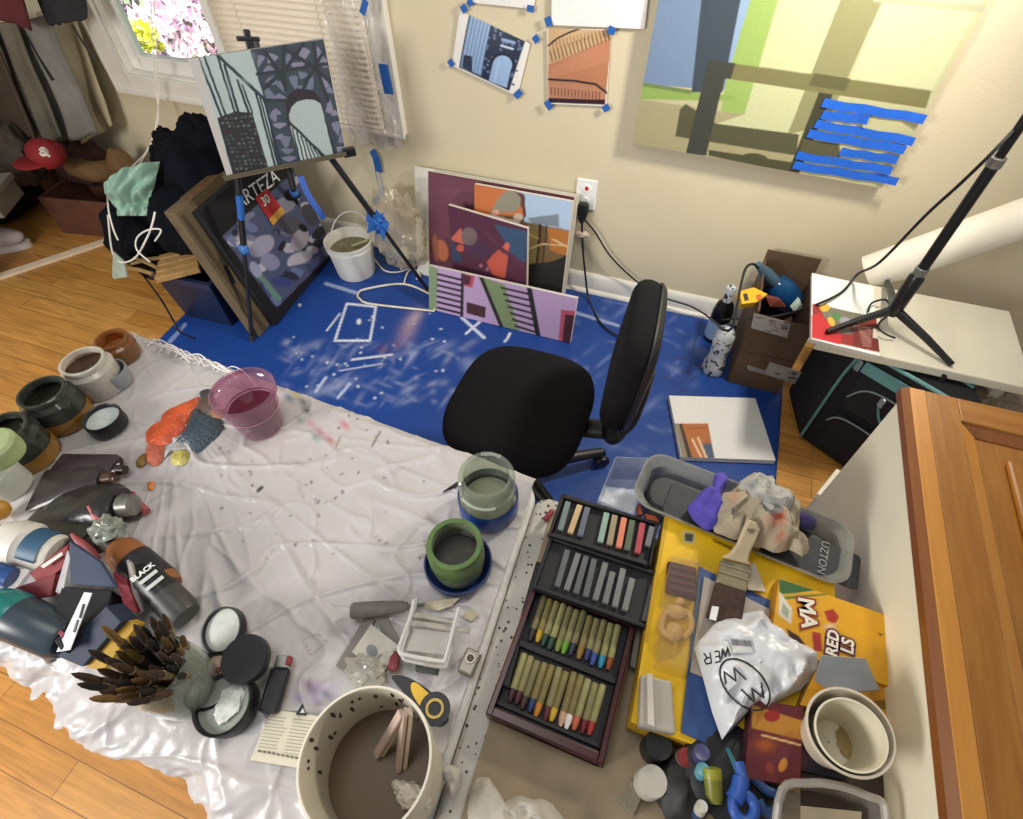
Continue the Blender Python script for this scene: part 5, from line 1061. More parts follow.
DG = clear('#4d5148', .45, .05, 'darkjar')
AG = clear('#b98a55', .25, .05, 'amberjar')
jar((124,356), (112,337), .040, 'clear jar of amber liquid at the far left corner of the plastic sheet', AG, mat('#9a6a3a', .3, var=.3, scale=30), .45)
jar((104,386), (85,358), .050, 'white-smeared glass jar with brown inside, behind the grey cup', clear('#d8d4ca', .5, .08, 'smear'), BRN, .72)
jar((68,418), (48,384), .050, 'dark green glass jar with an amber foot, third from the far corner', DG, DKG, .7, AMB)
jar((31,456), (13,412), .052, 'dark glass jar with an amber foot at the left table end', DG, DKG, .74, AMB)
jar((12,487), (-6,448), .038, 'pale green-capped white jar cut by the left photo edge', mat('#c3c7bd', .4), mat('#8f9c6a', .5), .8)
b0 = PZ(118,383,TT+.006); h = HT(b0, 117, 362); t = thing('grey_cup', 'low grey cup standing beside the white-smeared jar', 'cup', b0); r = .034
MB().ring([(.001,0),(r*.85,0),(r,.01),(r*1.04,h),(r*.96,h),(r*.9,.012),(.001,.01)], Matrix.Translation(b0), 32).build('cup_body', mat('#85878a', .45, var=.1), t)
MB().tube(smooth_path([b0+Vector((-r,.005,h*.8)), b0+Vector((-r-.022,.01,h*.75)), b0+Vector((-r-.022,.01,h*.35)), b0+Vector((-r,.005,h*.25))], 5), .004, 8).build('handle', mat('#85878a', .45), t)
gl_ = thing('green_screw_top', 'ribbed pale green screw cap on the white jar at the left photo edge', 'lid', PZ(-2,449,TT+.11)); 
MB().lathe([(0,-.012),(.037,-.012),(.039,-.004),(.039,.02),(.034,.026),(0,.026)], Matrix.Translation(PZ(-2,452,TT+.10)), 24).build('lid_body', mat('#9cab7a', .45, var=.2, scale=30), gl_, angle=20)
single(MB().blob(PZ(-2,510,TT+.03), .018, .018, .02, .05), 'ochre_cap', mat('#b5822a', .5), 'ochre round cap at the left photo edge above the white bottle', 'cap')
# open black jar lid
def lidjar(c_px, r, h, tilt, lb, inner='#c9ccc6', stain=None, name='paint_jar', base='#121214', z=None):
    c = PZ(*c_px, z or S0); t = thing(name, lb, 'jar', c); F = Matrix.Translation(c) @ Matrix.Rotation(tilt[0], 4, 'X') @ Matrix.Rotation(tilt[1], 4, 'Y')
    MB().ring([(.001,0),(r*.97,0),(r,.003),(r,h),(r*.97,h+.002),(r*.9,h),(r*.88,h*.7),(.001,h*.7-.001)], F, 40).build('jar_rim', mat(base, .4, var=.15), t)
    MB().lathe([(r*.885,h*.72),(0,h*.74)], F, 36).build('jar_inside', mat(inner, .45, var=.12, scale=50), t)
    if stain: MB().blob(F @ Vector((stain[0],stain[1],h*.76)), stain[2], stain[2]*1.6, .0025, .3, 3).build('paint_stain', mat(stain[3], .4, var=.3, scale=60), t)
    return t
lidjar((110,426), .036, .03, (0,.0), 'open black jar with a white inside below the paint patch', '#b9c2bc')
# pink plastic cup
b0 = PZ(262,424,S0); h = HT(b0, 243, 389); rT = RZ(212, 276, 390, b0.z+h); rB = RZ(240, 283, 424, S0)
t = thing('plastic_cup', 'pink-tinted plastic cup half full of maroon water on the sheet', 'cup', b0); F = Matrix.Translation(b0); f = lambda z: rB+(rT*.9-rB)*z/h
MB().ring([(.001,0),(rB*.96,0),(rB,.004),(f(h*.82),h*.82),(f(h*.84)*1.06,h*.85),(rT,h*.87),(rT,h*.985),(rT*.98,h),(rT*.94,h*.985),(rT*.93,h*.87),(f(h*.8)-.003,h*.8),(rB-.003,.008),(.001,.006)], F, 48).build('cup_body', clear('#dcb8c9', .15, .06, 'pinkcup'), t)
MB().lathe([(0,.008),(rB-.004,.009),(f(h*.5)-.004,h*.5),(0,h*.5)], F, 40).build('paint_water', mat('#5c2634', .1, var=.15), t)
MB().ring([(f(h*.5)+.0005,h*.5),(f(h*.53)+.002,h*.51),(f(h*.53)+.0005,h*.53)], F, 40).build('cup_rib', clear('#c79ab0', .5, .1, 'pinkrib'), t)
# clear jar and green jar at the right end
b0 = PZ(489,507,S0); h = HT(b0, 488, 474); r = RZ(461, 518, 507, S0); F = Matrix.Translation(b0)
t = thing('rinse_jar', 'clear glass jar with a blue foot near the table corner', 'jar', b0)
MB().ring([(.001,0),(r*.9,0),(r,.008),(r,h*.42),(r*.9,h*.6),(r*.86,h*.66),(r*.93,h*.68),(r*.95,h*.78),(r*.92,h*.96),(r*.86,h),(r*.74,h*.985),(r*.72,h*.7),(r*.86,h*.42),(r*.9,.012),(.001,.01)], F, 48).build('jar_glass', clear('#dde3d8', .12, .05, 'rinse'), t)
MB().ring([(r*1.005,.001),(r*1.03,.004),(r*1.03,h*.42),(r*1.005,h*.44)], F, 48).build('blue_foot', mat('#1c3f86', .3, var=.1), t)
MB().lathe([(0,.012),(r*.88,.013),(r*.84,h*.3),(0,h*.3)], F, 40).build('rinse_water', mat('#8b887a', .12, var=.1), t)
for i in range(9): 
    a = -2.3+i*.17; d = Vector((math.cos(a), math.sin(a), 0)); 
MB().tube([b0+Vector((r*.955*math.cos(a), r*.955*math.sin(a), h*.72)) for a in np.linspace(-2.2, -.9, 14)], .0025, 6).build('moulded_band', clear('#eef2ea', .3, .05, 'band'), t)
b0 = PZ(459,566,S0); h = HT(b0, 448, 550); r = RZ(420, 478, 549, b0.z+max(h,.09)); h = max(h, .085); rd = RZ(425, 492, 566, S0)
t = thing('green_jar', 'glass jar with a green painted rim standing in a blue saucer', 'jar', b0); F = Matrix.Translation(b0)
MB().ring([(.001,.003),(r*.92,.003),(r*.96,.01),(r*.98,h*.5),(r*.98,h*.9),(r*.95,h),(r*.80,h),(r*.76,h*.9),(r*.86,h*.6),(r*.9,.012),(.001,.011)], F, 48).build('jar_glass', clear('#a9b59a', .35, .08, 'greenjar'), t)
MB().ring([(r*.985,h*.45),(r*1.01,h*.47),(r*1.01,h*.92),(r*.97,h*1.01),(r*.8,h*1.01),(r*.79,h*.99),(r*.95,h*.985),(r*.985,h*.9)], F, 48).build('green_rim', mat('#4f6a35', .45, var=.2, scale=30), t)
MB().lathe([(0,.012),(r*.88,.013),(r*.86,h*.42),(0,h*.42)], F, 40).build('rinse_water', mat('#5a5850', .1, var=.15), t)
sc_ = thing('blue_saucer', 'dark blue shallow dish under the green-rimmed jar', 'dish', b0)
MB().ring([(.001,-.004),(rd*.8,-.004),(rd,.010),(rd,.02),(rd*.95,.02),(rd*.92,.008),(r,.002),(.001,.0015)], F, 48).build('dish_body', mat('#1f2f5e', .35, var=.15), sc_)
# ------------------------------------------------------------------ tubes, bottles, packets at the left
def axis(pa, pb, za, zb=None): return PZ(*pa, za), PZ(*pb, zb if zb is not None else za)
def lathe_thing(name, lb, cat, A_, B_, parts, grp=None, seg=28, sx=1., sy=1.):
    t = thing(name, lb, cat, Vector((A_.x, A_.y, min(A_.z, B_.z))), grp); F = frame(A_, B_-A_); L = (B_-A_).length
    for nm, prof, m in parts: MB().lathe([(r, z*L) for r, z in prof], F, seg, sx=sx, sy=sy).build(nm, m, t)
    return t, F, L
DPL = mat('#3a3034', .35, var=.3, scale=14, bump=.2, bscale=30)
def tubepaint(pa, pb, w0, w1, th, lb, m, capm=None, z=S0):
    """squeezed paint tube: crimped tail at pa, round shoulder and cap at pb"""
    A_, B_ = PZ(*pa, z+.004), PZ(*pb, z+th); d = B_-A_; L = d.length; F = frame(A_, d, Vector((0,0,1))); t = thing('paint_tube', lb, 'paint tube', A_)
    rows = []; b = MB(); n = 20
    for i in range(11):
        q_ = i/10; a_ = w0+(w1-w0)*q_; hh = .0025+(th-.0025)*min(1, q_*1.5)**.8
        if q_ > .93: a_ *= .8; hh *= .8
        for k in range(n):
            an = 2*PI*k/n; rows.append((hh*math.cos(an)*(1+.12*mn.noise(Vector((i*.5, k*.7, 3)))), a_*math.sin(an), q_*L*.88))
    b.add(rows, [(i*n+k, i*n+(k+1)%n, (i+1)*n+(k+1)%n, (i+1)*n+k) for i in range(10) for k in range(n)]+[tuple(range(n))[::-1], tuple(10*n+k for k in range(n))], F); b.build('tube_body', m, t)
    MB().lathe([(th*.55,L*.88),(th*.55,L*.9),(th*.7,L*.9),(th*.62,L*1.02),(0,L*1.02)], F, 16).build('cap', capm or mat('#2a2523', .4), t)
    return t, F, L
tubepaint((52,469), (124,470), .036, .034, .014, 'flat dark purple paint tube, farthest of the tubes by the jars', DPL)
t, F, L = tubepaint((42,512), (132,505), .055, .042, .03, 'large dark squeezed tube with a wrinkled bright end, behind the red brushes', mat('#2b2726', .25, var=.4, scale=12, bump=.35, bscale=25), mat('#6f6d66', .3, .3, var=.4, scale=60))
tubepaint((36,490), (112,478), .045, .03, .018, 'dark grey tube lying between the purple tube and the large one', mat('#35302f', .3, var=.3, scale=14), mat('#5a453c', .25, .4))
tubepaint((24,525), (100,545), .04, .04, .022, 'dark olive squeezed tube lying beside the white bottle', mat('#38342b', .4, var=.3, bump=.2))
single(MB().tube([PZ(118,462,S0+.012), PZ(110,480,S0+.02)], .004, 8), 'white_stick', mat('#e4e2de', .4), 'short white stick leaning on the purple tube', 'stick')
single(MB().tube([PZ(133,492,S0+.012), PZ(137,503,S0+.008)], .003, 6).tube([PZ(137,503,S0+.008), PZ(147,512,S0+.006)], .007, 8), 'pencil_stub', mat('#9c4a55', .5), 'short dusty red pencil stub on the sheet beside the large tube', 'pencil')
for a, b_, lb in [((88,506),(112,536),'upper pink-red brush handle among the dark tubes'), ((71,534),(98,560),'lower red brush handle beside the blue packet')]:
    A_, B_ = PZ(*a, S0+.05), PZ(*b_, S0+.02); lathe_thing('thin_brush', lb, 'brush', A_, B_, [('handle', [(0,0),(.002,.0),(.007,.35),(.009,.7),(.006,1),(0,1)], mat('#b5575a', .35, var=.15))])
# white bottle with blue label
A_, B_ = PZ(-4,537,S0+.05), PZ(62,556,S0+.03)
t, F, L = lathe_thing('white_bottle', 'white plastic bottle with a blue label lying at the left photo edge', 'bottle', A_, B_, [('bottle_body', [(0,.05),(.018,.05),(.030,.12),(.038,.3),(.039,.5),(.033,.56),(.032,.9),(.029,.96),(0,.97)], mat('#cfcbc1', .35, var=.08)), ('cap', [(0,-.12),(.018,-.12),(.02,-.08),(.02,.06),(0,.06)], mat('#1c1a1c', .4))])
MB().lathe([(.0335,L*.58),(.0342,L*.58),(.0342,L*.86),(.0335,L*.86)], F, 24, -2.2, .9).build('bottle_label', mat('#2f5570', .5, var=.15), t, solid=.0008)
# teal bottle
A_, B_ = PZ(-6,607,S0+.045), PZ(68,640,S0+.03)
lathe_thing('teal_bottle', 'teal rounded bottle lying at the left photo edge below the red packets', 'bottle', A_, B_, [('bottle_body', [(0,-.12),(.016,-.11),(.029,-.02),(.035,.15),(.035,.35),(0.034,.36)], mat('#1f7470', .25, var=.15)), ('bottle_base', [(.0342,.36),(.034,.37),(.032,.95),(.027,1),(0,1)], mat('#33404a', .3, var=.25))])
single(MB().tube([PZ(30,630,S0+.055), PZ(46,650,S0+.03), PZ(52,662,S0+.012)], [.007,.010,.006], 8, flat=.5), 'plastic_spatula', mat('#8f8078', .4), 'dull pale plastic strip beside the teal bottle', 'strip')
single(MB().tube([PZ(-8,572,S0+.05), PZ(12,578,S0+.04)], .016, 12), 'blue_bottle', mat('#1f4a86', .35), 'dark blue bottle end between the white and teal bottles at the photo edge', 'bottle')
def packet(name, lb, pts, zs, th, hexc, cat='packet', var=.12, extra=None, rough=.7):
    P3 = [PZ(*p, z) for p, z in zip(pts, zs)]; t = thing(name, lb, cat, Vector((sum(p.x for p in P3)/len(P3), sum(p.y for p in P3)/len(P3), TT)))
    MB().slab(P3, -th, (0,0,1)).build('packet_body', mat(hexc, rough, var=var, scale=25), t, smooth=False, bevel=.0012)
    return t
s_ = S0
p_ = packet('red_packet', 'upper dark red packet with a pale stripe beside the white bottle', [(29,573),(68,544),(62,568),(40,586)], [s_+.04,s_+.075,s_+.06,s_+.035], .01, '#7d1f24')
MB().slab([PZ(41,566,s_+.062), PZ(62,552,s_+.078), PZ(63,555,s_+.076), PZ(44,568,s_+.06)], .001, (0,0,1)).build('pale_stripe', mat('#d9c2ba', .5), p_, smooth=False)
packet('red_packet', 'lower dark red packet pointing at the teal bottle', [(14,588),(56,574),(50,596),(28,600)], [s_+.04,s_+.06,s_+.05,s_+.035], .01, '#6d1d25')
packet('grey_card', 'narrow grey card standing between the red packets and the blue packet', [(67,550),(70,558),(62,595),(55,592)], [s_+.08,s_+.08,s_+.05,s_+.05], .003, '#a6a2a6', 'card')
packet('blue_packet', 'slate blue foil packet standing above the black box', [(69,541),(100,563),(116,588),(70,584)], [s_+.10,s_+.095,s_+.07,s_+.07], .006, '#2a3650', var=.2)
packet('black_tray', 'black box behind the white paper slip', [(62,586),(112,590),(106,612),(60,650),(48,630)], [s_+.055]*5, .05, '#15151a', 'box')
t = packet('blue_box', 'dark blue box leaning under the white paper slip', [(106,606),(121,622),(82,667),(56,656)], [s_+.075,s_+.07,s_+.03,s_+.03], .03, '#1c2a42', 'box')
packet('white_slip', 'white paper slip with black marks lying over the dark blue box', [(84,592),(92,593),(70,650),(56,652)], [s_+.082,s_+.082,s_+.058,s_+.048], .0012, '#d5dad9', 'paper', .03)
for i, (a, b_) in enumerate([((84,604),(80,618)), ((78,620),(74,632))]): single(MB().tube([PZ(*a, s_+.083-.006*i), PZ(*b_, s_+.076-.008*i)], .0022, 6, flat=.5), 'ink_mark', BLK, ['upper','lower'][i]+' black mark on the white paper slip', 'mark')
packet('yellow_packet', 'ochre yellow packet behind the brushes in the jar', [(118,616),(138,624),(102,672),(84,666)], [s_+.06,s_+.055,s_+.025,s_+.02], .015, '#b08a22', var=.2)
packet('pale_packet', 'dull red and grey packets standing behind the black bottle', [(112,572),(126,580),(138,612),(126,612)], [s_+.07,s_+.065,s_+.04,s_+.045], .012, '#8c2f3c', var=.35)
packet('thin_tube', 'long silver tube standing between the red packet and black bottle', [(126,560),(131,564),(142,612),(136,616)], [s_+.08,s_+.08,s_+.03,s_+.03], .006, '#a59c94', 'tube', .3)
packet('magenta_strip', 'thin dark pink strip on the black box beside the teal bottle', [(44,618),(48,617),(66,634),(62,638)], [s_+.058]*4, .004, '#8d3f4e', 'strip')
# orange and black bottle
A_, B_ = PZ(110,541,S0+.045), PZ(168,590,S0+.024)
t, F, L = lathe_thing('ink_bottle', 'orange bottle with a black label and cap lying beside the brushes', 'bottle', A_, B_, [('bottle_body', [(0,.1),(.016,.1),(.025,.2),(.0275,.3),(.0275,.94),(.024,1),(0,1)], mat('#8a5426', .35, var=.2)), ('cap', [(0,-.06),(.013,-.06),(.016,-.03),(.017,.12),(0,.12)], mat('#2a211d', .45, var=.3)), ('bottle_label', [(.0278,.42),(.0284,.42),(.0284,.86),(.0278,.86)], mat('#221e22', .45, var=.25))])
single(MB().blob(PZ(108,531,S0+.055), .026, .022, .02, .35, 3), 'foil_wad', mat('#8f948a', .25, .2, var=.35, scale=40), 'crumpled pale foil by the cap of the orange bottle', 'foil')
# black paint bottle
A_, B_ = PZ(142,572,S0+.045), PZ(186,616,S0+.026)
t, F, L = lathe_thing('black_bottle', 'black paint bottle with white lettering lying beside the open jars', 'bottle', A_, B_, [('bottle_body', [(0,-.12),(.010,-.12),(.016,-.05),(.022,.05),(.024,.12),(.0245,.9),(.021,1.0),(0,1.02)], mat('#1b1a1a', .4, var=.2)), ('bottle_end', [(.0247,.55),(.0251,.55),(.0251,.9),(.0215,1.01),(.0,1.03)], mat('#3a3835', .45, var=.2))])
v_ = (Vector(CAMP)-(A_+B_)/2).normalized(); zax = (B_-A_).normalized(); nrm = (v_-zax*v_.dot(zax)).normalized(); side = zax.cross(nrm)
def onbottle(f_, r_, roll=0.): 
    n2 = (nrm*math.cos(roll)+side*math.sin(roll)); return A_+(B_-A_)*f_+n2*r_, n2
o_, n2 = onbottle(.14, .0247); xd = -zax.cross(n2)
if xd.dot(Vector((0,1,0))) < 0: xd = -xd
yd = n2.cross(xd); text('BLACK', .0115, Matrix(((xd.x,yd.x,n2.x,o_.x),(xd.y,yd.y,n2.y,o_.y),(xd.z,yd.z,n2.z,o_.z),(0,0,0,1))), WT, t, bold=.0004)
for f_ in (.26, .40):
    o_, n2 = onbottle(f_, .0242); M_ = Matrix(((xd.x,yd.x,n2.x,o_.x),(xd.y,yd.y,n2.y,o_.y),(xd.z,yd.z,n2.z,o_.z),(0,0,0,1))); MB().box(-.013,.015,-.003,.003,0,.0012,M_).build('label_stripe', mat('#c6cdc8', .5), t, smooth=False)
# brushes in a jar
b0 = PZ(192,688,S0); h = HT(b0, 152, 664); r = .046; h = max(.09, h); F = Matrix.Translation(b0)
t = thing('brush_jar', 'clear glass jar holding many brown paint brushes at the near table edge', 'jar', b0)
MB().ring([(.001,0),(r*.9,0),(r,.006),(r,h*.8),(r*.9,h*.9),(r*.92,h),(r*.86,h),(r*.84,h*.9),(r*.93,h*.78),(r*.92,.01),(.001,.008)], F, 40).build('jar_glass', clear('#c9cec4', .25, .05, 'brushjar'), t)
MB().lathe([(0,.009),(r*.9,.01),(r*.9,h*.35),(0,h*.35)], F, 32).build('jar_water', mat('#6d6f60', .15, var=.2), t)
rnd = random.Random(21); cols = ['#3a2718','#4c3420','#2c1f18','#5f4423','#6f5326','#3f2a22','#1f1714']
tipnames = ['brown bristle','black bristle','ochre bristle']
for i in range(38):
    a = 2*PI*i*.618; k = math.sqrt((i+.5)/38); base = b0+Vector((.022*k*math.cos(a+.8), .022*k*math.sin(a+.8), .012))
    ph = a; lean = .012+.042*k; topz = h+.03+rnd.uniform(-.015,.035)
    top_ = b0+Vector((lean*math.cos(ph)*1.0, lean*math.sin(ph)*1.0, topz))
    mid = base*.35+top_*.65
    bt_ = thing('paint_brush', 'paint brush with dark stained bristles standing in the brush jar', 'brush', base, 'paint brushes in the jar')
    MB().tube([base, base*.6+top_*.4, mid], [.0025,.0045,.004], 7).build('handle', mat(rnd.choice(['#7a5a2c','#4a3a2c','#8a6a3a','#5b2c26','#2b2a2c']), .4), bt_)
    m2 = base*.2+top_*.8; MB().tube([mid, m2], [.005,.0055], 8).build('ferrule', mat(rnd.choice(['#6b5a44','#8c7a5a','#4a4138']), .35, .5), bt_)
    MB().tube([m2, m2*.4+top_*.6, top_, top_+(top_-m2)*.25], [.0042,.0048,.0034,.0006], 8, flat=rnd.choice((.6,1.))).build('bristles', mat(cols[i % 7], .8, var=.3, scale=60), bt_)
# ------------------------------------------------------------------ black lids and jars
c = PZ(226,630,S0+.012); t = thing('jar_lid', 'white-lined black lid leaning above the black disc', 'lid', c); F = Matrix.Translation(c) @ Matrix.Rotation(.30, 4, 'X') @ Matrix.Rotation(-.1, 4, 'Y'); r = RZ(205,248,630,S0+.012)
MB().ring([(.001,-.004),(r*.98,-.004),(r,0),(r,.012),(r*.93,.012),(r*.92,.004),(.001,.003)], F, 44).build('lid_rim', mat('#141416', .35), t)
MB().lathe([(r*.92,.0055),(0,.006)], F, 36).build('lid_liner', mat('#bdbfb8', .55, var=.08, scale=90), t)
lidjar((216,684), .040, .022, (.0,.0), 'low black jar of smeared brown and white paint half hidden by the black disc', '#c3a992', (-.002,.004,.009,'#7a3a22'))
lidjar((232,706), .041, .03, (.1,.0), 'open black jar with a whitish inside nearest the newspaper', '#8e9389', (.006,.006,.016,'#c4c8bf'))
c = PZ(248,660,S0+.036); t = thing('black_disc', 'plain black round lid resting across the two open black jars', 'lid', c); r = RZ(225,271,660,S0+.036)
MB().lathe([(0,-.003),(r*.97,-.003),(r,0),(r,.012),(r*.96,.015),(0,.015)], Matrix.Translation(c) @ Matrix.Rotation(.12, 4, 'X'), 44).build('lid_body', mat('#1d1e21', .45, var=.1), t)
A_, B_ = PZ(284,660,S0+.012), PZ(268,713,S0+.012); d = B_-A_; F = frame(A_, d, (0,0,1)); L = d.length
t = thing('black_lighter', 'slim black lighter with a metal tip lying beside the black jars', 'lighter', A_); MB().box(-.009,.007,-.014,.014,0.012,L,F).build('lighter_body', mat('#141416', .4), t, smooth=False, bevel=.004)
MB().box(-.006,.006,-.011,.011,-.006,.012,F).build('metal_tip', mat('#b9b5b0', .25, .9), t, smooth=False, bevel=.002)
MB().box(-.003,.008,-.013,-.006,-.004,.008,F).build('red_button', mat('#8e2730', .4), t, smooth=False, bevel=.001)
# newspaper and small things
BLq, BRq, TLq = PZ(250,760,S0+.002), PZ(322,772,S0+.002), PZ(272,709,S0+.002)
ops = [('p', [(250,755),(330,766),(322,776),(248,764)], '#d6cfba')]
rnd = random.Random(8)
for i in range(11):
    y_ = 716+i*3.4
    for c0 in (0, 1): x = 268-i*1.0+c0*26; ops.append(('l', [(x, y_+c0*3), (x+20+rnd.uniform(-3,2), y_+c0*3+2.5)], 1.0, '#8f897a'))
ops.append(('l', [(259,751),(303,759)], 2.4, '#5f5a50'))
for i in range(9): ops.append(('l', [(262+i*4.6,749+i*.8),(263+i*4.6,755+i*.8)], .8, '#d2c9b4'))
o = panel('newspaper_clipping', BLq, BRq, TLq, .001, '#cfc8b4', ops, 90, 70, '#cfc8b4', key='print', rough=.6, bump=0, bulge=lambda I, J: .002*np.sin(PI*I)*np.sin(PI*J)); tag(o, 'folded newsprint clipping under the rim of the big white bucket', 'newspaper')
tp = MB().slab([PZ(303,703,S0+.006), PZ(307,716,S0+.006), PZ(296,715,S0+.006)], .003, (0,0,1)); t = thing('black_triangle', 'tiny black triangle with a pale centre on the newsprint', 'scrap', PZ(302,712,S0)); tp.build('triangle', BLK, t, smooth=False, bevel=.001); MB().slab([PZ(303,708,S0+.0095), PZ(305,713,S0+.0095), PZ(300,713,S0+.0095)], .0006, (0,0,1)).build('pale_centre', mat('#c3bfc4', .5), t, smooth=False)
# palette knife
A_, B_ = PZ(351,611,S0+.014), PZ(408,606,S0+.014); d = B_-A_; L = d.length; F = frame(A_, d, (0,0,1))
t = thing('palette_knife', 'palette knife with a worn grey wooden handle and pale-stained blade', 'palette knife', A_)
MB().lathe([(0,0),(.011,0),(.013,.004),(.012,L*.5),(.009,L*.9),(.006,L),(0,L)], F, 16, sx=.7).build('handle', mat('#6c6660', .6, var=.2, scale=40), t)
MB().tube([B_, PZ(424,605,S0+.012)], .0028, 8).build('shank', mat('#77726a', .35, .7), t)
MB().slab([PZ(424,602,S0+.010), PZ(440,600,S0+.008), PZ(460,598,S0+.006), PZ(452,606,S0+.006), PZ(438,611,S0+.007), PZ(424,608,S0+.010)], .0015, (0,0,1)).build('blade', mat('#a79c86', .4, .3, var=.3, scale=50), t, smooth=False)
# cards
def flat(name, lb, cat, pts, z, th, hexc, grp=None, **k): return single(MB().slab([PZ(*p, z) for p in pts], th, (0,0,1)), name, mat(hexc, .6, **k), lb, cat, grp, smooth=False, bevel=.0008)
flat('grey_card', 'long dark grey card crossing under the palette knife', 'card', [(366,616),(376,618),(352,676),(336,666)], S0+.001, .002, '#77706a', var=.08)
flat('grey_card', 'dark grey wedge card right of the palette knife handle', 'card', [(372,614),(384,612),(400,640),(397,656)], S0+.001, .002, '#7d766f', var=.08)
q_ = [(371,624),(397,650),(381,676),(352,652)]; BLq, BRq, TLq = PZ(352,652,S0+.007), PZ(381,676,S0+.007), PZ(371,624,S0+.007)
ops = [('e', 372, 651, 5.5, 7, -30, '#6f7372'), ('e', 365, 664, 5, 4, 20, '#8a8c86'), ('e', 368, 671, 4, 3, 0, '#75766f'), ('l', [(377,659),(381,655)], 2, '#5f625f'), ('l', [(361,642),(368,633)], 3, '#bdb8aa'), ('e', 376, 666, 3, 2, 0, '#8f9088')]
o = panel('printed_card', BLq, BRq, TLq, .003, '#b5b0a4', ops, 40, 40, '#b5b0a4', key='print', rough=.5, bump=0); tag(o, 'pale square card with grey printed shapes leaning on the big white bucket', 'card')
wp = MB().blob(PZ(366,672,S0+.01), .03, .02, .012, .35, 3); single(wp, 'clear_wrapper', clear('#d9d6cc', .35, .15, 'wrap'), 'crumpled clear wrapper between the printed card and the bucket rim', 'wrapper')
A_, B_ = PZ(396,652,S0+.012), PZ(393,672,S0+.012); lathe_thing('red_tube', 'small dark red paint tube by the bucket rim', 'paint tube', A_, B_, [('tube_body', [(0,0),(.003,0),(.008,.3),(.008,.9),(.002,1),(0,1)], mat('#7a2f36', .4, var=.2)), ('cap', [(.003,-.12),(.005,-.12),(.005,0),(0,0)], mat('#8a8580', .4))])
# wire stand
z = S0+.05; z2 = S0+.02
t = thing('wire_stand', 'bent chrome wire stand lying on the sheet beside the palette knife', 'wire stand', PZ(430,640,S0)); CHR = mat('#dddcd8', .2, .35, var=.03)
MB().tube(smooth_path([PZ(414,600,z), PZ(410,618,z), PZ(400,645,z), PZ(400,652,z), PZ(406,655,z), PZ(440,661,z), PZ(446,657,z), PZ(454,626,z), PZ(459,608,z)], 4), .003, 8).build('front_loop', CHR, t)
MB().tube(smooth_path([PZ(417,598,z2), PZ(412,620,z2), PZ(403,652,z2), PZ(405,659,z2), PZ(412,661,z2), PZ(442,667,z2), PZ(447,662,z2), PZ(455,632,z2)], 4), .003, 8).build('back_loop', CHR, t)
for y0_, w_ in ((614, 455), (623, 470)): MB().tube([PZ(410,y0_,z-.012), PZ(w_,y0_+8,z-.016)], .0045, 8).build('cross_bar', mat('#b9b4aa', .3, .3), t)
MB().slab([PZ(411,616,z-.018), PZ(455,626,z-.018), PZ(446,655,z-.018), PZ(404,650,z-.018)], .001, (0,0,1)).build('clear_pane', clear('#d5d2ca', .2, .1, 'wirepane'), t, smooth=False)
t = thing('pencil_sharpener', 'small metal pencil sharpener right of the wire stand', 'sharpener', PZ(470,662,S0)); F = frame(PZ(470,664,S0), (0,0,1), ex)
MB().box(-.012,.012,-.018,.018,0,.016,F).build('block', mat('#8d877c', .4, .5, var=.2), t, smooth=False, bevel=.003)
MB().ring([(.0055,0),(.0075,0),(.0075,.002),(.0055,.002)], F @ Matrix.Translation((0,.004,.016)), 20).build('hole_rim', mat('#8f897e', .3, .6), t); MB().lathe([(.0055,.001),(0,.001)], F @ Matrix.Translation((0,.004,.016)), 20).build('hole', mat('#4a443c', .7), t)
flat('green_tube', 'flat dark grey-green paint tube lying below the wire stand', 'paint tube', [(416,664),(440,668),(438,676),(416,672)], S0+.002, .008, '#4a5148', var=.25)
flat('pale_scrap', 'small round beige scrap right of the wire stand', 'scrap', [(464,612),(474,609),(478,616),(472,622),(465,619)], S0+.001, .003, '#b5ad92')
single(MB().tube([PZ(443,492,S0+.004), PZ(459,483,S0+.006)], [.0012,.004], 6), 'ink_nib', BLK, 'thin black stick lying left of the clear glass jar', 'stick')
# yellow and black cutter
pts = smooth_path([(393,680),(402,678),(414,682),(432,694),(445,710),(449,720),(442,727),(430,724),(418,712),(404,694)], 5, True); pts = [(p.x, p.y) for p in [Vector((a.x, a.y, 0)) for a in pts]] if False else [(p[0], p[1]) for p in smooth_path([(x,y_,0) for x,y_ in [(393,680),(402,678),(414,682),(432,694),(445,710),(449,720),(442,727),(430,724),(418,712),(404,694)]], 5, True)]
t = thing('utility_cutter', 'black and yellow utility cutter lying against the bucket rim', 'cutter', PZ(422,702,S0)); zc = S0+.03
MB().slab([PZ(*p, zc) for p in pts], .016, (0,0,1)).build('cutter_body', mat('#19191a', .5), t, bevel=.004)
yp = [(p[0], p[1]) for p in smooth_path([(x,y_,0) for x,y_ in [(411,685),(416,683),(426,691),(433,699),(426,702),(428,713),(431,718),(422,709),(413,695)]], 4, True)]
MB().slab([PZ(*p, zc+.0165) for p in yp], .002, (0,0,1)).build('yellow_grip', mat('#d5ab1e', .45), t, smooth=False)
cc = PZ(435,709,zc+.0168); MB().lathe([(.021,0),(.021,.002),(0,.002)], Matrix.Translation(cc), 28).build('wheel_cover', mat('#1d1d1e', .5), t); MB().ring([(.009,.002),(.0125,.002),(.0125,.004),(.009,.004)], Matrix.Translation(cc), 24).build('hang_ring', mat('#c9a845', .4), t)
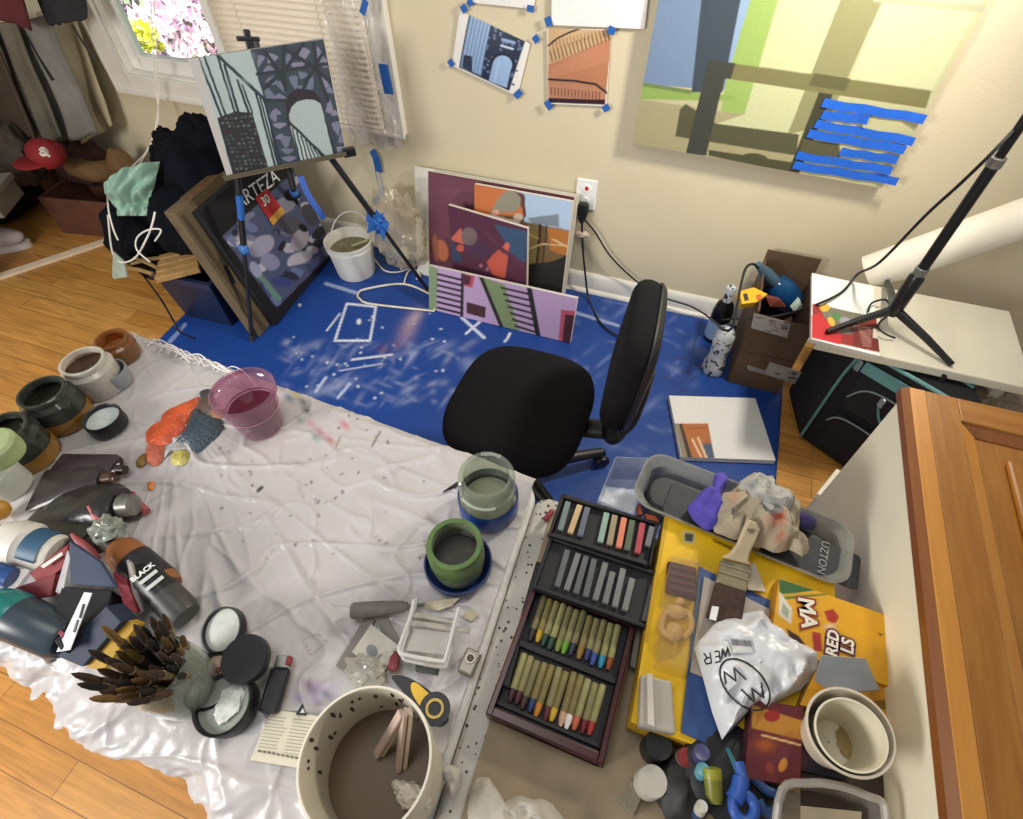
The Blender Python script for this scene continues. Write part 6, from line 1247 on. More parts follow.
# ------------------------------------------------------------------ big white bucket
zr = TT+.20; cb0 = PZ(365,759,zr); R = RZ(298, 432, 760, zr); b0 = Vector((cb0.x, cb0.y, S0-.002))
t = thing('big_bucket', 'large white bucket of murky brown water cut by the lower photo edge', 'bucket', b0); F = Matrix.Translation(b0); H = zr-b0.z
MB().ring([(.001,0),(R*.86,0),(R*.88,.006),(R*.97,H*.86),(R*1.0,H*.87),(R*1.0,H*.98),(R*.985,H),(R*.955,H),(R*.945,H*.96),(R*.85,.01),(.001,.008)], F, 64).build('bucket_body', mat('#cfc6b2', .4, var=.1, scale=8), t)
MB().ring([(R*.985,H*.985),(R*.995,H*1.008),(R*.96,H*1.01),(R*.952,H*.99)], F, 64).build('rim', mat('#e3dccb', .35, var=.04), t)
MB().lathe([(0,.01),(R*.87,.012),(R*.905,H*.5),(0,H*.5)], F, 56).build('murky_water', mat('#63503a', .35, var=.08, scale=5, spec=.2), t)
rnd = random.Random(31); dr_ = MB()
for i in range(26):
    a = rnd.uniform(1.2, 3.6); zz = rnd.uniform(.6, .95)*H; rr = R*(.86+.085*zz/H); dr_.blob(F @ Vector((rr*math.cos(a), rr*math.sin(a), zz)), .002*rnd.uniform(.4,1.6), .002, .005*rnd.uniform(.4,2), .2, seg=8, rings=6)
dr_.build('paint_spots', mat('#3a3128', .5), t)['kind'] = 'stuff'
zw = b0.z+H*.5
def pin(a, b_, za, zb, lb):
    A_, B_ = PZ(*a, za), PZ(*b_, zb); t2 = thing('clothes_peg', lb, 'peg', B_, 'pegs in the big bucket'); d = (B_-A_); F2 = frame(A_, d, Vector((1,-1,0))); L = d.length
    MB().box(-.005,.005,-.006,-.001,0,L,F2).build('peg_half', mat('#c9b7a4', .5, var=.1), t2, smooth=False, bevel=.001); MB().box(-.005,.005,.001,.006,0,L,F2).build('peg_half', mat('#c2a99a', .5, var=.1), t2, smooth=False, bevel=.001)
pin((404,712), (379,754), zr-.01, zw+.004, 'left clothes peg reaching into the murky water'); pin((407,712), (401,768), zr-.01, zw+.002, 'right clothes peg reaching into the murky water')
single(MB().blob(PZ(412,797,zw+.008), .02, .012, .012, .3, 2.5).blob(PZ(402,788,zw+.006), .012, .006, .008, .3, 2.5), 'white_scrap', mat('#d5cdbf', .5), 'white scrap floating in the murky bucket water', 'scrap')
# ================================================================== RIGHT WORK TABLE
ry = ey.copy(); rx = ex.copy(); C2 = Cr+rx*.0012-ry*.02
XR = .375
rt_ = thing('folding_table', 'second folding table with a speckled grey rim at the right', 'table', (.12,.15,0))
cA = C2; Wd = (XR-cA.x)/rx.x
def V2(u, v, z=TT): return Vector((cA.x+rx.x*u+ry.x*v, cA.y+rx.y*u+ry.y*v, z))
M2 = Matrix(((rx.x,ry.x,0,cA.x),(rx.y,ry.y,0,cA.y),(0,0,1,0),(0,0,0,1)))
def speck():
    m, nt, b = newmat('speckled_rim'); tc = nt.nodes.new('ShaderNodeTexCoord'); vz = nt.nodes.new('ShaderNodeTexVoronoi'); vz.inputs['Scale'].default_value = 95
    nt.links.new(tc.outputs['Object'], vz.inputs['Vector']); rp = nt.nodes.new('ShaderNodeValToRGB'); rp.color_ramp.elements[0].position = .25; rp.color_ramp.elements[1].position = .31; rp.color_ramp.elements[0].color = rgba('#2f2d2b'); rp.color_ramp.elements[1].color = rgba('#b9b4aa')
    nz = nt.nodes.new('ShaderNodeTexNoise'); nz.inputs['Scale'].default_value = 30; nt.links.new(tc.outputs['Object'], nz.inputs['Vector']); ad = nt.nodes.new('ShaderNodeMath'); ad.operation = 'MULTIPLY_ADD'; ad.inputs[1].default_value = .5
    nt.links.new(nz.outputs[0], ad.inputs[0]); nt.links.new(vz.outputs['Distance'], ad.inputs[2]); sb_ = nt.nodes.new('ShaderNodeMath'); sb_.operation = 'SUBTRACT'; sb_.inputs[1].default_value = .17; nt.links.new(ad.outputs[0], sb_.inputs[0])
    nt.links.new(sb_.outputs[0], rp.inputs[0]); nt.links.new(rp.outputs[0], b.inputs['Base Color']); b.inputs['Roughness'].default_value = .5; return m
MB().prism(rrect(0, Wd, -.60, 0, .03), TT-.035, TT, M2).build('table_top', speck(), rt_, bevel=.007)
for u in (.08, Wd-.06):
    f = MB()
    for v in (-.08, -.52): f.tube([M2 @ Vector((u,v,TT-.03)), M2 @ Vector((u,v,0))], .012, 8)
    f.tube([M2 @ Vector((u,-.08,.12)), M2 @ Vector((u,-.52,.12))], .009, 8); f.build('leg', mat('#6f6f70', .4, .6), rt_)
bp = MB().prism(rrect(.034, Wd-.004, -.585, -.02, .01), TT, TT+.003, M2); single(bp, 'brown_paper', mat('#94836a', .75, var=.08, scale=30, bump=.08), 'tan paper covering the speckled right table', 'paper')
s2 = TT+.004
# ------------------------------------------------------------------ pastel set
def quadM(TL, TR, BL, z):
    a, b, c = PZ(*TL, z), PZ(*TR, z), PZ(*BL, z); x = (b-a); Lx = x.length; x.normalize(); y = (a-c); Ly = y.dot(Vector((-x.y, x.x, 0))); yv = Vector((-x.y, x.x, 0))
    o_ = a-yv*Ly; return Matrix(((x.x,yv.x,0,o_.x),(x.y,yv.y,0,o_.y),(0,0,1,z),(0,0,0,1))), Lx, Ly
zb = s2
Mq, Lx, Ly = quadM((533.5,583), (637,621), (504,722), zb+.03)
Mq = Matrix.Translation((0,0,-.03)) @ Mq
RED = mat('#3a1414', .3, var=.25, scale=8); BKT = mat('#131214', .6, var=.15)
wo = thing('pastel_case', 'dark red wooden case of two rows of oil pastels on the right table', 'art case', Mq @ Vector((Lx/2, Ly/2, 0)))
w_ = .008
MB().box(0,Lx,0,Ly,0,.008,Mq).box(0,w_,0,Ly,.008,.032,Mq).box(Lx-w_,Lx,0,Ly,.008,.032,Mq).box(w_,Lx-w_,0,w_*1.6,.008,.032,Mq).box(w_,Lx-w_,Ly-w_,Ly,.008,.032,Mq).build('case_frame', RED, wo, smooth=False, bevel=.002)
MB().box(w_,Lx-w_,w_*1.6,Ly-w_,.008,.014,Mq).box(w_,Lx-w_,Ly*.515,Ly*.56,.014,.024,Mq).box(w_,Lx-w_,Ly*.09,Ly*.115,.014,.022,Mq).build('black_insert', BKT, wo, smooth=False, bevel=.001)
for x in (-.001, Lx-.0005): MB().box(x,x+.0015,Ly*.2,Ly*.75,.010,.026,Mq).build('brass_strip', mat('#9a6a4c', .3, .6), wo, smooth=False)
tips = [['#2c2a2a','#a98a1c','#1f3a2c','#24402f','#6f7a3a','#5c8f2a','#1f2c3c','#8a6a2a','#2a2f5c','#2f4a8a','#2f86a8','#8a4a24'], ['#3a2220','#4a1f22','#3a2420','#23386a','#c27a1f','#5c2026','#c9a52a','#c9a184','#e6e2da','#c2603f','#6a1a20','#a2332c']]
namesT = [['charcoal','ochre yellow','dark green','bottle green','olive','lime green','midnight blue','dark ochre','navy','blue','turquoise','rust'], ['brown black','wine','umber','royal blue','orange','maroon','yellow','peach','white','salmon','blood red','red']]
rnd = random.Random(14)
for r_ in range(2):
    ya_, yb_2 = (Ly*.96, Ly*.60) if r_ == 0 else (Ly*.50, Ly*.14)
    for i in range(12):
        x = w_+.010+(Lx-2*w_-.02)*(i+.5)/12-.001; y0_ = ya_-rnd.uniform(.002, .008); y1_ = yb_2-rnd.uniform(0,.006); R_ = .0053
        cpos = Mq @ Vector((x, (y0_+y1_)/2, .0195)); p = thing('oil_pastel', '%s-tipped oil pastel in the %s row of the wooden case' % (namesT[r_][i], 'upper' if r_ == 0 else 'lower'), 'pastel', cpos, 'oil pastels in the wooden case')
        F = Mq @ frame((x, y0_, .0195), (rnd.uniform(-.03,.03), -1, 0)); L = y0_-y1_
        MB().lathe([(0,0),(R_*.9,0),(R_,.001),(R_,L*.74),(0,L*.74)], F, 14).build('wrapper', mat(rnd.choice(['#7d7650','#6f6846','#8a8558','#766a40','#8c8a5c']), .55, var=.15, scale=80), p)
        MB().lathe([(R_*.94,L*.735),(R_*.94,L*.86),(R_*.5,L*.99),(0,L)], F, 14).build('tip', mat(tips[r_][i], .5, var=.12), p)
# two black trays stepping up behind the case
def tray(TL, TR, BL, z, th, name_lb):
    Mt, lx, ly = quadM(TL, TR, BL, z+th); Mt = Matrix.Translation((0,0,-th)) @ Mt
    t = thing('pastel_tray', name_lb, 'tray', Mt @ Vector((lx/2, ly/2, 0)))
    w2 = .005
    MB().box(0,lx,0,ly,0,th*.45,Mt).box(0,w2,0,ly,th*.45,th,Mt).box(lx-w2,lx,0,ly,th*.45,th,Mt).box(w2,lx-w2,0,w2,th*.45,th,Mt).box(w2,lx-w2,ly-w2,ly,th*.45,th,Mt).build('tray_body', BKT, t, smooth=False, bevel=.002)
    return t, Mt, lx, ly, th
def chalk(Mt, x, y0_, y1_, z, w2, hexc, lb, grp):
    a = Mt @ Vector((x, y0_, z)); t = single(MB().box(-w2,w2,-w2,w2,0,(y1_-y0_),Mt @ frame((x,y0_,z+w2), (rnd.uniform(-.05,.05),1,0), (1,0,0))), 'chalk_stick', mat(hexc, .8, var=.12, scale=60), lb, 'chalk', grp, smooth=False, bevel=.0012); return t
t1, Mt, lx, ly, th = tray((561,494), (659,522), (549,534), s2+.040, .018, 'upper black tray of coloured chalk sticks behind the wooden case')
for fx, c_, nm in [(.10,'#66736f','blue-grey'),(.20,'#b39a72','tan'),(.30,'#5c5f6c','slate'),(.50,'#7f9a8a','mint'),(.59,'#8f8068','khaki'),(.68,'#c9765c','coral'),(.76,'#55604c','moss green'),(.86,'#a2434c','rose red'),(.94,'#6d6a70','grey')]:
    chalk(Mt, lx*fx, ly*(.18 if fx < .9 else .40), ly*(.88 if fx < .9 else .86), th*.45, .0048, c_, nm+' chalk stick in the upper black tray', 'chalks in the upper tray')
t2, Mt, lx, ly, th = tray((550,536), (661,573), (536,588), s2+.034, .016, 'lower black tray of grey chalk sticks between the case and the upper tray')
for i in range(8):
    g_ = rnd.choice(['#5f6060','#6b6a68','#55585a','#747270']); chalk(Mt, lx*(.2+.083*i), ly*.16, ly*(.86 if i not in (5,7) else .74), th*.45, .0046, g_, ['first','second','third','fourth','fifth','sixth','seventh','eighth'][i]+' grey chalk stick from the left in the lower black tray', 'chalks in the lower tray')
chalk(Mt, lx*.95, ly*.1, ly*.75, th*.45, .004, '#4c4c4e', 'lone dark grey chalk at the right end of the lower black tray', 'chalks in the lower tray')
A_, B_ = PZ(545,520,s2+.008), PZ(553,510,s2+.01); lathe_thing('crayon_stub', 'short red crayon stub on the corner of the right table', 'crayon', A_, B_, [('stub', [(0,0),(.005,0),(.005,.8),(.003,1),(0,1)], mat('#8c2a3a', .5))])
ca, cb_2 = PZ(530,600,s2+.004), PZ(505,690,s2+.004)
single(MB().slab([PZ(536,566,s2+.002), PZ(541,568,s2+.002), PZ(509,692,s2+.002), PZ(501,688,s2+.002)], .022, (0,0,1)), 'case_lid', BKT, 'black lid edge lying along the left side of the wooden pastel case', 'lid', smooth=False, bevel=.002)
single(MB().slab([PZ(639,600,s2+.002), PZ(645,602,s2+.002), PZ(634,672,s2+.002), PZ(628,668,s2+.002)], .016, (0,0,1)), 'grey_stick', mat('#6c675c', .6, var=.2), 'dull grey stick lying right of the wooden pastel case', 'stick', smooth=False, bevel=.002)
# ------------------------------------------------------------------ clear bin with a black case in it
zt_ = TT+.072
a, b, c = PZ(650,450,zt_), PZ(866,532,zt_), None
x = (b-a); Lb = x.length; x.normalize(); yv = Vector((-x.y, x.x, 0)); MBn = Matrix(((x.x,yv.x,0,a.x),(x.y,yv.y,0,a.y),(0,0,1,TT+.006),(0,0,0,1)))
Lb = min(Lb, (XR-a.x)/x.x-.004)
bn2 = thing('clear_bin', 'shallow clear plastic bin at the far end of the right table', 'bin', MBn @ Vector((Lb/2,-.09,0)))
hB2 = .066; DB = .118
def rr3(ins, r, z): return [(p[0], p[1], z) for p in rrect(ins, Lb-ins, -DB+ins, -ins, r)]
b_ = MB(); rows = [rr3(.02,.02,0), rr3(.012,.03,hB2*.9), rr3(.002,.035,hB2), rr3(.0,.035,hB2+.004), rr3(.003,.035,hB2+.004), rr3(.0145,.03,hB2*.88), rr3(.022,.02,.004)]
n = len(rows[0]); vs = sum(rows, []); fs = [tuple(range(n))[::-1], tuple(len(vs)-n+i for i in range(n))]
for r_ in range(len(rows)-1): fs += [(r_*n+i, r_*n+(i+1)%n, (r_+1)*n+(i+1)%n, (r_+1)*n+i) for i in range(n)]
b_.add(vs, fs, MBn).build('bin_body', clear('#c3c3bb', .30, .12, 'bin'), bn2)
cs = thing('black_case', 'black case with pale lettering lying inside the clear bin', 'case', MBn @ Vector((Lb/2,-.1,.01)))
b_ = MB().prism(rrect(.02, Lb-.022, -DB+.018, -.030, .03), .006, .056, MBn); b_.build('case_body', mat('#1b1c1e', .45, var=.15), cs, bevel=.006)
for k in range(2): MB().prism(rrect(.055+k*.16, .20+k*.16, -.105, -.042, .008), .0565, .0585, MBn).build('case_ridge', mat('#232427', .6, var=.25, scale=120), cs, bevel=.001)
ctr = MBn @ Vector((Lb-.038, -.072, .0595)); text('UZTON', .017, Matrix(((yv.x*-1, x.x, 0, ctr.x),(yv.y*-1, x.y, 0, ctr.y),(0,0,1,ctr.z),(0,0,0,1))), mat('#8b8b8b', .4), cs)
for q_, lb in [((PZ(636,508,TT+.03), PZ(640,490,TT+.05)), 'orange strip at the left end of the clear bin')]: single(MB().slab([PZ(637,505,TT+.045), PZ(640,502,TT+.045), PZ(643,514,TT+.045), PZ(638,515,TT+.045)], .012), 'orange_clip', mat('#c9602c', .5), 'orange clip at the left end of the clear bin', 'clip', smooth=False, bevel=.001)
single(MB().slab([PZ(645,513,TT+.05), PZ(656,516,TT+.05), PZ(660,522,TT+.05), PZ(647,519,TT+.05)], .01), 'orange_clip', mat('#c9602c', .5), 'orange clip behind the upper corner of the yellow package', 'clip', smooth=False, bevel=.001)
tb = thing('clear_tub', 'small clear plastic tub with white paper behind the upper chalk tray', 'tub', PZ(630,490,TT))
p4 = [PZ(616,457,TT+.065), PZ(648,458,TT+.065), PZ(634,514,TT+.065), PZ(598,500,TT+.065)]
b_ = MB(); lo_ = [Vector((p.x*.97+.0, p.y*.985, TT-.0+.004)) for p in p4]; b_.add(p4+lo_, [(4,5,6,7),(0,1,5,4),(1,2,6,5),(2,3,7,6),(3,0,4,7)]); b_.build('tub_body', clear('#d9dee6', .2, .06, 'tub'), tb, smooth=False, solid=.002)
MB().grid(lambda u, v: tuple((lo_[3]*(1-u)+lo_[2]*u)*(1-v*.75)+(lo_[0]*(1-u)+lo_[1]*u)*v*.75+Vector((0,0,.008+.012*abs(mn.noise(Vector((u*3,v*3,1))))))), 12, 12).build('white_paper', mat('#d3d6db', .6), tb)
# ------------------------------------------------------------------ rags on the bin
zr_ = TT+.085
def crumple(name, lb, cat, pts, z, hexc, amp, seed, h=.04, var=.15, stains=None, sub=34, bump=.3):
    P3 = [PZ(*p, z) for p in pts]; c = sum(P3, Vector())/len(P3); sm = smooth_path(P3, 6, True); n = len(sm); R_ = 14; vs = [c+Vector((0,0,h))]; fs = []
    for r in range(1, R_+1):
        t = r/R_
        for p in sm:
            q_ = c+(p-c)*t; q2 = q_*38; k = mn.fractal(Vector((q2.x, q2.y, seed)), 1, 2, 3); k2 = 1-min(1, abs(mn.noise(Vector((q_.x*30+seed, q_.y*30, seed*2))))*3)
            vs.append(q_+Vector((amp*.6*k*t, amp*.6*mn.noise(Vector((q2.y, q2.x, seed))), h*(1-t**4)*.8+amp*(k*.8+k2*.9)*(1-t**6))))
    for k in range(n): fs.append((0, 1+k, 1+(k+1)%n))
    for r in range(R_-1):
        for k in range(n): fs.append((1+r*n+k, 1+(r+1)*n+k, 1+(r+1)*n+(k+1)%n, 1+r*n+(k+1)%n))
    cb3 = len(vs); vs.append(c+Vector((0,0,-.002)))
    for k in range(n): fs.append((cb3, 1+(R_-1)*n+(k+1)%n, 1+(R_-1)*n+k))
    b = MB().add(vs, fs)
    if not stains: return single(b, name, mat(hexc, .8, var=var, scale=30, bump=bump, bscale=90), lb, cat, angle=70)
    t = single(b, name, attrmat('rag', .85, .5, 110, grain=.2), lb, cat, angle=70)
    Pw = np.array([tuple(v.co+t.location) for v in t.data.vertices]); q_ = proj(Pw); set_col(t.data, paint(q_[..., 0], q_[..., 1], hexc, stains)); return t
crumple('purple_cloth', 'bright violet cloth poking out left of the stained rag', 'cloth', [(689,508),(697,497),(702,492),(712,488),(714,476),(724,474),(728,482),(720,500),(725,520),(708,531),(693,521)], zr_-.004, '#4a40a0', .006, 2, .03)
crumple('stained_rag', 'beige rag with orange paint stains heaped on the clear bin', 'rag', [(712,515),(713,500),(728,492),(738,482),(752,477),(764,480),(772,490),(786,497),(790,510),(798,528),(806,548),(803,558),(780,552),(755,545),(735,540),(716,534)], zr_, '#a1947e', .020, 5, .05, .22, [('s',779,515,7,10,-15,.95,'#b8401c'),('s',773,521,9,9,0,.6,'#9a5038'),('s',782,536,4,8,10,.8,'#a8452c'),('s',733,497,6,10,0,.6,'#9a6450'),('s',720,520,8,16,10,.5,'#7d7262'),('s',760,530,20,6,-30,.4,'#7d7262'),('s',795,545,5,14,0,.4,'#c9bfae'),('s',745,515,6,14,30,.5,'#857a68')])
crumple('white_rag', 'pale rag with grey paint creases on top of the beige rag', 'rag', [(740,488),(745,480),(760,478),(772,486),(786,500),(789,514),(775,522),(757,514),(744,502)], zr_+.035, '#a9a79f', .016, 9, .03, .3, [('s',752,486,5,5,0,.7,'#4f5158'),('s',760,497,8,3,40,.6,'#5c5e62'),('s',772,498,4,6,0,.6,'#5f6064'),('s',748,500,4,8,0,.5,'#6b6a66'),('s',778,509,6,3,0,.6,'#66645f')])
crumple('dark_purple_cloth', 'dark purple cloth inside the clear bin right of the rags', 'cloth', [(790,512),(804,513),(816,522),(812,530),(798,527)], zr_-.012, '#352b5c', .004, 3, .012)
# ------------------------------------------------------------------ yellow boxes, cards, brush
YEL = '#d9ae14'
def slabthing(name, lb, cat, pts, z, th, hexc, grp=None, rough=.45, var=.06, bevel=.001):
    t = thing(name, lb, cat, sum([PZ(*p, z) for p in pts], Vector())/len(pts)+Vector((0,0,0)), grp)
    MB().slab([PZ(*p, z) for p in pts], -th, (0,0,1)).build('board' if th < .004 else 'box_body', mat(hexc, rough, var=var, scale=20), t, smooth=False, bevel=bevel); return t
zy = TT+.062
# large yellow package: painted top on a real box
def pack(name, lb, cat, BLp, BRp, TLp, z, th, base, ops, nx, ny, side, wob=0):
    o = panel(name, PZ(*BLp, z), PZ(*BRp, z), PZ(*TLp, z), th, base, ops, nx, ny, side, key='carton', rough=.4, bump=.05, wob=wob); return tag(o, lb, cat)
ky = K(760, 560, 5.119); kz = K(620, 440, 3.935)
ops = [('p', kz((165,310),(190,310),(110,800),(60,800)), '#b8900f'), ('p', kz((248,358),(297,363),(292,410),(248,402)), '#b9b28a'), ('p', kz((255,366),(290,370),(286,402),(255,397)), '#4a4a3c'), ('p', kz((360,385),(470,432),(440,436),(372,402)), '#6f560f'), ('p', kz((1023,600),(1040,560),(1060,700),(1000,690)), '#c9a52a'), ('p', kz((900,592),(945,600),(942,642),(902,632)), '#b3a468'), ('p', kz((908,600),(935,606),(932,632),(908,626)), '#8a8468')]
pack('yellow_package', 'large bright yellow cardboard package under the brush and the bag', 'package', (631,722), (845,800), (665,516), zy, .05, YEL, ops, 130, 130, '#b98f12')
# marker box
ops = [('p', ky((95,95),(285,155),(180,170),(100,175)), '#2f5a2a'), ('p', ky((100,178),(340,168),(360,180),(115,195)), '#a8921f'), ('p', ky((110,190),(345,172),(345,178),(112,205)), '#5f6a1f'), ('p', ky((100,160),(165,250),(160,330),(95,280)), '#cfc8b4'), ('p', ky((118,215),(150,260),(140,300),(110,265)), '#9aa08c'),
 ('p', ky((328,262),(375,250),(405,290),(385,330),(345,310)), '#a32e1c'), ('p', ky((265,365),(312,375),(318,470),(275,465)), '#a02f2a'), ('p', ky((135,350),(200,390),(245,450),(225,455),(150,395)), '#3a1f1a'), ('p', ky((320,330),(400,320),(390,365),(320,360)), '#c99a55'), ('s', *ky((360,340))[0], 5, 3, 0, .6, '#e0cfa5'), ('p', ky((600,370),(635,380),(615,390)), '#6f5410')]
mb_ = pack('marker_box', 'yellow-orange marker box with a green corner and red leaf by the white cabinet', 'box', (771,642), (888,686), (779,578), zy+.032, .03, '#d39a1c', ops, 110, 80, '#b07c14')
mb2 = pack('pencil_box', 'second yellow-orange box with a green band lying under the paper cups', 'box', (800,705), (905,735), (838,622), zy+.022, .03, '#c48a22', [('p', ky((515,375),(560,385),(720,530),(725,570),(660,520),(540,410)), '#2f5526'), ('p', ky((460,370),(500,340),(530,350),(500,400)), '#5f5a2a'), ('e', *ky((655,595))[0], 11, 12, 0, '#8a7448'), ('e', *ky((650,590))[0], 6, 7, 0, '#cfc6b0'), ('e', *ky((645,600))[0], 3, 4, 0, '#5c4a38'), ('p', ky((580,720),(780,700),(770,760),(560,770)), '#7a5a1f'), ('p', ky((480,390),(660,545),(640,560),(470,410)), '#a8781c')], 90, 80, '#8f6618')
def flattext(body, size, px_, py_, z, p_up, m, par, bold=.0015, ext=.0006, px2=None):
    """letters whose reading direction runs towards photo point p_up"""
    o_ = PZ(px_, py_, z); d = PZ(*p_up, z)-o_; d.z = 0; d.normalize(); y = Vector((-d.y, d.x, 0)); return text(body, size, Matrix(((d.x,y.x,0,o_.x),(d.y,y.y,0,o_.y),(0,0,1,o_.z),(0,0,0,1))), m, par, bold=bold, ext=ext)
WTX = mat('#e0d8c8', .5); RDX = mat('#8a2a1c', .5); PUX = mat('#5a2340', .5)
zl = zy+.0335
flattext('MA', .030, 807, 613, zl, (812,650), RDX, mb_, .0035, .0004); flattext('MA', .030, 807, 613, zl+.0008, (812,650), WTX, mb_, .0008)
zl = zy+.0335
flattext('RED', .020, 833, 643, zl, (836,610), PUX, mb_, .003, .0004); flattext('RED', .020, 833, 643, zl+.0008, (836,610), WTX, mb_, .0005)
flattext('LS', .022, 848, 646, zl, (851,610), PUX, mb_, .003, .0004); flattext('LS', .022, 848, 646, zl+.0008, (851,610), WTX, mb_, .0005)
# blister with a wooden torso
t = thing('clear_blister', 'clear blister on the yellow package holding a maroon block', 'blister', PZ(680,600,zy))
pts = [(668,556),(698,562),(697,640),(685,680),(652,670),(656,620)]
b_ = MB(); P3 = [PZ(*p, zy+.001) for p in pts]; ctr = sum(P3, Vector())/6; up3 = [ctr+(p-ctr)*.9+Vector((0,0,.024)) for p in P3]
b_.add(P3+up3, [(i,(i+1)%6,6+(i+1)%6,6+i) for i in range(6)]+[tuple(6+i for i in range(6))]); b_.build('blister_shell', clear('#f2eede', .05, .06, 'blister'), t, smooth=False, bevel=.002)
m_ = thing('maroon_block', 'ribbed maroon block inside the clear blister', 'block', PZ(683,578,zy)); 
MB().slab([PZ(668,560,zy+.018), PZ(697,567,zy+.018), PZ(697,598,zy+.018), PZ(666,590,zy+.018)], -.016, (0,0,1)).build('block_body', mat('#4a2630', .35, var=.15), m_, smooth=False, bevel=.003)
for i in range(4): MB().tube([PZ(670-i*.5,566+i*7,zy+.0185), PZ(695,572+i*7,zy+.0185)], .0022, 6).build('rib', mat('#6a3b45', .35), m_)
WF = mat('#c29b62', .5, var=.1)
t = thing('wooden_figure', 'small pale wooden jointed torso lying in the blister below the maroon block', 'figure', PZ(674,625,zy))
z_ = zy+.016
MB().blob(PZ(676,612,z_), .016, .011, .009, .05).blob(PZ(674,632,z_), .013, .014, .009, .05).build('torso', WF, t)
MB().blob(PZ(680,602,z_), .007, .007, .006, .05).build('neck', WF, t)
for q_ in ([(670,608),(663,618),(662,630),(668,636)], [(684,610),(691,618),(690,630),(683,638)]): MB().tube(smooth_path([PZ(*p, z_) for p in q_], 4), .0045, 8).build('arm', WF, t)
# blue folder with a sheet
slabthing('blue_folder', 'blue card folder lying on the yellow package under the white bag', 'folder', [(699,566),(783,606),(770,690),(716,748),(681,732)], zy+.004, .003, '#2c4a80')
slabthing('grey_sheet', 'pinkish grey sheet lying on the blue folder', 'paper', [(704,576),(780,614),(762,700),(690,672)], zy+.007, .002, '#a89c92')
flat('beige_tag', 'beige paper tag tucked behind the wide brush', 'tag', [(742,566),(755,563),(766,592),(748,590)], zy+.009, .001, '#b8ac96')
# wide brush
t = thing('flat_brush', 'wide flat paint brush with a worn cream handle lying on the yellow package', 'brush', PZ(735,570,zy)); zz = zy+.022
hp = [(749,520),(757,523),(761,530),(757,540),(751,552),(749,560),(752,566),(723,558),(731,554),(738,545),(744,530)]
MB().slab([PZ(*p, zz+max(0, (566-p[1])/46)*.05) for p in hp], -.009, (0,0,1)).build('handle', mat('#b7a687', .5, var=.15), t, bevel=.003, smooth=False)
MB().lathe([(.0055,0),(0,.0004)], Matrix.Translation(PZ(751,530,zz+.0405)), 16).build('hang_hole', mat('#5a4a3a', .7), t)
MB().slab([PZ(722,557,zz+.002), PZ(752,566,zz+.002), PZ(747,592,zz+.001), PZ(716,582,zz+.001)], -.014, (0,0,1)).build('ferrule', mat('#8f8468', .3, .5, var=.15), t, smooth=False, bevel=.003)
for f_ in (.25, .55): MB().tube([PZ(722-6*f_,557+25*f_,zz+.0025), PZ(752-5*f_,566+26*f_,zz+.0025)], .0012, 6).build('ferrule_rivet_line', mat('#b5ab90', .3, .6), t)
MB().slab([PZ(716,582,zz+.001), PZ(747,592,zz+.001), PZ(741,628,zz-.004), PZ(707,616,zz-.004)], -.011, (0,0,1)).build('bristles', mat('#3e2a20', .85, var=.3, scale=120, bump=.4, bscale=200), t, smooth=False, bevel=.002)
# white mail bag
def bag():
    out = [(694,648),(700,640),(716,622),(738,614),(761,610),(772,622),(790,640),(822,656),(818,672),(800,690),(780,700),(766,712),(757,704),(738,722),(722,740),(712,712),(703,678)]
    z0_ = zy+.012; P3 = [PZ(*p, z0_) for p in out]; c = PZ(752,668,z0_); sm = []
    for i in range(len(P3)):
        a, b2 = P3[i], P3[(i+1)%len(P3)]
        for k in range(6): sm.append(a*(1-k/6)+b2*k/6)
    n = len(sm); R_ = 26; vs = [c+Vector((0,0,.035))]; fs = []
    for r in range(1, R_+1):
        t = r/R_
        for p in sm:
            q_ = c+(p-c)*t; k1 = abs(mn.noise(Vector((q_.x*22, q_.y*22, 3)))); k2 = abs(mn.noise(Vector((q_.x*45+5, q_.y*40, 8))))
            edge = min(1, t*1.4)**3
            vs.append(q_+Vector((0,0,.035*(1-t**3.5)+(.045*(.3-k1)+.022*(.25-k2))*(.25+.75*edge)*(1-t**8))))
    for k in range(n): fs.append((0, 1+k, 1+(k+1)%n))
    for r in range(R_-1):
        for k in range(n): fs.append((1+r*n+k, 1+(r+1)*n+k, 1+(r+1)*n+(k+1)%n, 1+r*n+(k+1)%n))
    b0_ = len(vs); vs.append(c+Vector((0,0,-.003)))
    for k in range(n): fs.append((b0_, 1+(R_-1)*n+(k+1)%n, 1+(R_-1)*n+k))
    # the print on the bag
    A3 = np.array([tuple(v) for v in vs]); return vs, fs, A3
vs, fs, A3 = bag()
me = bpy.data.meshes.new('mail_bag'); bc_ = PZ(752,668,zy+.01); me.from_pydata([tuple(Vector(v)-bc_) for v in vs], [], fs); me.materials.append(mat('#d3d4d6', .35, var=.04, spec=.6)); 
bmx = bmesh.new(); bmx.from_mesh(me); bmesh.ops.recalc_face_normals(bmx, faces=bmx.faces); bmx.to_mesh(me); bmx.free()
me.polygons.foreach_set('use_smooth', [True]*len(me.polygons)); me.set_sharp_from_angle(angle=math.radians(38))
wbag = bpy.data.objects.new('mail_bag', me); COL.objects.link(wbag); wbag.location = bc_; tag(wbag, 'crumpled white plastic mail bag printed with a black circled zigzag emblem', 'bag')
from mathutils.bvhtree import BVHTree
bvh = BVHTree.FromPolygons([Vector(v) for v in vs], fs)
def onbag(px_, py_, off=.0012):
    h = bvh.ray_cast(Vector(CAMP), Vector(ray(px_, py_)).normalized()); 
    return (h[0]+Vector((0,0,off))) if h[0] is not None else PZ(px_, py_, zy+.05)
km = K(640, 540, 4.095)
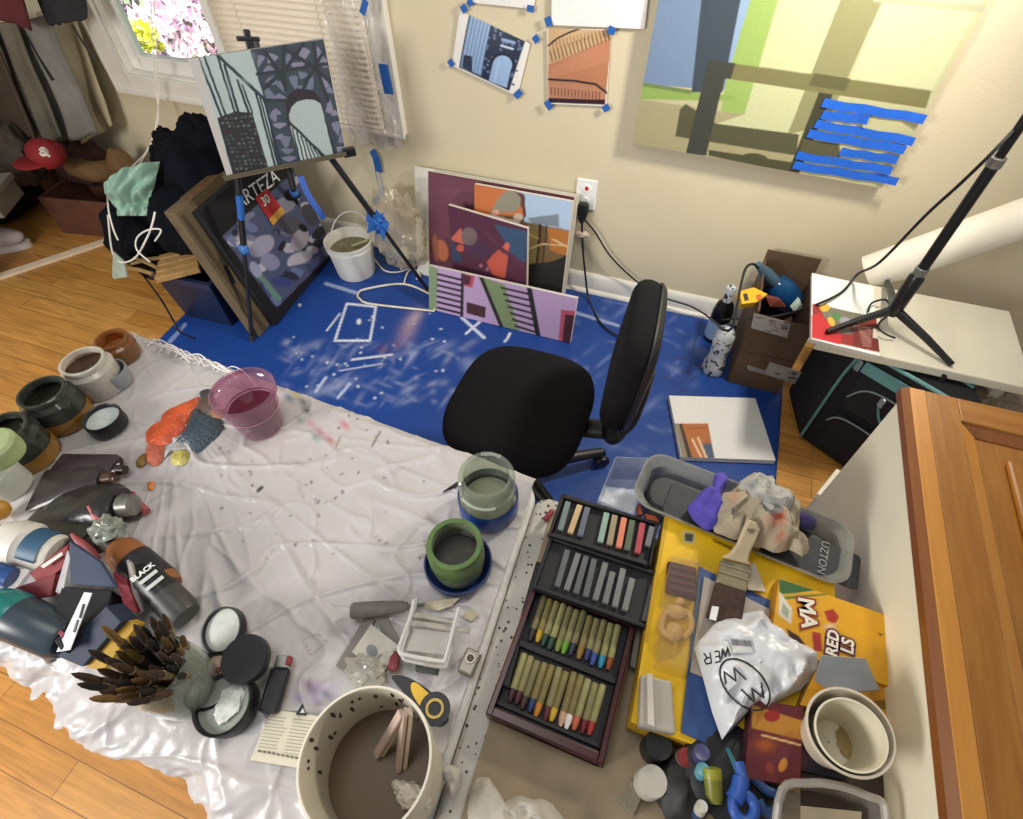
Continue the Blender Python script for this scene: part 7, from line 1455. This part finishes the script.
def ink(pts, r=.0011, closed=False, n=8):
    out = []; pp = km(*pts); L = list(zip(pp, pp[1:]+([pp[0]] if closed else [])))
    for (x0_, y0_), (x1_, y1_) in L:
        for k in range(n): out.append(onbag(x0_+(x1_-x0_)*k/n, y0_+(y1_-y0_)*k/n))
    if not closed: out.append(onbag(*pp[-1]))
    return out, r, closed
b_ = MB(); INK = mat('#17171a', .6)
circ = [(428+102*math.cos(a)*1.0+20*math.sin(a)*.6, 592+98*math.sin(a)+38*math.cos(a)) for a in np.linspace(0, 2*PI, 29)[:-1]]
for s_, c_ in (((circ), True), ([(350,590),(343,540),(392,580),(382,522),(432,572)], False), ([(412,612),(468,665),(455,608),(505,648),(495,585)], False)):
    o_, r_, cl = ink(s_, closed=cl if False else c_, n=4); b_.tube(o_, .0011, 6, closed=c_)
b_.build('emblem', INK, wbag)
b_ = MB()
for s_ in ([(286,461),(292,504)], [(292,504),(270,509),(263,494),(272,485),(289,482)], [(276,485),(260,465)], [(306,459),(322,455),(327,498),(308,503)], [(309,480),(324,477)], [(333,489),(338,446),(350,480),(358,440),(368,474)]): 
    o_, r_, cl = ink(s_, n=3); b_.tube(o_, .0010, 6)
b_.build('lettering', INK, wbag)
def bagpatch(pts, off):
    pp = km(*pts); b2 = MB(); g = 8
    def f(u, v):
        x_ = (pp[0][0]*(1-u)+pp[1][0]*u)*(1-v)+(pp[3][0]*(1-u)+pp[2][0]*u)*v; y_ = (pp[0][1]*(1-u)+pp[1][1]*u)*(1-v)+(pp[3][1]*(1-u)+pp[2][1]*u)*v; return tuple(onbag(x_, y_, off))
    return b2.grid(f, g, g)
bagpatch([(360,405),(455,412),(468,465),(380,468)], .0016).build('barcode_label', mat('#c9c9c9', .5), wbag, solid=.0004)
bm_ = MB(); rnd = random.Random(4)
for i in range(14):
    x_ = 370+i*6; a, b2 = km((x_, 408+i*.4), (x_+6, 432+i*.5)); bm_.tube([onbag(*a, .0022), onbag(*b2, .0022)], rnd.choice((.0004,.0007)), 4)
bm_.build('barcode', mat('#6a6a6c', .6), wbag)
flat('white_scrap', 'small white paper scrap on the brush bristles', 'scrap', [(712,606),(719,607),(716,621),(709,619)], zy+.025, .001, '#dcdcda')
# ------------------------------------------------------------------ cards, cups, small things at the near right
slabthing('grey_sachet', 'dull grey plastic sleeve between the white bag and the paper cups', 'sleeve', [(822,655),(866,658),(880,690),(835,694),(815,680)], zy+.052, .004, '#75787a', rough=.3, var=.12)
t = thing('white_tray', 'white plastic tray with a ridge at the left end of the yellow package', 'tray', PZ(656,705,zy)); z_ = zy+.02
MB().slab([PZ(641,674,z_), PZ(672,681,z_), PZ(676,734,z_), PZ(639,726,z_)], -.018, (0,0,1)).build('tray_body', mat('#a8a094', .45, var=.06), t, smooth=False, bevel=.003)
MB().slab([PZ(647,673,z_+.006), PZ(653,674,z_+.006), PZ(655,727,z_+.006), PZ(648,724,z_+.006)], -.006, (0,0,1)).build('ridge', mat('#c3bbb0', .4), t, smooth=False, bevel=.001)
def cup(cpx, zr2, R0, hgt, hexc, lb, tilt=0):
    c = PZ(*cpx, zr2); ax_ = (Vector((0,0,1))*.8+(Vector(CAMP)-c).normalized()*.45).normalized(); b0_ = c-ax_*hgt; t = thing('paper_cup', lb, 'cup', b0_, 'nested paper cups'); F = frame(b0_, ax_); R1 = R0*.72
    MB().ring([(.001,0),(R1,0),(R0*.97,hgt*.96),(R0*1.03,hgt*.965),(R0*1.045,hgt*.985),(R0*1.03,hgt),(R0*.98,hgt),(R0*.955,hgt*.95),(R1*.96,.006),(.001,.005)], F, 56).build('cup_body', mat(hexc, .5, var=.05), t); return t
R0 = RZ(811, 891, 733, zy+.115); cup((850,731), zy+.108, R0*.98, .098, '#c9bda8', 'outer cup of the two nested pale paper cups by the white cabinet')
cin = cup((851,734), zy+.112, R0*.80, .094, '#d9d0b8', 'inner cup of the two nested pale paper cups, with a stained bottom')
cc = PZ(846,740,zy+.03); MB().blob(tuple(cc), .010, .018, .002, .3, 3).build('paint_stain', mat('#8f7a4c', .5, var=.2), cin)
ops = [('p', [(752,705),(806,722),(802,740),(752,728)], '#a8742a'), ('e', 772, 716, 8, 6, 0, '#8a241c'), ('s', 765, 745, 12, 8, 0, .7, '#a2541f'), ('s', 785, 755, 8, 8, 0, .6, '#5c1f3a'), ('s', 790, 735, 8, 6, 0, .6, '#8a4a2a'), ('l', [(762,735),(800,745)], 2, '#c9a06a'), ('e', 783, 765, 4, 7, 20, '#b5762a'), ('e', 770, 768, 4, 6, -20, '#7a2f2a')]
pack('crayon_box', 'maroon and orange crayon box under the white mail bag', 'box', (744,778), (800,786), (752,700), zy+.024, .022, '#5a1f24', ops, 60, 70, '#40161c')
pack('dark_box', 'dark navy box under the left side of the paper cups', 'box', (800,770), (846,780), (800,722), zy+.018, .016, '#1f1c2c', [('p', [(800,740),(812,740),(806,775),(800,775)], '#3f1c2a')], 20, 30, '#17151f')
flat('brown_sheet', 'dark brown board under the cups and containers beside the white cabinet', 'board', [(800,735),(925,700),(945,819),(930,860),(800,860)], zy+.003, .004, '#3d3026', var=.15)
def disc(name, lb, cpx, z, rpx, h, hexc, cat='cap', rim=None):
    c = PZ(*cpx, z); r = RZ(cpx[0]-rpx, cpx[0]+rpx, cpx[1], z); t = thing(name, lb, cat, Vector((c.x, c.y, z-h))); F = Matrix.Translation((c.x, c.y, z-h))
    MB().lathe([(0,0),(r*.98,0),(r,.002),(r,h*.9),(r*.94,h),(0,h)], F, 32).build('cap_body', mat(hexc, .5, var=.1), t)
    if rim: MB().ring([(r*.8,h+.0002),(r*1.02,h*.9),(r*1.02,h*.5),(r*1.0,h*.5),(r*.98,h*.88),(r*.8,h-.001)], F, 32).build('cap_rim', mat(rim, .5), t)
    return t
disc('black_disc', 'large black round cap below the white plastic tray', (659,745), TT+.05, 14, .045, '#141413')
disc('red_cap_bottle', 'red round bottle cap with a dull rim right of the black cap', (687,757), TT+.06, 9, .05, '#7d1f20', 'bottle cap', '#6b5a50')
disc('white_disc', 'pale round lid below the black cap on the right table', (653,781), TT+.05, 15, .04, '#b5afa3', 'lid')
db = MB().blob(PZ(684,790,TT+.03), .035, .04, .03, .15, 2); single(db, 'dark_pouch', mat('#231e1b', .6, var=.3), 'dark brown pouch between the pale lid and the markers', 'pouch')
dk = MB().blob(PZ(733,772,TT+.055), .06, .055, .018, .12, 2); single(dk, 'black_pouch', mat('#101116', .6, var=.3), 'black pouch under the blue scissors and markers', 'pouch')
for a, b_, c1_, c2_, lb, r_ in [((702,752),(706,763),'#3a3f6a','#20253a','dark blue hollow marker end beside the red cap',.010), ((703,769),(704,772),'#5f9aa8','#2a3a4a','pale blue marker end below the hollow one',.008), ((712,768),(715,803),'#8a8a22','#6f6f1c','olive yellow marker lying below the hollow blue one',.011), ((702,806),(704,812),'#b9b5ac','#2f4a6a','white-tipped blue marker near the lower photo edge',.007)]:
    A_, B_ = PZ(*a, TT+.085), PZ(*b_, TT+.075)
    if (B_-A_).length < .02: B_ = A_-Vector((0,.0,.05))+Vector((.005,-.01,0))
    lathe_thing('marker_pen', lb, 'marker', A_, B_, [('pen_cap', [(r_*.55,.02),(r_*.95,0),(r_,.06),(r_,.3)], mat(c1_, .4, var=.15)), ('pen_barrel', [(r_,.3),(r_*.9,.8),(r_*.7,1),(0,1)], mat(c2_, .4, var=.2))])
# blue scissors
t = thing('blue_scissors', 'blue-handled scissors among the dark pouches at the lower right', 'scissors', PZ(745,790,TT+.05)); zs = TT+.088; BLU = mat('#274f9e', .45, var=.15)
MB().slab([PZ(725,748,zs), PZ(729,749,zs), PZ(741,772,zs), PZ(735,773,zs)], .002, (0,0,1)).build('blade', mat('#4f8f9a', .25, .7), t, smooth=False)
MB().tube(smooth_path([PZ(738,762,zs), PZ(741,775,zs), PZ(739,790,zs), PZ(734,800,zs)], 5), [.007]*6+[.010]*10 , 10).build('shank', BLU, t)
MB().tube(smooth_path([PZ(735,797,zs), PZ(744,794,zs), PZ(753,802,zs), PZ(754,814,zs), PZ(746,822,zs), PZ(736,815,zs), PZ(733,805,zs)], 5, True), .0065, 10, closed=True).build('finger_loop', BLU, t)
MB().tube(smooth_path([PZ(745,768,zs-.008), PZ(756,780,zs-.008), PZ(766,790,zs-.008), PZ(776,795,zs-.008), PZ(778,808,zs-.008), PZ(766,812,zs-.008), PZ(758,800,zs-.008)], 5), .006, 10).build('finger_loop', mat('#23406f', .45), t)
# clear containers and cloth at the photo edge
t = thing('clear_container', 'clear ribbed plastic container cut by the lower right photo edge', 'container', PZ(835,815,TT+.006)); zc_ = zy+.055; z0_ = zy+.006
P3 = smooth_path([PZ(*p, zc_) for p in [(782,790),(810,783),(840,786),(868,796),(884,806),(880,850),(830,870),(780,850)]], 4, True); c = sum(P3, Vector())/len(P3); n = len(P3)
lo_ = [Vector((c.x+(p.x-c.x)*.88, c.y+(p.y-c.y)*.88, z0_)) for p in P3]; in_ = [c+(p-c)*.9 for p in P3]
b_ = MB().add(P3+lo_+in_, [(i,(i+1)%n,n+(i+1)%n,n+i) for i in range(n)]+[(i,(i+1)%n,2*n+(i+1)%n,2*n+i) for i in range(n)]+[tuple(n+i for i in range(n))]); b_.build('container_body', clear('#cfc8bd', .22, .06, 'contn'), t)
MB().tube(P3, .0045, 8, closed=True).build('rim', clear('#d9d3c8', .4, .06, 'rimc'), t)
single(MB().slab([PZ(800,806,z0_+.02), PZ(860,812,z0_+.02), PZ(858,850,z0_+.02), PZ(800,850,z0_+.02)], .004, (0,0,1)), 'container_paper', mat('#b5a78c', .6, var=.15), 'tan paper inside the clear container at the lower right edge', 'paper', smooth=False)
single(MB().slab([PZ(618,800,s2+.0), PZ(630,780,s2+.0), PZ(642,795,s2+.0), PZ(632,817,s2+.0)], .01, (0,0,1)), 'clear_clip', clear('#b9ae9a', .4, .1, 'clip'), 'small clear ribbed plastic piece left of the pale lid', 'clip', smooth=False, bevel=.001)
crumple('white_cloth', 'white cloth folded at the lower photo edge on the right table', 'cloth', [(472,790),(486,778),(500,800),(520,796),(545,800),(560,815),(575,850),(520,880),(470,870)], s2, '#b9b2a6', .010, 4, .035, .08)
crumple('tissue_wad', 'small white tissue wad on the gap between the two tables', 'tissue', [(440,768),(452,764),(462,772),(458,790),(452,800),(446,785)], TT+.012, '#bdb6ac', .006, 6, .018, .08)
